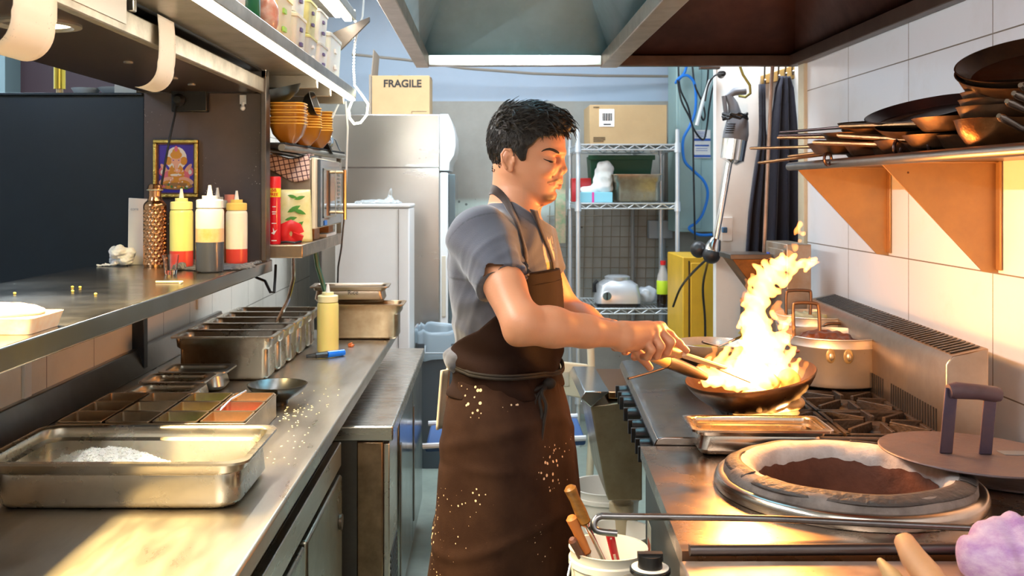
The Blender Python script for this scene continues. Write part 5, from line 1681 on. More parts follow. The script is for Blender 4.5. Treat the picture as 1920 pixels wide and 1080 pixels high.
BURN = M('burnt_wood', (.50, .22, .04), .35, var=.7, vs=18, col2=(.12, .05, .02), stretch=(1, 1, 2), coat=.4)
tool('tandoor_skewer', 'scorched wooden handled steel tool standing in the tub', 'tool', W(1067, 912, 2.10), W(1097, 978, 2.11), .0135, .012, BURN, W(1146, 1080, 2.15), .005)
tool('spatula', 'orange wooden handled tool leaning in the tub', 'tool', W(1070, 968, 2.11), W(1100, 1035, 2.12), .0125, .0095, M('orange_wood', (.62, .20, .05), .45), W(1116, 1085, 2.14), .0065)
tool('spatula', 'dark brown handled tool leaning at the tub rim', 'tool', W(1072, 1010, 2.09), W(1100, 1062, 2.12), .0095, .008, M('dark_wood', (.14, .05, .03), .4), W(1112, 1095, 2.13), .006)
a, b = W(1142, 996, 2.13), W(1163, 1085, 2.16)
t = thing('scraper', 'red slotted plastic handle standing in the tub of tools', 'tool', b)
mb = MB().tube([a, a.lerp(b, .05), a.lerp(b, .5), b], [.007, .0095, .0088, .0075], 12)
mb.build('handle', M('handle_red', (.45, .01, .02), .25, coat=.5), t)
MB().cyl(a.lerp(b, .45) + V(-.001, -.0088, 0), a.lerp(b, .95) + V(-.001, -.0078, 0), .0026).build('slot', M('slot_pale', (.7, .55, .45), .5), t)
MB().sph(a.lerp(b, .12) + V(0, -.008, 0), .0026).build('hang_hole', M('slot_pale', (.7, .55, .45), .5), t)

# ================================================================== STOVE
SBLK = M('stove_black', (.035, .028, .026), .4, .3, var=.5, vs=12, rvar=.2)
LEDGE = M('ledge_steel', (.34, .33, .33), .20, 1, var=.3, vs=9, col2=(.24, .20, .18), rvar=.10, specks=((.45, .22, .08), 120, .2, 9, .52))
t = thing('stove', 'long gas stove with steel front ledge, black knobs and slotted backguard', 'stove')
MB().box(.14, .78, 0.02, 1.12, .12, .80).build('body', DSTEEL, t, bevel=.004)
MB().box(.02, .78, 0.0, 1.13, .80, .885).build('control_panel', DSTEEL, t, bevel=.004)
MB().loft([[(p[0], y, p[1]) for p in ((.0, .885), (-.004, .90), (.004, .916), (.02, .92), (.195, .92), (.20, .915), (.20, .885))] for y in (0.0, 1.13)]).build('front_ledge', LEDGE, t, bevel=.003)
MB().box(.195, .225, 0.0, 1.13, .885, .90).build('gutter', DSTEEL, t, bevel=.002)
MB().box(.225, .70, .0, 1.13, .875, .893).build('hob_tray', SBLK, t)
MB().box(.20, .70, -.005, .012, .86, .925).build('near_rail', DSTEEL, t, bevel=.003)
bgp = [(.70, .885), (.70, 1.105), (.715, 1.125), (.80, 1.145), (.80, .885)]
MB().prism(bgp, 'y', 0.0, 1.30).build('backguard', M('backguard_steel', (.48, .40, .33), .3, 1, var=.4, vs=4, rvar=.12), t, bevel=.003)
mb = MB()
for i in range(46):
    y = .03 + i * .027
    mb.hexa([(.722, y, 1.128), (.792, y, 1.1445), (.792, y + .013, 1.1445), (.722, y + .013, 1.128), (.722, y, 1.1295), (.792, y, 1.146), (.792, y + .013, 1.146), (.722, y + .013, 1.1295)])
mb.build('vent_slots', BLACK, t)
for r_ in (range(19), range(22, 44)):
    mb = MB()
    for i in r_:
        y = .06 + i * .018
        mb.box(.6985, .70, y, y + .007, .925, .985)
    mb.build('lower_slots', BLACK, t)
KN = MB().cyl((-.045, 0, 0), (0, 0, 0), .021, .023, 20).box(-.055, -.04, -.006, .006, -.02, .02)
for i, y in enumerate((.10, .18, .30, .40, .56, .72, .80, .90)):
    k = MB()
    k.at(.022, y, .852)
    k.cyl((-.045, 0, 0), (0, 0, 0), .020, .023, 20).box(-.056, -.042, -.006, .006, -.02, .02)
    k.build('knob', BLACK, t, bevel=.001)
    k = MB()
    k.at(.022, y, .852)
    k.cyl((-.008, 0, 0), (0, 0, 0), .028, .030, 20).build('knob_ring', CHROME, t)
for x in (.2, .72):
    for y in (.08, 1.05):
        MB().lathe([(0, 0), (.022, 0), (.022, .125), (0, .125)], 12, (x, y, 0)).build('foot', DSTEEL, t)
burners = []
for j in range(4):
    for i in range(2):
        bx, by = .345 + .24 * i, .155 + .272 * j
        burners.append((bx, by))
        b = MB().lathe([(0, .893), (.055, .893), (.05, .905), (.045, .915), (.035, .918), (0, .918)], 28, (bx, by, 0)).build('burner', SBLK, t)
        MB().lathe([(0, .918), (.03, .918), (.028, .925), (0, .926)], 24, (bx, by, 0)).build('burner_cap', IRON, b)
SR = -.0535
SL = (.413, 2.495, 0)
t.location = SL
t.rotation_euler = (0, 0, SR)


def st(x, y, z=0):
    """stove-local to world"""
    c, s_ = math.cos(SR), math.sin(SR)
    return Vector((SL[0] + x * c - y * s_, SL[1] + x * s_ + y * c, z))


# trivets
tr = thing('trivet', 'black cast iron trivet on the stove', 'trivet')
mb = MB()
hx, hy, zt_, zb_ = .117, .132, .936, .905
for a in ((-hx, hx, -hy, -hy + .012), (-hx, hx, hy - .012, hy), (-hx, -hx + .012, -hy, hy), (hx - .012, hx, -hy, hy)):
    mb.box(*a, zb_, zt_ - .008)
mb.build('frame', IRON, tr, bevel=.002)
for k in range(8):
    a = k * math.pi / 4
    r0, r1 = .035, (.112 if k % 2 == 0 else .14)
    if k in (2, 6):
        r1 = .125
    mb = MB()
    mb.at(0, 0, 0, rz=a)
    mb.hexa([(r0, -.006, zb_ + .008), (r1, -.006, zb_), (r1, .006, zb_), (r0, .006, zb_ + .008), (r0, -.005, zt_), (r1, -.005, zt_ - .002), (r1, .005, zt_ - .002), (r0, .005, zt_)])
    mb.build('finger', IRON, tr, bevel=.0015)
LT_ = ['cast iron trivet under the flaming wok', 'cast iron trivet nearest the tandoor lid by the backguard', 'cast iron trivet behind the flaming wok', 'cast iron trivet under the big aluminium stock pot', 'cast iron trivet under the pan of green sauce',
       'cast iron trivet behind the stock pot', 'cast iron trivet at the far front corner of the stove', 'cast iron trivet at the far end by the backguard']
for i, (bx, by) in enumerate(burners):
    if i == 0:
        tr.location = st(bx, by)
        tr.rotation_euler = (0, 0, SR)
        tr['label'] = LT_[0]
        tr['group'] = 'cast iron trivets on the stove'
    else:
        dup(tr, st(bx, by), SR, LT_[i])

# stock pots
ALU = M('aluminium', (.66, .65, .63), .38, .9, var=.25, vs=4, rvar=.1)
GREASE = M('pot_grease', (.10, .06, .03), .4, .3, var=.7, vs=30, col2=(.45, .38, .2))
CUR = M('curry', (.16, .045, .012), .4, var=.6, vs=26, bump=.5, bs=30)


def stockpot(label, x, y, z, r, h, cm, cz, front):
    t = thing('stock_pot', label, 'pot', (x, y, z))
    MB().lathe([(0, 0), (r * .93, 0), (r * .975, .004), (r * .99, .015), (r * .985, h * .78), (r, h * .80), (r * 1.0, h * .82), (r * .99, h * .84), (r * 1.0, h * .97), (r * 1.02, h * .985), (r * 1.015, h), (r * .975, h), (r * .96, h * .9), (r * .95, .01), (0, .01)], 72, (x, y, z)).build('pot', ALU, t)
    c = imesh('contents', [(ell((x, y, z + cz - .02), (r * .96, r * .96, .025)), 0, 'u'), (ell((x - r * .15, y + r * .2, z + cz), (r * .55, r * .4, .028)), .02, 'u'), (wob(int(x * 99), .004, 26), 0, 'd')], (x - r * .93, y - r * .93, z + cz - .04), (x + r * .93, y + r * .93, z + cz + .05), .005, cm, t)
    mb = MB()
    for s_ in (-1, 1) if front else ():
        a = -math.pi / 2 - .32 + .17 * s_ + .12
        c_ = Vector((x + r * 1.0 * math.cos(a), y + r * 1.0 * math.sin(a), z + h * .66))
        MB().sph(c_ + V(0, -.004, 0), (.0075, .005, .0115), 16, 8).build('rivet_plate', M('rivet_bright', (.62, .58, .48), .4, .9), t)
        MB().sph(c_ + V(0, .001, .002), (.015, .0045, .022), 16, 8).build('stain', GREASE, t)
    return t


s1 = W(1564, 730, 3.12)
sp = stockpot('large aluminium stock pot of red curry with greasy stains beside the fire', 1.068, 3.135, .937, .1455, .148, CUR, .125, True)
hdl = smooth_path([(.875 + .00, 3.06, 1.06), (.872, 3.06, 1.13), (.885, 3.06, 1.145), (.95, 3.04, 1.146), (.965, 3.04, 1.135), (.965, 3.04, 1.06)])
MB().tube(smooth_path([W(1489, 630, 3.03), W(1487, 578, 3.03), W(1493, 568, 3.03), W(1528, 569, 3.03), W(1535, 578, 3.03), W(1537, 620, 3.03)]), .0055, 10).build('loop_handle', M('handle_bronze', (.17, .11, .08), .4, .8), sp)
sp2 = stockpot('wide aluminium pot of greenish stock behind the big curry pot', 1.13, 3.49, .937, .135, .165, M('green_stock', (.50, .50, .30), .3, var=.4, vs=18), .14, False)
MB().tube(smooth_path([W(1474, 590, 3.36), W(1474, 552, 3.36), W(1480, 545, 3.36), W(1514, 545, 3.36), W(1520, 552, 3.36), W(1519, 590, 3.36)]), .0055, 10).build('loop_handle', M('handle_bronze', (.17, .11, .08), .4, .8), sp2)
MB().tube(smooth_path([(1.10, 3.36, 1.05), (1.11, 3.335, 1.085), (1.17, 3.335, 1.085), (1.18, 3.36, 1.05)]), .005, 10).build('loop_handle', M('handle_bronze', (.17, .11, .08), .4, .8), sp2)
# green pan + pan below
def skillet(name, label, x, y, z, r, h, m, hp=None, cm=None, hm=None, hr=.008, cat='pan', tilt=None):
    t = thing(name, label, cat)
    MB().lathe([(0, 0), (r * .55, 0), (r * .62, .003), (r * .9, h * .6), (r, h), (r - .003, h + .001), (r * .88, h * .6 + .002), (r * .58, .006), (0, .004)], 56).build('pan', m, t, smooth=50)
    if cm:
        MB().lathe([(0, h * .55), (r * .86, h * .55), (r * .85, h * .5), (0, h * .5)], 48).build('contents', cm, t)
    if hp:
        MB().tube(hp, hr, 10).build('handle', hm or m, t)
    t.location = (x, y, z)
    if tilt:
        t.rotation_euler = tilt
    return t


GP = M('pan_silver', (.60, .60, .58), .3, .6, var=.3, vs=8, rvar=.1)
t = skillet('frying_pan', 'silver pan of green sauce behind the flaming wok', .72, 3.27, .985, .118, .052, GP, [(-.10, -.06, .05), (-.17, -.18, .045), (-.21, -.26, .035)], M('green_sauce', (.42, .36, .03), .3, var=.4, vs=18), GP, .006)
MB().tube([(-.13, -.20, .055), (-.24, -.30, .04)], [.011, .014], 12).build('wood_grip', WOOD, t)
t = skillet('frying_pan', 'dark pan under the silver pan of green sauce', .70, 3.24, .937, .115, .045, PANIRON, [(-.10, -.03, .04), (-.20, -.08, .02), (-.27, -.13, .012)], None, M('handle_steel', (.5, .38, .28), .3, 1), .004)
rr_ = MB().tube([(-.29 + .024 * math.cos(k / 12 * 6.283), -.145 + .016 * math.sin(k / 12 * 6.283), .010) for k in range(13)], .003, 8)
rr_.build('hanging_ring', M('handle_steel', (.5, .38, .28), .3, 1), t)
# ladle in the green pan
t = thing('ladle', 'flat green smeared ladle resting in the silver pan', 'ladle', (.80, 3.22, 1.05))
MB().at(.835, 3.20, 1.075, ry=-.35).lathe([(0, .0), (.035, .004), (.042, .014), (.039, .014), (.03, .006), (0, .003)], 28).build('bowl', M('ladle_green', (.45, .38, .05), .3, .6, var=.4, vs=30), t)
MB().tube([(.80, 3.20, 1.065), (.72, 3.16, 1.04), (.66, 3.12, 1.06)], .004).build('handle', CHROME, t)

# steel third-size pan before the stove
place_pan('steel_pan', 'empty rectangular steel pan in front of the flaming wok', .33, .165, .066, .645, 2.44, z=.902, m=M('pan_warm', (.68, .62, .55), .2, 1, var=.3, vs=5, rvar=.12), r=.022, rz=-.03)

# wok (contents and flame in their own file)
wx, wy, wz, wr, wh = .712, 2.70, .940, .172, .098
wk = thing('wok', 'blackened steel wok full of flames held over the stove', 'wok')
prof = [(0, 0), (.03, .0005)] + [(wr * math.sin(a), wh * (1 - math.cos(a)) / (1 - math.cos(1.25)) * 1.0) for a in [x * 1.25 / 12 for x in range(2, 13)]]
sc_ = wr / prof[-1][0]
prof = [(r * sc_, z) for r, z in prof]
inner = [(max(r - .002, 0), z + .003) for r, z in prof[::-1]]
MB().lathe(prof + inner, 72).build('pan', WOKM, wk, smooth=60)
wk.location = (wx, wy, wz)
wk.rotation_euler = (math.radians(3), math.radians(-9), 0)
# socket + wooden grip in world space
h0, h1, h2 = Vector((.562, 2.62, 1.045)), Vector((.437, 2.53, 1.085)), Vector((.335, 2.44, 1.155))
h1 = h0.lerp(h2, .52)
MB().tube([h0, h0.lerp(h1, .4), h1], [.010, .016, .0185], 16).build('handle_socket', M('socket_steel', (.20, .17, .15), .3, .9, var=.3, vs=14), wk)
MB().tube([h1.lerp(h2, -.02), h1.lerp(h2, .1), h1.lerp(h2, .6), h2], [.0175, .0165, .014, .015], 16).build('wooden_grip', M('grip_wood', (.62, .36, .13), .45, var=.4, vs=14), wk)

# column box beyond stove
t = thing('steel_column', 'greasy steel box column between the stock pots and the corner', 'cabinet', (1.17, 3.9, 0))
GS_ = M('greasy_steel', (.45, .42, .38), .45, .7, var=.5, vs=7, col2=(.32, .2, .1), specks=((.12, .10, .02), 26, .22, 4, .5))
MB().box(1.13, 1.222, 3.83, 4.12, .0, 1.322).build('body', GS_, t, bevel=.003)
MB().box(1.118, 1.129, 3.84, 4.05, 1.20, 1.30).build('side_plate', GS_, t, bevel=.002)
MB().box(1.113, 1.118, 4.02, 4.05, 1.25, 1.28).build('blue_tag', M('tag_blue', (.05, .1, .5), .4), t)
t = thing('chute', 'rust brown wedge shaped steel chute beside the steel column', 'chute', (1.03, 4.05, 1.2))
MB().prism([(.955, 1.262), (1.112, 1.262), (1.112, 1.09), (1.075, 1.10)], 'y', 3.98, 4.16).build('body', M('rusty_steel', (.40, .17, .04), .4, .7, var=.7, vs=12, col2=(.08, .035, .015)), t, bevel=.003)
MB().box(.95, 1.112, 3.972, 4.165, 1.255, 1.275).build('lip', DSTEEL, t, bevel=.002)
tag(MB().box(1.05, 1.30, 4.17, 4.22, 0.0, 1.08).build('steel_leg_panel', DSTEEL, bevel=.003), 'dark steel panel standing below the aprons', 'panel')

# ================================================================== TANDOOR TABLE
tx, ty, tz = .752, 2.125, .90
TT = M('table_steel', (.58, .48, .40), .22, 1, var=.45, vs=3.5, col2=(.38, .28, .22), rvar=.2, specks=((.7, .65, .6), 60, .14, 3, .5))
t = thing('tandoor_table', 'steel tandoor table with round clay oven mouth', 'table', (.8, 2.1, 0))
n = 64
outl = []
corners = [(.338, 1.765), (1.325, 1.765), (1.325, 2.485), (.374, 2.485)]
for k in range(n):
    a = 2 * math.pi * k / n + .0001
    dx, dy = math.cos(a), math.sin(a)
    best = 9
    for i in range(4):
        (xa, ya), (xb, yb) = corners[i], corners[(i + 1) % 4]
        ex, ey = xb - xa, yb - ya
        den = dx * ey - dy * ex
        if abs(den) < 1e-9:
            continue
        s_ = ((xa - tx) * ey - (ya - ty) * ex) / den
        u = ((xa - tx) * dy - (ya - ty) * dx) / den
        if s_ > 0 and -1e-6 <= u <= 1 + 1e-6:
            best = min(best, s_)
    outl.append((tx + dx * best, ty + dy * best))
# snap the rays nearest the corners
for cx_, cy_ in corners:
    k = min(range(n), key=lambda k: math.hypot(outl[k][0] - cx_, outl[k][1] - cy_))
    outl[k] = (cx_, cy_)
ring = lambda r, z: [(tx + r * math.cos(2 * math.pi * k / n), ty + r * math.sin(2 * math.pi * k / n), z) for k in range(n)]
mb = MB().loft([ring(.24, tz - .03), ring(.24, tz), [(x, y, tz) for x, y in outl], [(x, y, tz - .03) for x, y in outl]], False, False)
mb.build('top', TT, t, bevel=.0)
SIDE = M('table_side', (.10, .08, .07), .35, .7, var=.5, vs=8)
zt2 = tz - .031
for (xa, ya, xb, yb) in ((.350, 1.775, .386, 2.478), (.350, 1.775, 1.32, 1.775), (.386, 2.478, 1.32, 2.478), (1.32, 1.775, 1.32, 2.478)):
    dx, dy = (.004, 0) if abs(yb - ya) > .1 else (0, .004)
    MB().hexa([(xa, ya, .08), (xa + dx, ya + dy, .08), (xb + dx, yb + dy, .08), (xb, yb, .08), (xa, ya, zt2), (xa + dx, ya + dy, zt2), (xb + dx, yb + dy, zt2), (xb, yb, zt2)]).build('side_panel', SIDE, t)
MB().hexa([(.342, 1.78, .86), (.350, 1.78, .86), (.384, 2.47, .86), (.376, 2.47, .86), (.342, 1.78, .872), (.350, 1.78, .872), (.384, 2.47, .872), (.376, 2.47, .872)]).build('edge_angle', STEEL, t)
s_ = MB().hexa([(.379, 2.36, .58), (.382, 2.36, .58), (.385, 2.43, .58), (.382, 2.43, .58), (.379, 2.36, .74), (.382, 2.36, .74), (.385, 2.43, .74), (.382, 2.43, .74)]).build('sticker', M('sticker_pale', (.75, .72, .55), .5), t)
MB().hexa([(.3785, 2.37, .66), (.380, 2.37, .66), (.3835, 2.42, .66), (.3815, 2.42, .66), (.3785, 2.37, .70), (.380, 2.37, .70), (.3835, 2.42, .70), (.3815, 2.42, .70)]).build('sticker_mark', M('sticker_red', (.6, .08, .02), .5), s_)
for x in (.40, 1.28):
    for y in (1.83, 2.43):
        MB().lathe([(0, 0), (.022, 0), (.022, .085), (0, .085)], 12, (x, y, 0)).build('foot', DSTEEL, t)
CLAY = M('clay', (.28, .24, .22), .7, var=.75, vs=9, col2=(.06, .045, .04), bump=.4, bs=40, thr=.0)
CLAYD = M('clay_dark', (.16, .055, .03), .75, var=.6, vs=10, bump=.4, bs=30)
o = thing('tandoor', 'round clay tandoor oven with steel collar sunk in the table', 'oven', (tx, ty, tz))
MB().lathe([(.24, .001), (.270, .001), (.272, .012), (.268, .024), (.262, .028), (.250, .028)], 96, (tx, ty, tz), False, False).build('steel_collar', M('collar_steel', (.60, .55, .50), .25, 1, var=.3, vs=10), o)
rs = np.random.RandomState(8)
mb = MB()
seg = 160
rings = []
pf = [(.252, .024), (.251, .034), (.244, .043), (.232, .049), (.215, .051)]
pf2 = [(.215, .051), (.200, .049), (.190, .041), (.184, .026), (.180, .010), (.179, -.01), (.182, -.03)]


def clay(pf, m, nm):
    rings = []
    for r, z in pf:
        rings.append([(tx + (r + .0015 * math.sin(a * 9 + z * 60) + .0008 * math.sin(a * 23 + z * 90)) * math.cos(a), ty + (r + .0015 * math.sin(a * 9 + z * 60)) * math.sin(a), tz + z + .0008 * math.sin(a * 14)) for a in [2 * math.pi * k / seg for k in range(seg)]])
    MB().loft(rings, False, False).build(nm, m, o, smooth=60)


clay(pf, CLAY, 'clay_rim')
clay(pf2, M('clay_pale', (.56, .54, .54), .6, var=.5, vs=10, col2=(.24, .19, .17), bump=.3, bs=40, thr=-.08), 'clay_lip')
jag = [.004 * math.sin(k * .21) + .002 * math.sin(k * .9 + 1) + rs.uniform(-.001, .001) for k in range(seg)]
top_ = [(tx + .1785 * math.cos(2 * math.pi * k / seg), ty + .1785 * math.sin(2 * math.pi * k / seg), tz + .016 + jag[k]) for k in range(seg)]
mb = MB().loft([top_] + [[(tx + r * math.cos(2 * math.pi * k / seg), ty + r * math.sin(2 * math.pi * k / seg), tz + z) for k in range(seg)] for r, z in ((.172, -.05), (.20, -.15), (.222, -.30), (.21, -.45), (.15, -.60), (.001, -.64))], False, False)
mb.build('clay_wall', CLAYD, o, smooth=60)
# dark scorched crust bits on the ring
crust = MB()
for (a0, a1, ra, rb) in ((2.6, 3.4, .214, .246), (3.55, 5.7, .208, .247), (5.75, 6.7, .216, .247), (.6, 1.2, .22, .246)):
    k = 40
    crust.grid(lambda u, v: (tx + (ra + (rb - ra) * v + .003 * math.sin(u * (a1 - a0) * 7)) * math.cos(a0 + (a1 - a0) * u), ty + (ra + (rb - ra) * v + .003 * math.sin(u * (a1 - a0) * 7)) * math.sin(a0 + (a1 - a0) * u),
                              tz + .0525 - .010 * (v ** 2)), k, 5)
crust.build('scorched_crust', M('crust', (.03, .026, .026), .6, var=.6, vs=20, col2=(.07, .055, .05), bump=.5, bs=60), o, solid=.002)
# the hole through the body: open shaft is the clay pot itself

# lid
LIDI = M('lid_iron', (.075, .062, .070), .5, .5, var=.5, vs=14, col2=(.14, .105, .11), bump=.15, bs=60, rvar=.1)
t = thing('tandoor_cover', 'round flat iron lid with tall strap handle beside the clay oven', 'lid')
MB().lathe([(0, 0), (.19, 0), (.192, .002), (.19, .005), (0, .005)], 80).build('disc', LIDI, t, bevel=.0005)
BLUEI = M('strap_iron', (.05, .045, .085), .4, .6, var=.5, vs=12, col2=(.11, .07, .08))
for x in (-.068, .018):
    MB().hexa([(x - .014, -.02, .005), (x + .014, -.02, .005), (x + .014, -.014, .005), (x - .014, -.014, .005), (x - .006, -.02, .145), (x + .022, -.02, .145), (x + .022, -.014, .145), (x - .006, -.014, .145)]).build('strap', BLUEI, t, bevel=.002)
MB().tube([(-.066, -.017, .138), (-.05, -.017, .140), (.0, -.017, .138), (.035, -.017, .134), (.046, -.017, .133)], [.015, .018, .0165, .017, .014], 18).build('grip', M('grip_purple', (.10, .06, .075), .5, var=.4, vs=18), t)
MB().box(.06, .125, -.02, .015, .0052, .0062).build('slot_plate', M('slot_blue', (.12, .16, .20), .4, .5), t)
t.location = (1.045, 2.185, .9585)
t.rotation_euler = (math.radians(0), math.radians(2), 0.04)
tag(MB().lathe([(0, 0), (.16, 0), (.16, .004), (0, .004)], 64, (1.16, 2.24, .9025)).build('iron_disc', LIDI), 'thin iron disc lying under the tandoor lid', 'disc')

# rods
ROD = M('rod_steel', (.30, .29, .30), .3, 1, var=.5, vs=9)
t = tag(MB().tube(smooth_path([(.235, 1.84, .905), (.20, 1.845, .908), (.193, 1.85, .920), (.205, 1.855, .931), (.24, 1.855, .931), (.50, 1.85, .929), (.75, 1.842, .920), (1.31, 1.80, .908)]), .0062, 10).build('hooked_rod', ROD), 'long steel rod with hooked end lying across the tandoor table', 'rod')
tag(MB().tube([(.345, 1.735, .912), (.8, 1.742, .912), (1.3, 1.74, .912)], .010, 10).build('thick_rod', M('rod_dark', (.12, .10, .10), .35, .9)), 'thicker dark rod lying along the near edge of the tandoor table', 'rod')
# near flour table
t = thing('flour_table', 'flour dusted steel table nearest the camera beside the tandoor', 'table', (.8, 1.4, 0))
FT = M('flour_steel', (.50, .34, .24), .3, .8, var=.85, vs=7, col2=(.75, .66, .60), rvar=.25)
MB().box(.325, 1.325, .95, 1.72, .87, .90).build('top', FT, t, bevel=.004)
MB().box(.345, 1.32, .97, 1.70, .08, .87).build('body', SIDE, t)
for x in (.40, 1.28):
    for y in (1.02, 1.66):
        MB().lathe([(0, 0), (.022, 0), (.022, .085), (0, .085)], 12, (x, y, 0)).build('foot', DSTEEL, t)
t = thing('gas_control', 'grey gas control box with black knob at the tandoor table corner', 'control', (.27, 1.8, .8))
MB().loft([rrect(.058, .075, .03, .50, 5, .278, 1.735), rrect(.058, .075, .03, .83, 5, .278, 1.735), rrect(.045, .06, .03, .85, 5, .278, 1.735)]).build('body', M('control_grey', (.25, .24, .22), .4, .7), t)
b = MB().lathe([(0, 0), (.036, 0), (.036, .006), (.028, .008), (0, .008)], 40, (.288, 1.80, .851)).build('dial_ring', BLACK, t)
MB().lathe([(.022, 0), (.033, 0), (.033, .001), (.022, .001)], 40, (.288, 1.80, .8585), False, False).build('dial_print', PAPER, b)
MB().lathe([(0, .008), (.022, .008), (.020, .03), (0, .03)], 32, (.288, 1.80, .851)).box(.266, .310, 1.793, 1.807, .872, .885).build('knob', BLACK, t)
MB().box(.335, .345, 1.66, 1.76, .80, .86).build('bracket', DSTEEL, t)
# rolling pin and purple cloth
tag(MB().tube([W(1690, 1003, 1.69), W(1694, 1012, 1.685), W(1712, 1045, 1.65), W(1745, 1085, 1.60), W(1790, 1150, 1.52)], [.010, .016, .021, .023, .023], 18).build('rolling_pin', M('pin_wood', (.66, .34, .16), .5, var=.25, vs=9)), 'wooden rolling pin end beside the purple cloth', 'rolling pin')
tag(MB().tube([W(1650, 1052, 1.67), W(1672, 1080, 1.62), W(1700, 1120, 1.57)], [.006, .014, .016], 12).build('wooden_stick', WOODL), 'short wooden stick lying beside the rolling pin', 'stick')
PUR = M('purple_cloth', (.36, .16, .42), .85, sheen=.1, var=.9, vs=9, col2=(.66, .52, .64), stretch=(1, 3, 6), bump=.3, bs=120)
prims = [(ell((.875, 1.64, .925), (.105, .09, .075)), 0, 'u'), (ell((.97, 1.60, .92), (.10, .09, .065)), .04, 'u'), (wob(3, .006, 5), 0, 'd'), (wob(14, .0035, 14, stretch=(2, .6, .4)), 0, 'd'), (plane((0, 0, .9005), (0, 0, -1)), 0, 'i')]
tag(imesh('purple_cloth', prims, (.74, 1.50, .89), (1.12, 1.76, 1.04), .005, PUR), 'bundled purple striped cloth on the flour dusted table', 'cloth')

# ================================================================== WALL SHELF AND PANS
t = thing('wall_shelf', 'steel wall shelf with rounded edge and triangular brackets over the stove', 'shelf', (1.17, 2.6, 1.6))
SHW = M('wall_shelf_steel', (.42, .36, .32), .3, 1, var=.35, vs=6, rvar=.1)
MB().box(1.015, 1.328, 1.5, 3.40, 1.603, 1.612).build('board', SHW, t)
MB().cyl((1.012, 1.5, 1.606), (1.012, 3.40, 1.606), .0135, seg=20).build('rolled_edge', SHW, t)
BRK = M('bracket_brown', (.50, .30, .12), .4, .55, var=.4, vs=5, col2=(.34, .20, .10), specks=((.12, .06, .03), 40, .2, 4, .55))
for y in (3.36, 2.64, 1.9):
    b = MB().prism([(1.02, 1.603), (1.328, 1.603), (1.328, 1.312), (1.29, 1.315)], 'y', y, y + .006).build('bracket', BRK, t)
    MB().box(1.02, 1.328, y - .014, y, 1.598, 1.6035).box(1.322, 1.328, y - .025, y, 1.32, 1.603).build('flange', BRK, b, bevel=.002)

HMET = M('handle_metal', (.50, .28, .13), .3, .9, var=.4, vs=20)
HDRK = M('handle_dark_metal', (.10, .07, .07), .35, .9)


def rodpan(label, tip, root, r, hm, z0=1.613, hr=.0055, group='blackened frying pans on the wall shelf'):
    """frying pan lying on the shelf, handle from root to tip"""
    t = thing('frying_pan', label, 'pan')
    t['group'] = group
    d = (root - tip)
    d.z = 0
    d.normalize()
    c = root + d * r * .92
    h = .032
    mb = MB().lathe([(0, 0), (r * .72, 0), (r * .78, .004), (r, h), (r - .003, h), (r * .76, .007), (0, .005)], 44, (c.x, c.y, root.z - h * .8))
    mb.build('pan', PANIRON, t)
    MB().tube([root + d * .015 + V(0, 0, -.004), root, root.lerp(tip, .3), tip], [hr * 1.6, hr * 1.3, hr, hr], 10, flat=(0, 0, 1)).build('handle', hm, t)
    MB().sph(tip, (hr * 2.5, hr * 2.5, hr), 12, 6).build('handle_end', hm, t)
    return t


# (tip px, py, Y), (root px, py, Y), radius
HS = [((1412, 278, 3.30), (1530, 275, 3.10), .10, HMET, 'frying pan whose thin handle reaches farthest past the shelf corner'),
      ((1427, 305, 3.28), (1590, 284, 3.05), .10, HMET, 'frying pan with the lowest copper coloured handle over the shelf edge'),
      ((1484, 293, 3.15), (1600, 278, 2.95), .09, HMET, 'frying pan with twin lines on its handle low in the pile'),
      ((1468, 248, 3.20), (1590, 238, 2.98), .10, HDRK, 'frying pan with the topmost thin dark handle'),
      ((1466, 254, 3.18), (1600, 250, 2.92), .10, HDRK, 'frying pan with dark handle just under the topmost one'),
      ((1464, 258, 3.12), (1560, 257, 2.95), .09, HMET, 'frying pan with short copper handle in the middle of the pile'),
      ((1535, 267, 2.90), (1660, 271, 2.70), .10, HMET, 'frying pan with glowing orange handle above the shelf edge'),
      ((1582, 254, 2.75), (1720, 262, 2.52), .11, HMET, 'frying pan with thick glowing handle in the middle of the shelf'),
      ((1588, 237, 2.80), (1750, 232, 2.45), .11, HMET, 'frying pan with highest glowing handle near the pan stack')]
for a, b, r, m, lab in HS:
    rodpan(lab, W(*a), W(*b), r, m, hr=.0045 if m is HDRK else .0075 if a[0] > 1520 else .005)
# ring loops on handles
for (px, py, Y, lab) in ((1755, 237, 2.45, 'round iron ring end above the shelf near the pan stack'), (1683, 277, 2.55, 'round iron ring end in the low part of the pan pile'), (1747, 270, 2.40, 'dark iron ring end beside the lowest stacked pan'), (1552, 298, 2.95, 'small iron ring end by the far shelf corner')):
    p = W(px, py, Y)
    tag(MB().tube([p + V(.022 * math.cos(k / 14 * 6.283) * .7, .022 * math.cos(k / 14 * 6.283) * .7, .018 * math.sin(k / 14 * 6.283)) for k in range(15)], .0045, 8).build('pan_ring', HDRK), lab, 'ring')
# leaning trays / crepe pans
def leanpan(label, cx, cy, cz, r, rot, m=PANIRON, h=.03):
    t = thing('frying_pan', label, 'pan')
    MB().lathe([(0, 0), (r * .78, 0), (r * .84, .004), (r, h), (r - .003, h), (r * .82, .006), (0, .004)], 56).build('pan', m, t)
    t.location = (cx, cy, cz)
    t.rotation_euler = rot
    return t


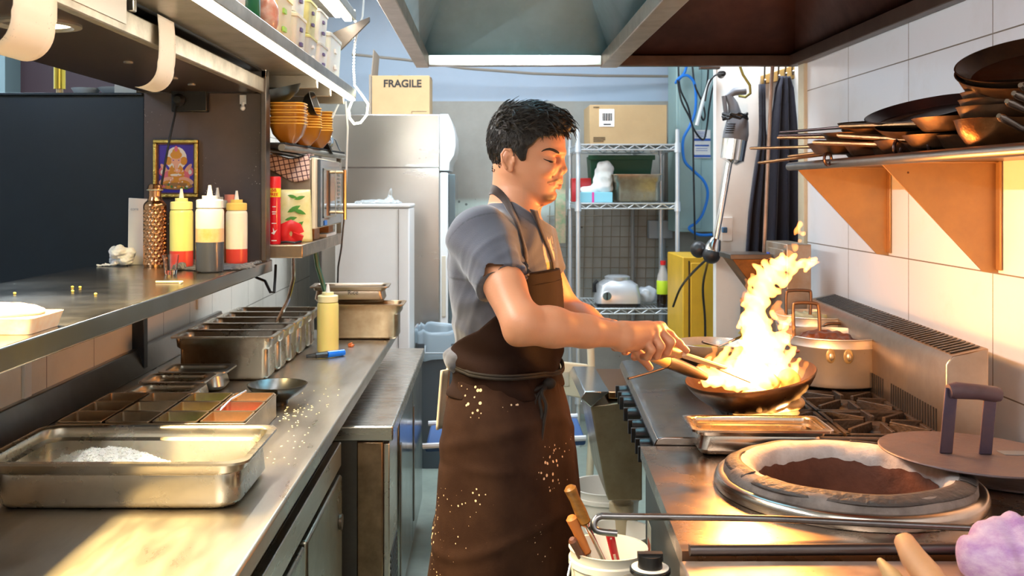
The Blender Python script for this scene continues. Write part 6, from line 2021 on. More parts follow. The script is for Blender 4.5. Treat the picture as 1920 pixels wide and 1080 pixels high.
SHEEN = M('worn_iron', (.11, .09, .09), .28, .9, var=.4, vs=6)
leanpan('wide worn pan leaning against the tiled wall behind the pile', 1.15, 2.66, 1.715, .150, (math.radians(9), math.radians(-15), 0), SHEEN)
leanpan('second wide pan leaning just below the worn one', 1.15, 2.58, 1.680, .155, (math.radians(9), math.radians(-11), 0), PANIRON)
leanpan('flat black pan lying on the shelf under the leaning pans', 1.17, 2.50, 1.625, .14, (math.radians(5), math.radians(-4), 0))
for i, (y, z, r) in enumerate(((2.86, 1.632, .10), (2.78, 1.628, .09), (2.34, 1.630, .12))):
    leanpan(('small black pan at the far end of the pile', 'small black pan with orange gleam under the handles', 'black pan with glowing orange side under the stack')[i], 1.12 + .02 * i, y, z, r, (0.05, -.08, 0), h=.035)

# stack of deep pans
def deeppan(label, cx, cy, cz, r, h, hd, m=PANIRON, rot=(0, 0, 0), hm=None):
    t = thing('stacked_pan', label, 'pan', group='stacked pans at the near end of the wall shelf')
    MB().lathe([(0, 0), (r * .55, 0), (r * .68, .006), (r * .90, h * .55), (r, h), (r * 1.02, h + .001), (r - .004, h + .001), (r * .88, h * .55), (r * .6, .008), (0, .006)], 56).build('pan', m, t)
    MB().tube([V(.07, -r * .70, h * .6), V(.03, -r * 1.15, h * .5), V(-.02 + hd * .02, -r * 1.5, h * .6), V(-.070 + hd * .02, -r * 1.8, h * .9), V(-.078 + hd * .02, -r * 1.86, h * .95)], [.009, .0065, .0065, .0085, .005], 12).build('handle', hm or CHROMEW, t)
    t.location = (cx, cy, cz)
    t.rotation_euler = rot
    return t


CHROMEW = M('worn_chrome', (.55, .45, .38), .25, 1, var=.3, vs=20)
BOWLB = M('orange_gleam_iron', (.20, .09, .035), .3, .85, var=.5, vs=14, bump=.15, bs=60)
sx_, sy_ = 1.085, 2.13
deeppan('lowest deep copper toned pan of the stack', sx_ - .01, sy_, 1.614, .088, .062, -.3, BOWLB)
for i in range(4):
    deeppan(('first pan above the lowest deep pan of the stack', 'second pan up in the stack with worn handle', 'third pan up in the stack with worn handle', 'fourth pan up in the stack under the tilted pans')[i], sx_ + .004 * i, sy_ - .004 * i, 1.655 + .015 * i, .092 + .001 * i, .048, -.2 + .3 * i)
deeppan('small tilted pan just under the big top pan', sx_ + .015, sy_ - .01, 1.722, .105, .04, .9, rot=(math.radians(6), math.radians(-4), 0))
leanpan('big black pan tipped on top of the whole stack', sx_ + .065, sy_ - .03, 1.772, .165, (math.radians(17), math.radians(-16), 0), h=.035)
leanpan('second big black pan nested just under the top one', sx_ + .065, sy_ - .03, 1.760, .165, (math.radians(17), math.radians(-16), 0), h=.035)
# ================================================================== PERSON
PY = 2.38
K = PY / F
TH = math.radians(-20)          # torso turned a little towards the aisle
RT_ = rotz(TH)
TO = np.array([.044, 2.42, 0.0])


def tl(x, y, z):
    """torso-local to world"""
    return (RT_ @ np.array([x, y, z])) + TO


person = thing('person', 'young man in grey t-shirt and long brown apron holding the flaming wok', 'person', (.04, 2.42, 0))

# torso table: z, centre x, half depth, half width
TT_ = np.array([
    [.60, .00, .120, .155], [.80, .00, .125, .172], [.92, .00, .125, .176], [1.00, .00, .118, .170], [1.10, .000, .104, .158], [1.16, .000, .104, .158],
    [1.22, .002, .110, .166], [1.30, -.002, .113, .180], [1.37, -.004, .112, .190], [1.41, -.002, .104, .188], [1.44, .004, .090, .168],
    [1.465, .010, .076, .130], [1.485, .018, .064, .090], [1.50, .025, .056, .066], [1.53, .03, .05, .055]])


def levels(tab, grow=0.0, n=2.3, zlo=None, zhi=None, origin=TO, R=RT_):
    def f(P):
        q = (P - origin) @ R
        z = P[:, 2]
        c = np.interp(z, tab[:, 0], tab[:, 1])
        a = np.interp(z, tab[:, 0], tab[:, 2]) + grow
        b = np.interp(z, tab[:, 0], tab[:, 3]) + grow
        u, v = np.abs(q[:, 0] - c) / a, np.abs(q[:, 1]) / b
        r = (u ** n + v ** n) ** (1 / n)
        d = (r - 1) * np.minimum(a, b)
        if zlo is not None:
            d = np.maximum(d, zlo - z)
        if zhi is not None:
            d = np.maximum(d, z - zhi)
        return d
    return f


# joints
SR_, SL_ = tl(-.005, -.168, 1.425), tl(-.005, .168, 1.42)
ER = np.array(W(978, 606, 2.09))
WR = np.array(W(1168, 630, 2.225))
EL = np.array(W(1062, 592, 2.62))
WL = np.array(W(1138, 622, 2.50))

# ---- head
HO = np.array([(990 - CX) * K, 2.395, CZ - (300 - CY) * K])
HR = rotz(math.radians(-9))


def hp(px, py, y=0.0):
    """head-local point from profile pixels to world"""
    return HR @ np.array([(px - 990) * K, y, (300 - py) * K]) + HO


FT_ = np.array([  # py, front px, back px, half width m
    [214, 1040, 940, .060], [230, 1051, 935, .066], [250, 1057, 932, .071], [270, 1060, 930, .073], [285, 1060, 930, .073], [294, 1055, 932, .072],
    [310, 1056, 936, .070], [325, 1054, 945, .066], [334, 1052, 958, .062], [342, 1050, 968, .058], [352, 1047, 978, .052], [360, 1044, 988, .046],
    [367, 1043, 998, .039], [374, 1041, 1008, .031], [380, 1034, 1014, .021], [384, 1026, 1018, .010]])


def facef(P):
    q = (P - HO) @ HR
    py = 300 - q[:, 2] / K
    xf = (np.interp(py, FT_[:, 0], FT_[:, 1]) - 990) * K
    xb = (np.interp(py, FT_[:, 0], FT_[:, 2]) - 990) * K
    w_ = np.interp(py, FT_[:, 0], FT_[:, 3])
    c = xb * .58 + xf * .42
    a = np.where(q[:, 0] > c, xf - c, c - xb)
    u, v = np.abs(q[:, 0] - c) / a, np.abs(q[:, 1]) / w_
    n = np.where(q[:, 0] > c, np.interp(py, [240, 285, 315, 335, 362, 384], [2.25, 2.05, 1.85, 1.6, 1.6, 1.8]), 2.25)
    d = ((u ** n + v ** n) ** (1 / n) - 1) * np.minimum(a, w_)
    return np.maximum(np.maximum(d, (214 - py) * K), (py - 385) * K)


def he(px, py, y, r, R=None):
    return ell(hp(px, py, y), r, HR if R is None else R)


def hc(a, b, ra, rb=None):
    return cap(hp(*a), hp(*b), ra, rb)


prims = [
    (he(991, 268, 0, (.0775, .071, .0765)), 0, 'u'),
    (facef, .018, 'u'),
    (hc((966, 322), (962, 385), .052, .052), .028, 'u'),
    (hc((962, 385), (958, 440), .052, .062), .02, 'u'),
    # brow ridge, nose, lips, cheeks
    (hc((1044, 287, -.036), (1054, 286, -.006), .0075, .0080), .010, 'u'), (hc((1044, 287, .036), (1054, 286, .006), .0075, .0080), .010, 'u'),
    (hc((1050, 293), (1056.5, 316), .0080, .0080), .010, 'u'),
    (he(1056.5, 319, 0, (.0095, .0088, .0082)), .006, 'u'),
    (he(1048.5, 321.5, -.0135, (.0105, .0070, .0085)), .004, 'u'), (he(1048.5, 321.5, .0135, (.0105, .0070, .0085)), .004, 'u'),
    (hc((1041, 316, -.0235), (1038, 331, -.032), .0024, .0020), .006, 's'), (hc((1041, 316, .0235), (1038, 331, .032), .0024, .0020), .006, 's'),
    (he(1030, 316, -.046, (.016, .011, .012)), .020, 'u'), (he(1030, 316, .046, (.016, .011, .012)), .020, 'u'),
    (he(1046, 335, 0, (.012, .024, .008)), .012, 'u'),
    (hc((1041, 343.5, -.021), (1051.5, 342, 0), .003, .0048), .005, 'u'), (hc((1041, 343.5, .021), (1051.5, 342, 0), .003, .0048), .005, 'u'),
    (hc((1040, 347, -.018), (1048.5, 350, 0), .003, .0056), .005, 'u'), (hc((1040, 347, .018), (1048.5, 350, 0), .003, .0056), .005, 'u'),
    (he(1033, 367, 0, (.0120, .018, .012)), .010, 'u'),
    (hc((1043, 357, -.014), (1044.5, 357, .014), .0030), .006, 's'),
    # eye sockets and lids
    (he(1046, 299, -.029, (.011, .013, .008)), .010, 's'), (he(1046, 299, .029, (.011, .013, .008)), .010, 's'),
    (he(1036.5, 300, -.0315, (.0122, .0135, .0100)), .005, 'u'), (he(1036.5, 300, .0315, (.0122, .0135, .0100)), .005, 'u'),
    (hc((1024, 292.5, -.048), (1046, 292.5, -.028), .0018, .0018), .004, 's'), (hc((1024, 292.5, .048), (1046, 292.5, .028), .0018, .0018), .004, 's'),
    (hc((1025, 300.5, -.047), (1045, 304, -.027), .0018, .0016), .002, 's'), (hc((1025, 300.5, .047), (1045, 304, .027), .0018, .0016), .002, 's'),
    (hc((1040, 346, -.022), (1052, 345.8, 0), .0011, .0011), .0025, 's'), (hc((1040, 346, .022), (1052, 345.8, 0), .0011, .0011), .0025, 's'),
    # ears
    (he(961, 301, -.0725, (.0150, .0075, .0255)), .004, 'u'),
    (hc((970, 291, -.076), (966, 283, -.080), .0026, .0030), .003, 'u'), (hc((966, 283, -.080), (956, 282, -.083), .0030), .002, 'u'), (hc((956, 282, -.083), (950, 291, -.084), .0030), .002, 'u'),
    (hc((950, 291, -.084), (951, 304, -.083), .0030), .002, 'u'), (hc((951, 304, -.083), (958, 316, -.079), .0030, .0036), .002, 'u'), (he(964, 318, -.074, (.0075, .005, .0075)), .003, 'u'),
    (he(964, 302, -.083, (.0080, .0080, .0125)), .003, 's'), (hc((957, 289, -.084), (963, 288, -.083), .0028), .003, 's'),
    (hc((972, 297, -.077), (972, 304, -.077), .0026, .0034), .003, 'u'),
    (he(961, 301, .0725, (.0150, .0075, .0255)), .004, 'u'),
    (hc((970, 291, .076), (966, 283, .080), .0026, .0030), .003, 'u'), (hc((966, 283, .080), (956, 282, .083), .0030), .002, 'u'), (hc((956, 282, .083), (950, 291, .084), .0030), .002, 'u'),
    (hc((950, 291, .084), (951, 304, .083), .0030), .002, 'u'), (hc((951, 304, .083), (958, 316, .079), .0030, .0036), .002, 'u'), (he(964, 318, .074, (.0075, .005, .0075)), .003, 'u'),
    (he(964, 302, .083, (.0080, .0080, .0125)), .003, 's'), (hc((957, 289, .084), (963, 288, .083), .0028), .003, 's'),
    (hc((972, 297, .077), (972, 304, .077), .0026, .0034), .003, 'u'),
    # torso core under the shirt
    (levels(TT_, -.012, zlo=.95, zhi=1.51), .03, 'u'),
    # near arm
    (cap(SR_, ER, .047, .040), .03, 'u'),
    (ell(SR_ + (ER - SR_) * .62 + np.array([.004, 0, .006]), (.038, .041, .043)), .02, 'u'),
    (cap(ER, ER + (WR - ER) * .30, .037, .041), .018, 'u'),
    (cap(ER + (WR - ER) * .26, ER + (WR - ER) * .62, .042, .034), .015, 'u'), (cap(ER + (WR - ER) * .6, WR, .034, .0255), .015, 'u'),
    (cap(ER + np.array([-.012, 0, -.026]), ER + np.array([.03, .01, -.020]), .018, .02), .022, 'u'),
    # far arm
    (cap(SL_, EL, .046, .040), .03, 'u'),
    (cap(EL, EL + (WL - EL) * .4, .042, .040), .03, 'u'),
    (cap(EL + (WL - EL) * .4, WL, .040, .026), .03, 'u'),
]


def Q(px, py, Y):
    return np.array(W(px, py, Y))


def finger(pts, radii, k=.004):
    return [(cap(pts[i], pts[i + 1], radii[i], radii[i + 1]), k, 'u') for i in range(len(pts) - 1)]


# right (near) hand: index stretched along the spatula, others curled round it
mi, mm, mr, mp = Q(1238, 614, 2.315), Q(1232, 617, 2.292), Q(1222, 623, 2.270), Q(1208, 633, 2.252)
hand = [(cap(WR, WR * .4 + mi * .6, .027, .020), .02, 'u'), (cap(WR, mm, .026, .0165), .015, 'u'), (cap(WR, mr, .025, .016), .015, 'u'), (cap(WR + np.array([0, 0, -.006]), mp, .024, .0155), .015, 'u'),
        (ell((WR * .55 + mp * .45) + np.array([0, .01, -.014]), (.026, .020, .020)), .015, 'u'), (cap(mi, mm, .0145), .008, 'u'), (cap(mm, mr, .0145), .008, 'u')]
hand += finger([mi, Q(1256, 628, 2.325), Q(1273, 644, 2.335), Q(1287, 657, 2.345)], [.0125, .0105, .0092, .0078], .006)
hand += finger([mm, Q(1257, 641, 2.272), Q(1250, 660, 2.282), Q(1238, 667, 2.305)], [.0130, .0110, .0095, .0085])
hand += finger([mr, Q(1238, 649, 2.248), Q(1231, 667, 2.262), Q(1220, 670, 2.288)], [.0128, .0106, .0092, .0082])
hand += finger([mp, Q(1221, 656, 2.236), Q(1214, 669, 2.252), Q(1205, 669, 2.275)], [.0120, .0096, .0084, .0076])
hand += finger([Q(1190, 636, 2.275), Q(1218, 652, 2.335), Q(1243, 661, 2.345), Q(1262, 664, 2.345)], [.016, .0125, .0105, .0088], .008)
# left (far) hand: fist round the grip end, finger tips showing below
HL = [Q(1156, 622, 2.445), Q(1171, 624, 2.435), Q(1186, 628, 2.425), Q(1200, 634, 2.42)]
hand += [(cap(WL, p, .024, .0145), .016, 'u') for p in HL] + [(cap(HL[i], HL[i + 1], .0145), .008, 'u') for i in range(3)]
for i, (dx, ty_) in enumerate(((-3, 650), (2, 658), (6, 668), (10, 672))):
    b = HL[i]
    px = 1154 + 14 * i + dx
    hand += finger([b, Q(px + 4, 650, 2.455), Q(px + 4, ty_, 2.425), Q(px + 1, ty_ + 2, 2.375)], [.0125, .0110, .0100, .0082])
hand += finger([Q(1150, 612, 2.44), Q(1180, 640, 2.375), Q(1204, 670, 2.366), Q(1218, 689, 2.366)], [.017, .012, .0105, .0088], .008)
prims += hand


def skincol(P):
    base = np.array([.60, .27, .145])
    C = np.tile(base, (len(P), 1))
    q = (P - HO) @ HR
    px, py, y = 990 + q[:, 0] / K, 300 - q[:, 2] / K, q[:, 1]

    def blend(mask, col):
        nonlocal C
        m = np.clip(mask, 0, 1)[:, None]
        C = C * (1 - m) + np.array(col) * m
    head = (P[:, 2] > 1.46)
    tl_ = np.clip((px - 1032) / 18, 0, 1)
    lip = (np.abs(py - 346 - .4) < 1.0 + 5.2 * tl_) * (px > 1032.5) * (np.abs(y) < .042) * head
    blend(lip * .85, (.52, .13, .10))
    line = np.exp(-(((py - 346) / .9) ** 2)) * (px > 1032) * (np.abs(y) < .042) * head
    blend(line * .7, (.14, .04, .03))
    stub = np.exp(-(((py - 372) / 8) ** 4)) * np.exp(-(((px - 1033) / 14) ** 4)) * head
    blend(stub * .93, (.07, .035, .02))
    must = np.exp(-(((py - (336.5 + (1051 - px) * .30)) / 2.2) ** 4)) * (px > 1030) * (px < 1056) * head
    blend(must * .72, (.07, .03, .018))
    jaw = np.exp(-(((py - 360) / 20) ** 4)) * (px > 985) * head
    blend(jaw * .12, (.25, .15, .11))
    cheek = np.exp(-(((py - 315) / 14) ** 2)) * np.exp(-(((px - 1035) / 20) ** 2)) * head
    blend(cheek * .18, (.72, .28, .18))
    kn = np.zeros(len(P))
    for k_ in (mi, mm, mr, mp, ER):
        kn = np.maximum(kn, np.exp(-((np.linalg.norm(P - k_, axis=1) / .026) ** 2)))
    blend(kn * .25, (.72, .26, .17))
    return C


SKIN = M('skin', (.62, .31, .18), .42, attr='tint', sss=.05, bump=.05, bs=220)
SKIN.node_tree.nodes['Principled BSDF'].inputs['Subsurface Radius'].default_value = (.012, .004, .002)
lo = np.array([-.30, 1.95, .93])
hi = np.array([.50, 2.80, 1.78])
def axis(*seg):
    out = [seg[0][0]]
    for a_, b_, h_ in seg:
        n_ = max(1, int(round((b_ - a_) / h_)))
        out += [a_ + (b_ - a_) * (i + 1) / n_ for i in range(n_)]
    return np.array(out)


AX = [axis((-.30, -.03, .0036), (-.03, .20, .0019), (.20, .27, .003), (.27, .47, .0021)), axis((1.95, 2.20, .0030), (2.20, 2.50, .0021), (2.50, 2.80, .0036)),
      axis((.93, 1.10, .006), (1.10, 1.24, .0021), (1.24, 1.48, .0034), (1.48, 1.75, .0017))]
imesh('body', prims, lo, hi, .0029, SKIN, person, skincol, axes=AX)

# ---- eyes, brows, lashes
headp = [p for p in prims[:46]]


def onskin(px, py, s_, off=.0):
    """the skin point at a profile position, coming from the side or, near the mid line, from the front"""
    ys = np.linspace(.10, .0, 260)
    L_ = np.array([hp(px, py, s_ * y) for y in ys])
    dd = evalp(L_, headp)
    i = np.argmax(dd < off)
    return L_[i] if dd[i] < off else hp(px, py, s_ * .01)


EYEW = M('eye_white', (.60, .52, .46), .25)
BROW = M('brow', (.014, .008, .006), .8)
for s_ in (-1, 1):
    e = MB().sph(tuple(hp(1036.0, 301.5, s_ * .0305)), (.0118, .0122, .0100), 20, 12).build('eye', EYEW, person)
    MB().tube([onskin(1024.5, 299.0, s_), onskin(1029, 301.2, s_), onskin(1034, 302.8, s_), onskin(1039, 303.8, s_), onskin(1043, 303.8, s_)], [.0007, .0013, .0017, .0017, .0008], 6).build('eyelash', BLACK, person)
    MB().tube([onskin(1034, 304.2, s_, .0006), onskin(1038, 305.4, s_, .0006), onskin(1042, 305.2, s_, .0006)], [.0006, .0013, .0006], 6).build('iris', M('iris', (.03, .012, .008), .15), person)
    bp_ = [(1021.5, 286.0), (1025, 283.8), (1030, 281.9), (1036, 281.2), (1042, 282.6), (1047, 285.2), (1051.5, 288.2)]
    MB().tube([onskin(x, y, s_, .0002) for x, y in bp_], [.0008, .0016, .0022, .0029, .0033, .0034, .0020], 8).build('eyebrow', BROW, person)
    MB().sph(tuple(hp(1051, 328.0, s_ * .0085)), (.0030, .0026, .0014), 8, 6).build('nostril', M('nostril_dark', (.10, .03, .02), .8), person)

# ---- hair
HAIR = M('hair', (.009, .007, .006), .55, var=.5, vs=40, col2=(.022, .015, .010), stretch=(1, 1, 3))
hl = np.array([[1090, 262], [1062, 255], [1040, 257], [1018, 262], [1007, 274], [997, 282], [993, 303], [984, 304], [975, 291], [968, 281], [958, 278], [949, 288], [945, 308], [940, 326], [932, 322], [900, 316]])


def hairregion(P):
    q = (P - HO) @ HR
    px, py = 990 + q[:, 0] / K, 300 - q[:, 2] / K
    o = np.argsort(hl[:, 0])
    lim = np.interp(px, hl[o, 0], hl[o, 1])
    return (py - lim) * K


def cran(grow):
    a = he(990, 267, 0, (.0775 + grow, .0735 + grow * .8, .0765 + grow))
    b = hc((966, 322), (962, 385), .052 + grow * .15)

    def f(P):
        d1, d2, d3 = a(P), facef(P) - grow * .5, b(P)
        return np.minimum(np.minimum(d1, d2), d3)
    return f


hairp = [(cran(.010), 0, 'u'), (he(1012, 222, 0, (.060, .058, .024)), .02, 'u'), (hc((1040, 225, -.02), (1066, 238, -.012), .014, .010), .012, 'u'), (hc((1040, 228, .02), (1064, 240, .015), .014, .010), .012, 'u'),
         (he(945, 240, 0, (.030, .05, .035)), .02, 'u'), (he(940, 270, 0, (.026, .05, .04)), .02, 'u'),
         (wob(40, .0016, 26, stretch=(.5, 1, 1)), 0, 'd'), (wob(41, .0012, 60), 0, 'd'), (hairregion, .004, 'i')]
hair = imesh('hair', hairp, HO + np.array([-.15, -.15, -.10]), HO + np.array([.15, .15, .16]), .0026, HAIR, person)
# loose locks laid over the scalp
rs = np.random.RandomState(3)
mb = MB()
base = hairp[:6]
cnt = 0
cen = hp(990, 275, 0)
for _ in range(5200):
    d = rs.normal(size=3)
    d /= np.linalg.norm(d)
    t_ = np.linspace(.05, .14, 46)
    L_ = cen + d[None, :] * t_[:, None]
    dd = evalp(L_, base)
    i = np.argmax(dd > 0)
    if dd[i] <= 0:
        continue
    p = L_[i]
    if hairregion(p[None, :])[0] > -.002:
        continue
    q = (p - HO) @ HR
    px, py = 990 + q[0] / K, 300 - q[2] / K
    top = py < 246 and px > 935
    if top and rs.rand() > .42:
        continue
    lng = rs.uniform(.024, .040) if top else rs.uniform(.009, .016)
    flow = np.array([1.0, rs.normal() * .45 + .3 * math.sin(px * .07), .0]) if top else np.array([-.35 if px < 985 else .05, rs.normal() * .12, -1.0])
    flow = HR @ flow
    flow = flow - d * (flow @ d)
    flow /= np.linalg.norm(flow) + 1e-6
    side = np.cross(d, flow)
    curl = rs.normal() * (.55 if top else .18)
    lift = (.30 if top else .06) * rs.uniform(.4, 1.2)
    ph = rs.uniform(0, 6)
    endp = p + flow * lng + side * curl * lng
    if (py > 258 and px > 975) and hairregion(endp[None, :])[0] > .003:
        continue
    ns = 6 if top else 3
    for k2 in range(ns):
        off = (side * rs.normal() + d * abs(rs.normal()) * .5) * (.0022 if top else .0014)
        pts, rad = [], []
        for k in range(5):
            s_ = k / 4
            pinch = 1 - .75 * s_
            pts.append(p + off * pinch + d * (.0008 + lift * lng * math.sin(s_ * 2.3) * .8) + flow * lng * s_ + side * (curl * lng * s_ * s_ + (.0016 if top else 0) * math.sin(ph + s_ * 5)))
            rad.append((.00085 if top else .0006) * (1 - s_ * .8))
        mb.tube(pts, rad, 3)
o = mb.build('hair_locks', HAIR, person, smooth=180)
o['kind'] = 'stuff'

# ---- t-shirt
TSH = M('tshirt_grey', (.062, .066, .090), .85, attr='tint', sheen=.35, bump=.12, bs=420)
hemR = SR_ + (ER - SR_) * .56
aR = (ER - SR_) / np.linalg.norm(ER - SR_)
hemL = SL_ + (EL - SL_) * .52
aL = (EL - SL_) / np.linalg.norm(EL - SL_)


def sleeve(S_, E_, hem, ax, r0, r1):
    c = cap(S_, S_ + (E_ - S_) * 1.0, r0, r1)
    return lambda P: np.maximum(c(P), (P - hem) @ ax)


def wrinkle(P):
    """long soft folds: radiating from the arm pit, and piling up above the waist"""
    q = (P - TO) @ RT_
    z = P[:, 2]
    d0 = np.linalg.norm(P - np.array(tl(.05, -.16, 1.33)), axis=1)
    ang = np.arctan2(P[:, 2] - 1.33, P[:, 0] - .06)
    def ridge(x):
        return np.sin(x * 2) * .8 + .35 * np.sin(x * 4 + 1)
    f1 = .0022 * ridge(ang * 4.2 + 1.2 * np.sin(d0 * 14)) * np.exp(-((d0 - .12) / .075) ** 2)
    back = np.clip((.09 - q[:, 0]) / .06, 0, 1)
    lowm = np.clip((1.25 - z) / .10, 0, 1) * back
    f2 = .0045 * ridge(z * 44 + q[:, 0] * 20 + q[:, 1] * 9 + 1.5 * np.sin(q[:, 0] * 22)) * lowm
    f3 = .0016 * np.sin(z * 42 - q[:, 0] * 50 + 1.8 * np.sin(z * 21))
    ds = (P - SR_) @ aR
    f4 = .0010 * ridge(ds * 55 + q[:, 0] * 30) * np.exp(-((ds - .10) / .05) ** 2) * (q[:, 1] < -.1)
    return f1 + f2 + f3 + f4


def neck(P):
    a, b = hp(934, 360, 0), hp(998, 400, 0)
    u = b - a
    n_ = np.array([-u[2], 0, u[0]])
    n_ /= np.linalg.norm(n_)
    if n_[2] < 0:
        n_ = -n_
    return (P - a) @ n_


SHT = TT_.copy()
SHT[TT_[:, 0] < 1.2, 2:] -= .006
shirt_core = [(levels(SHT, .005, zlo=1.10), 0, 'u'), (ell(tl(-.082, -.05, 1.135), (.042, .11, .036), RT_), .03, 'u')]
shirtp = shirt_core + [(sleeve(SR_, ER, hemR, aR, .070, .0485), .035, 'u'), (sleeve(SL_, EL, hemL, aL, .070, .040), .035, 'u'), (wrinkle, 0, 'd'), (wob(6, .0012, 10), 0, 'd'), (neck, .003, 'i')]


def shirtcol(P):
    C = np.tile(np.array([.062, .066, .090]), (len(P), 1))
    q = (P - TO) @ RT_
    k = F / P[:, 1]
    px, py = CX + P[:, 0] * k, CY - (P[:, 2] - CZ) * k
    # printed pale smudge on the chest just above the bib
    yl, zl = q[:, 1], P[:, 2]
    m = np.exp(-(((yl + .012) / .034) ** 4)) * np.exp(-(((zl - 1.375) / .036) ** 4)) * (q[:, 0] > 0)
    edge = np.sin(yl * 400 + 1) * .25 + np.sin(yl * 900) * .2
    m = (m > .45 + edge * np.clip((zl - 1.37) / .03, 0, 1)).astype(float)
    C = C * (1 - m[:, None]) + m[:, None] * np.array([.72, .52, .36])
    g = m * (zl < 1.362)
    C = C * (1 - g[:, None]) + g[:, None] * np.array([.62, .42, .08])
    # seam line around the shoulder and darker collar band
    nk = neck(P)
    band = ((nk > -.020) & (nk < -.017)).astype(float) * .5
    sh = np.abs((P - SR_) @ aR - .002)
    band = np.maximum(band, ((sh < .0016) & (q[:, 1] < -.10)).astype(float) * .55)
    C = C * (1 - band[:, None] * .6)
    return C


imesh('t_shirt', shirtp, tl(-.16, -.28, 1.06) - .08, tl(.16, .28, 1.55) + .08, .0034, TSH, person, shirtcol)

# ---- apron bib
APR = M('apron_brown', (.015, .0046, .0021), .85, sheen=.0, bump=.10, bs=380, var=.25, vs=5)
APS = M('apron_brown_dusty', (.016, .0050, .0023), .85, sheen=.0, bump=.10, bs=380, var=.45, vs=9, col2=(.036, .016, .009), thr=-.12, specks=((.62, .47, .32), 78, .30, 4.6, .535))


def bibreg(P):
    q = (P - TO) @ RT_
    phi = np.abs(np.arctan2(q[:, 1], q[:, 0]) + .36)
    phi = np.where(phi > math.pi, 2 * math.pi - phi, phi)
    top = np.interp(phi, [0, .68, .76, .95, 1.25, 1.7, 2.2, 2.5], [1.343, 1.343, 1.325, 1.26, 1.215, 1.180, 1.145, 1.135])
    side = phi - 2.55
    return np.maximum((P[:, 2] - top) * .8, side * .1)


def bibwr(P):
    q = (P - TO) @ RT_
    z = P[:, 2]
    low = np.clip((1.22 - z) / .08, 0, 1)
    return .0045 * np.sin(z * 70 + q[:, 0] * 30 + q[:, 1] * 26) * low + .0012 * np.sin(q[:, 1] * 60)


bibp = [(levels(TT_, .0150, zlo=1.06), 0, 'u'), (ell(tl(.012, 0, 1.13), (.116, .166, .05), RT_), .02, 'u'), (bibwr, 0, 'd'), (bibreg, .002, 'i')]
bib = imesh('apron', bibp, tl(-.16, -.28, 1.06) - .06, tl(.16, .28, 1.40) + .06, .0036, APR, person)
for m_ in (APR, APS):
    m_.node_tree.nodes['Principled BSDF'].inputs['Specular IOR Level'].default_value = .2
# top hem fold of the bib
mb = MB()


def surf(phi, z, grow=.0135):
    a = np.interp(z, TT_[:, 0], TT_[:, 2]) + grow
    b = np.interp(z, TT_[:, 0], TT_[:, 3]) + grow
    c = np.interp(z, TT_[:, 0], TT_[:, 1])
    n = 2.3
    cu, su = math.cos(phi), math.sin(phi)
    r = (abs(cu / a) ** n + abs(su / b) ** n) ** (-1 / n)
    return Vector(tl(c + r * cu, r * su, z))


for z in (1.339, 1.315):
    mb.tube([surf(-.98 + 1.2 * i / 14, z, .0152) for i in range(15)], .0016, 6)
mb.build('bib_stitching', APR, person)

# straps
STR = M('apron_strap', (.030, .014, .010), .8, sheen=.3)


def onshirt(px, py, Yc, inset=0):
    """slide a point onto the front of the shirt along the line of sight, standing off slightly"""
    a = Vector((0, 0, CZ))
    best = None
    Y = np.linspace(Yc - .25, Yc + .25, 220)
    Pn = np.array([W(px, py, y) for y in Y])
    dd = evalp(Pn, shirtp[:5] if True else shirtp)
    for i in range(len(Y)):
        if dd[i] < .0035:
            return Vector(Pn[i])
    return W(px, py, Yc)


def ribbon(name, pts, wd, m, th=.0022, w0=None):
    pts = smooth_path(pts, 4)
    n = len(pts)
    L_, R__ = [], []
    for i, p in enumerate(pts):
        t = (pts[min(i + 1, n - 1)] - pts[max(i - 1, 0)]).normalized()
        e = 1e-3
        g = evalp(np.array([p + V(e, 0, 0), p - V(e, 0, 0), p + V(0, e, 0), p - V(0, e, 0), p + V(0, 0, e), p - V(0, 0, e)]), shirtp[:5])
        nn = Vector((g[0] - g[1], g[2] - g[3], g[4] - g[5]))
        nn = nn.normalized() if nn.length > 1e-7 else Vector((0, -1, 0))
        s_ = t.cross(nn).normalized()
        o_ = nn * .001
        ww = wd + ((w0 - wd) * max(0, 1 - i / (n * .45)) if w0 else 0)
        L_.append(p + s_ * ww / 2 + o_)
        R__.append(p - s_ * ww / 2 + o_)
    mb = MB()
    vs = [v for pr in zip(L_, R__) for v in pr]
    mb.raw(vs, [(2 * i, 2 * i + 1, 2 * i + 3, 2 * i + 2) for i in range(n - 1)])
    return mb.build(name, m, person, solid=th, smooth=180)


near = [(938, 358, 2.36), (945, 372, 2.32), (957, 395, 2.29), (969, 418, 2.28), (978, 445, 2.28), (984, 470, 2.28), (988, 497, 2.29), (990, 512, 2.29)]
ribbon('apron_strap', [Vector(hp(962, 372, .064)), Vector(hp(936, 364, .045)), Vector(hp(921, 357, .0)), Vector(hp(932, 356, -.045))] + [onshirt(*p) + V(0, -.002, 0) for p in near[1:]], .016, STR, w0=.030)
far = [(1000, 394, 2.40), (1008, 415, 2.38), (1018, 440, 2.36), (1028, 465, 2.35), (1036, 490, 2.34), (1039, 505, 2.34)]
ribbon('apron_strap', [onshirt(*p) + V(0, -.002, 0) for p in far], .016, STR, w0=.026)
# ---- apron skirt
SKT = np.array([  # z, centre x, half depth, half width
    [1.135, .004, .108, .158], [1.10, .004, .113, .166], [1.05, .002, .124, .186], [1.00, .004, .136, .200], [.90, .008, .150, .214], [.80, .010, .158, .222], [.70, .006, .164, .230], [.60, .000, .172, .236]])


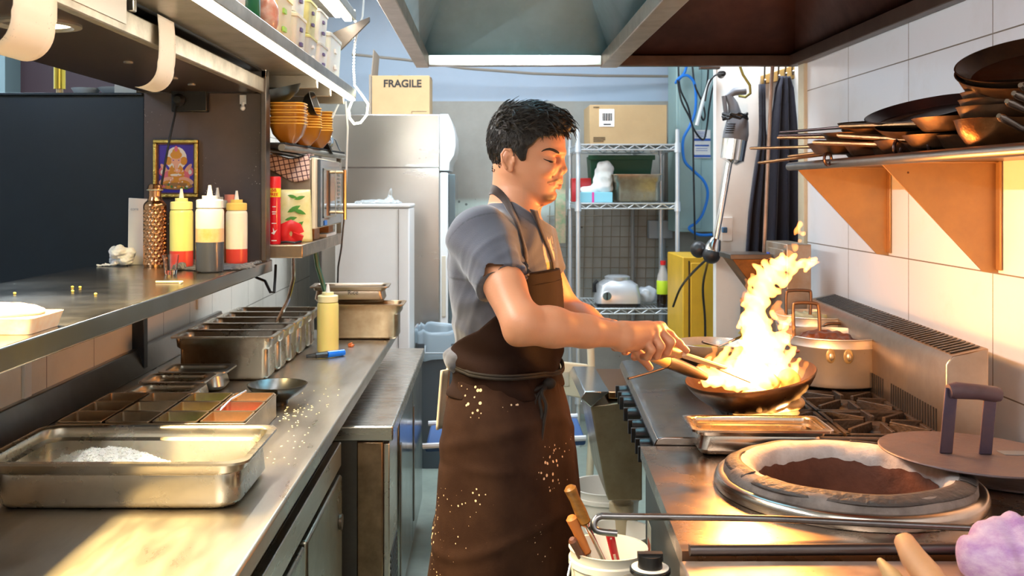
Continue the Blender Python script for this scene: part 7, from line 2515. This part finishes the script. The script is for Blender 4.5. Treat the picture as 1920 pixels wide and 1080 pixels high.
def skirt(u, v):
    phi = -2.62 + 5.24 * u
    hem = .585 + .07 * math.exp(-((phi + .35) / .55) ** 2) + .015 * math.sin(phi * 3)
    z = 1.14 + (hem - 1.14) * v
    c = np.interp(-z, -SKT[:, 0], SKT[:, 1])
    a = np.interp(-z, -SKT[:, 0], SKT[:, 2])
    b = np.interp(-z, -SKT[:, 0], SKT[:, 3])
    n = 2.2
    cu, su = math.cos(phi), math.sin(phi)
    r = (abs(cu / a) ** n + abs(su / b) ** n) ** (-1 / n)
    r += v * (.006 * math.sin(phi * 5 + 1.0 + v) + .004 * math.sin(phi * 9 + 2)) + .0035 * math.exp(-((v - .42) / .02) ** 2) * math.sin(phi * 4 + 1)
    r += .005 * math.exp(-(v / .10) ** 2) * math.sin(phi * 22 + 2 * math.sin(phi * 5))
    r += .004 * math.exp(-((v - .30 - .05 * math.sin(phi * 2)) / .03) ** 2) + .004 * math.exp(-((v - .72 - .06 * math.sin(phi * 3 + 1)) / .025) ** 2)
    return tuple(tl(c + r * cu, r * su, z))


MB().grid(skirt, 150, 90).build('apron_skirt', APS, person, solid=.004, smooth=180)
# waist cord, knot and loops
cord = []
for i in range(60):
    phi = -2.6 + 5.2 * i / 59
    z = 1.098 + .030 * min(1, max(0, (abs(phi) - .3) / 2.0)) - .004 * math.sin(phi * 3)
    cord.append(surf(phi, z, .0225 if abs(phi) < 1.8 else .016))
CORD = M('apron_cord', (.010, .006, .004), .8)
MB().tube(cord, .0042, 8).tube([p + V(0, 0, .006) for p in cord], .0034, 8).build('waist_cord', CORD, person, smooth=180)
kp = surf(-.52, 1.088, .03)
kf = lambda px, py: W(px, py, kp.y - .022 - .00018 * max(0, py - 730))
mb = MB().sph(tuple(kp), (.016, .014, .013), 12, 8)
mb.tube(smooth_path([kp, kf(996, 735), kf(984, 750), kf(986, 765), kf(996, 758), kf(1002, 738)]), .0048, 8)
mb.tube(smooth_path([kp, kf(1016, 735), kf(1024, 760), kf(1020, 790), kf(1014, 835)]), .0042, 8)
mb.tube(smooth_path([kp, kf(1006, 745), kf(1000, 780), kf(1006, 815), kf(1010, 838)]), .0040, 8)
mb.tube(smooth_path([kp, kf(1012, 745), kf(1016, 775), kf(1010, 790), kf(1002, 770), kf(1004, 742)]), .0040, 8)
mb.build('cord_knot', CORD, person, smooth=180)
# side towel tucked behind
mb = MB().grid(lambda u, v: tuple(tl(-.135 - .012 * v - .004 * math.sin(u * 9), -.075 + .05 * u, 1.10 - .14 * v)), 8, 10)
mb.build('tucked_towel', M('towel_beige', (.62, .50, .36), .9), person, solid=.006)

# ---- trousers and shoes
TRO = M('trousers_black', (.012, .011, .013), .85, sheen=.2)
hipR, hipL = tl(.0, -.09, .95), tl(.0, .09, .95)
knR, knL = tl(.03, -.10, .50), tl(.03, .10, .50)
anR, anL = tl(.0, -.105, .09), tl(.0, .105, .09)
trp = [(ell(tl(0, 0, .97), (.115, .165, .12), RT_), 0, 'u')]
for h_, k_, a_ in ((hipR, knR, anR), (hipL, knL, anL)):
    trp += [(cap(h_, k_, .092, .068), .04, 'u'), (cap(k_, a_, .067, .055), .03, 'u')]
trp += [(wob(44, .003, 7), 0, 'd'), (plane((0, 0, .055), (0, 0, -1)), 0, 'i')]
imesh('trousers', trp, (-.25, 2.1, .03), (.30, 2.75, 1.10), .007, TRO, person)
for a_ in (anR, anL):
    f_ = RT_ @ np.array([1, 0, 0])
    shp = [(ell(a_ + f_ * .10 + np.array([0, 0, -.045]), (.095, .048, .045), RT_), 0, 'u'), (ell(a_ + f_ * .0 + np.array([0, 0, -.03]), (.065, .042, .058), RT_), .03, 'u'), (plane((0, 0, .004), (0, 0, -1)), 0, 'i')]
    imesh('shoe', shp, a_ + f_ * .06 - np.array([.2, .2, .10]), a_ + f_ * .06 + np.array([.2, .2, .06]), .005, M('shoe_black', (.015, .014, .014), .4), person)

# ---- spatula in the hand
t = thing('wok_spatula', 'wooden handled spatula with pale shaft reaching into the flames', 'spatula')
a, b, c, d = W(1205, 648, 2.285), W(1276, 664, 2.365), W(1350, 688, 2.50), W(1400, 706, 2.60)
MB().tube([a, a.lerp(b, .5), b.lerp(a, .05), b], [.009, .011, .012, .010], 14).build('handle', M('grip_wood', (.62, .36, .13), .45), t)
MB().tube([b.lerp(c, -.05), b.lerp(c, .5), c], [.0065, .0065, .006], 10, flat=(0, 0, 1)).build('shaft', M('shaft_cream', (.80, .66, .46), .35), t)
MB().hexa([tuple(c + V(-.01, -.02, -.004)), tuple(d + V(0, -.04, -.01)), tuple(d + V(.0, .04, -.01)), tuple(c + V(-.01, .02, -.004)), tuple(c + V(-.01, -.02, -.001)), tuple(d + V(0, -.04, -.007)), tuple(d + V(0, .04, -.007)), tuple(c + V(-.01, .02, -.001))]).build('blade', CHROME, t)
# ================================================================== FIRE
def flame_mat(name, col, k):
    m = bpy.data.materials.new(name)
    m.use_nodes = True
    nt = m.node_tree
    nt.nodes.remove(nt.nodes['Principled BSDF'])
    e = nt.nodes.new('ShaderNodeEmission')
    e.inputs[0].default_value = (*col, 1)
    e.inputs[1].default_value = k
    nt.links.new(e.outputs[0], nt.nodes['Material Output'].inputs['Volume'])
    return m


FL = flame_mat('flame', (1.0, .36, .085), 170)
FLS = flame_mat('flame_soft', (1.0, .30, .05), 38)
FK = 2.70 / F


def fc(a, b, dy0=0, dy1=0, kk=.010):
    """tapered tongue between two frame points given as (px, py, radius px)"""
    p, q = W(a[0], a[1], 2.70 + dy0), W(b[0], b[1], 2.70 + dy1)
    return (cap(p, q, a[2] * FK, b[2] * FK), kk, 'u')


ft = [
    fc((1330, 704, 14), (1440, 712, 22)), fc((1440, 712, 22), (1486, 700, 14)), fc((1380, 708, 20), (1430, 712, 24), -.05, -.05), fc((1390, 705, 18), (1460, 705, 20), .05, .05),
    fc((1332, 700, 9), (1352, 660, 4)), fc((1345, 696, 13), (1372, 650, 5)), fc((1362, 700, 16), (1400, 648, 8)), fc((1318, 704, 6), (1308, 670, 2), .02, .03), fc((1316, 706, 9), (1350, 712, 14)), fc((1314, 700, 7), (1330, 672, 3)), fc((1325, 716, 10), (1420, 726, 12), -.05, -.06), fc((1352, 670, 6), (1382, 640, 3)),
    fc((1400, 700, 26), (1424, 650, 30), 0, .02), fc((1424, 645, 30), (1412, 600, 24), .02, .0), fc((1410, 602, 22), (1424, 560, 18)), fc((1398, 588, 8), (1402, 572, 10)),
    fc((1424, 560, 18), (1436, 520, 17)), fc((1436, 522, 17), (1466, 482, 9), 0, .03), fc((1428, 520, 9), (1436, 497, 5)), fc((1445, 510, 14), (1475, 495, 12)),
    fc((1475, 497, 11), (1493, 478, 5)), fc((1480, 502, 10), (1512, 494, 7), 0, -.03), fc((1512, 494, 8), (1540, 492, 3), -.03, -.05), fc((1500, 492, 5), (1528, 484, 2)), fc((1512, 502, 5), (1524, 510, 2)), fc((1515, 488, 4), (1520, 476, 1.5)),
    fc((1450, 520, 14), (1470, 528, 9)), fc((1470, 524, 9), (1478, 508, 6)),
    fc((1410, 565, 9), (1402, 545, 6)), fc((1406, 540, 6), (1416, 500, 4)), fc((1426, 500, 7), (1440, 486, 5)),
    fc((1444, 668, 22), (1466, 636, 12), 0, -.02), fc((1462, 640, 12), (1476, 612, 7), -.02, -.03), fc((1470, 612, 7), (1480, 602, 4)), fc((1462, 622, 5), (1452, 600, 2)),
    fc((1462, 690, 15), (1478, 660, 8)), fc((1478, 662, 7), (1490, 652, 3)), fc((1480, 690, 8), (1498, 676, 3)), fc((1484, 668, 5), (1480, 640, 3)),
    fc((1404, 640, 12), (1388, 612, 3)), fc((1445, 600, 7), (1452, 580, 2)),
    fc((1434, 545, 12), (1460, 545, 9)), fc((1466, 482, 7), (1475, 468, 3)),
]


def lick(P):
    return .0042 * np.sin(P[:, 2] * 120 + 7 * np.sin(P[:, 0] * 34) + P[:, 1] * 40) + .0028 * np.sin(P[:, 0] * 210 + 3 * np.sin(P[:, 2] * 90)) + .002 * np.sin(P[:, 2] * 260 + P[:, 0] * 170 + P[:, 1] * 90)


fl = ft + [(lick, 0, 'd')]
t = thing('flame', 'tall bright yellow and white flame leaping out of the wok', 'flame', (.712, 2.70, 1.0))
lo_, hi_ = W(1290, 760, 2.70), W(1560, 455, 2.70)
imesh('flame_body', fl, (lo_.x, 2.56, lo_.z), (hi_.x, 2.84, hi_.z), .0045, FL, t)
# soft orange halo tongues, partly apart from the main flame
soft = [fc((1455, 575, 10), (1468, 600, 10)), fc((1320, 690, 12), (1345, 650, 6)), fc((1480, 480, 9), (1476, 462, 4)), fc((1476, 640, 8), (1484, 595, 6)), fc((1395, 560, 8), (1400, 530, 4)), fc((1495, 700, 10), (1510, 680, 4)),
        (lick, 0, 'd')]
imesh('flame_wisp', soft, (lo_.x, 2.60, lo_.z), (hi_.x, 2.80, hi_.z), .0045, FLS, t)
pf = [fc((1499, 437, 7), (1500, 424, 5)), fc((1501, 424, 4), (1498, 414, 1.5)), (lick, 0, 'd')]
imesh('flame_puff', pf, W(1480, 455, 2.70) - V(0, .03, 0), W(1520, 405, 2.70) + V(0, .03, 0), .003, flame_mat('flame_mid', (1.0, .34, .07), 90), t)
pf = [fc((1491, 468, 5), (1490, 460, 5)), fc((1488, 462, 3), (1496, 452, 2)), (lick, 0, 'd')]
imesh('flame_puff', pf, W(1475, 480, 2.70) - V(0, .03, 0), W(1510, 440, 2.70) + V(0, .03, 0), .003, flame_mat('flame_mid2', (1.0, .34, .07), 60), t)
t = thing('burner_flame', 'yellow burner flame licking the underside of the wok', 'flame', (.76, 2.68, .93))
bf = [(ell((.725, 2.66, .945), (.085, .06, .012)), 0, 'u'), fc((1440, 770, 7), (1485, 748, 5), -.10, -.12), fc((1480, 752, 6), (1512, 728, 2), -.12, -.12), fc((1395, 772, 5), (1372, 762, 2), -.08, -.10), fc((1420, 768, 4), (1440, 742, 1.5), -.12, -.16), (lick, 0, 'd')]
imesh('flame_body', bf, (.55, 2.45, .92), (.95, 2.80, 1.05), .004, flame_mat('flame_low', (1.0, .42, .10), 45), t)
# food lump glowing in the wok
FOOD = M('food_glow', (.85, .55, .25), .4, var=.4, vs=30)
t = thing('wok_food', 'pale golden food tossed inside the wok under the flames', 'food', (.78, 2.68, .97))
prims = [(ell((.74, 2.70, .965), (.10, .08, .025)), 0, 'u'), (ell(W(1480, 712, 2.68), (.030, .03, .030)), .01, 'u'), (ell(W(1440, 716, 2.66), (.030, .03, .022)), .01, 'u'), (wob(60, .003, 20), 0, 'd')]
imesh('food', prims, (.60, 2.58, .945), (.88, 2.82, 1.06), .005, FOOD, t)
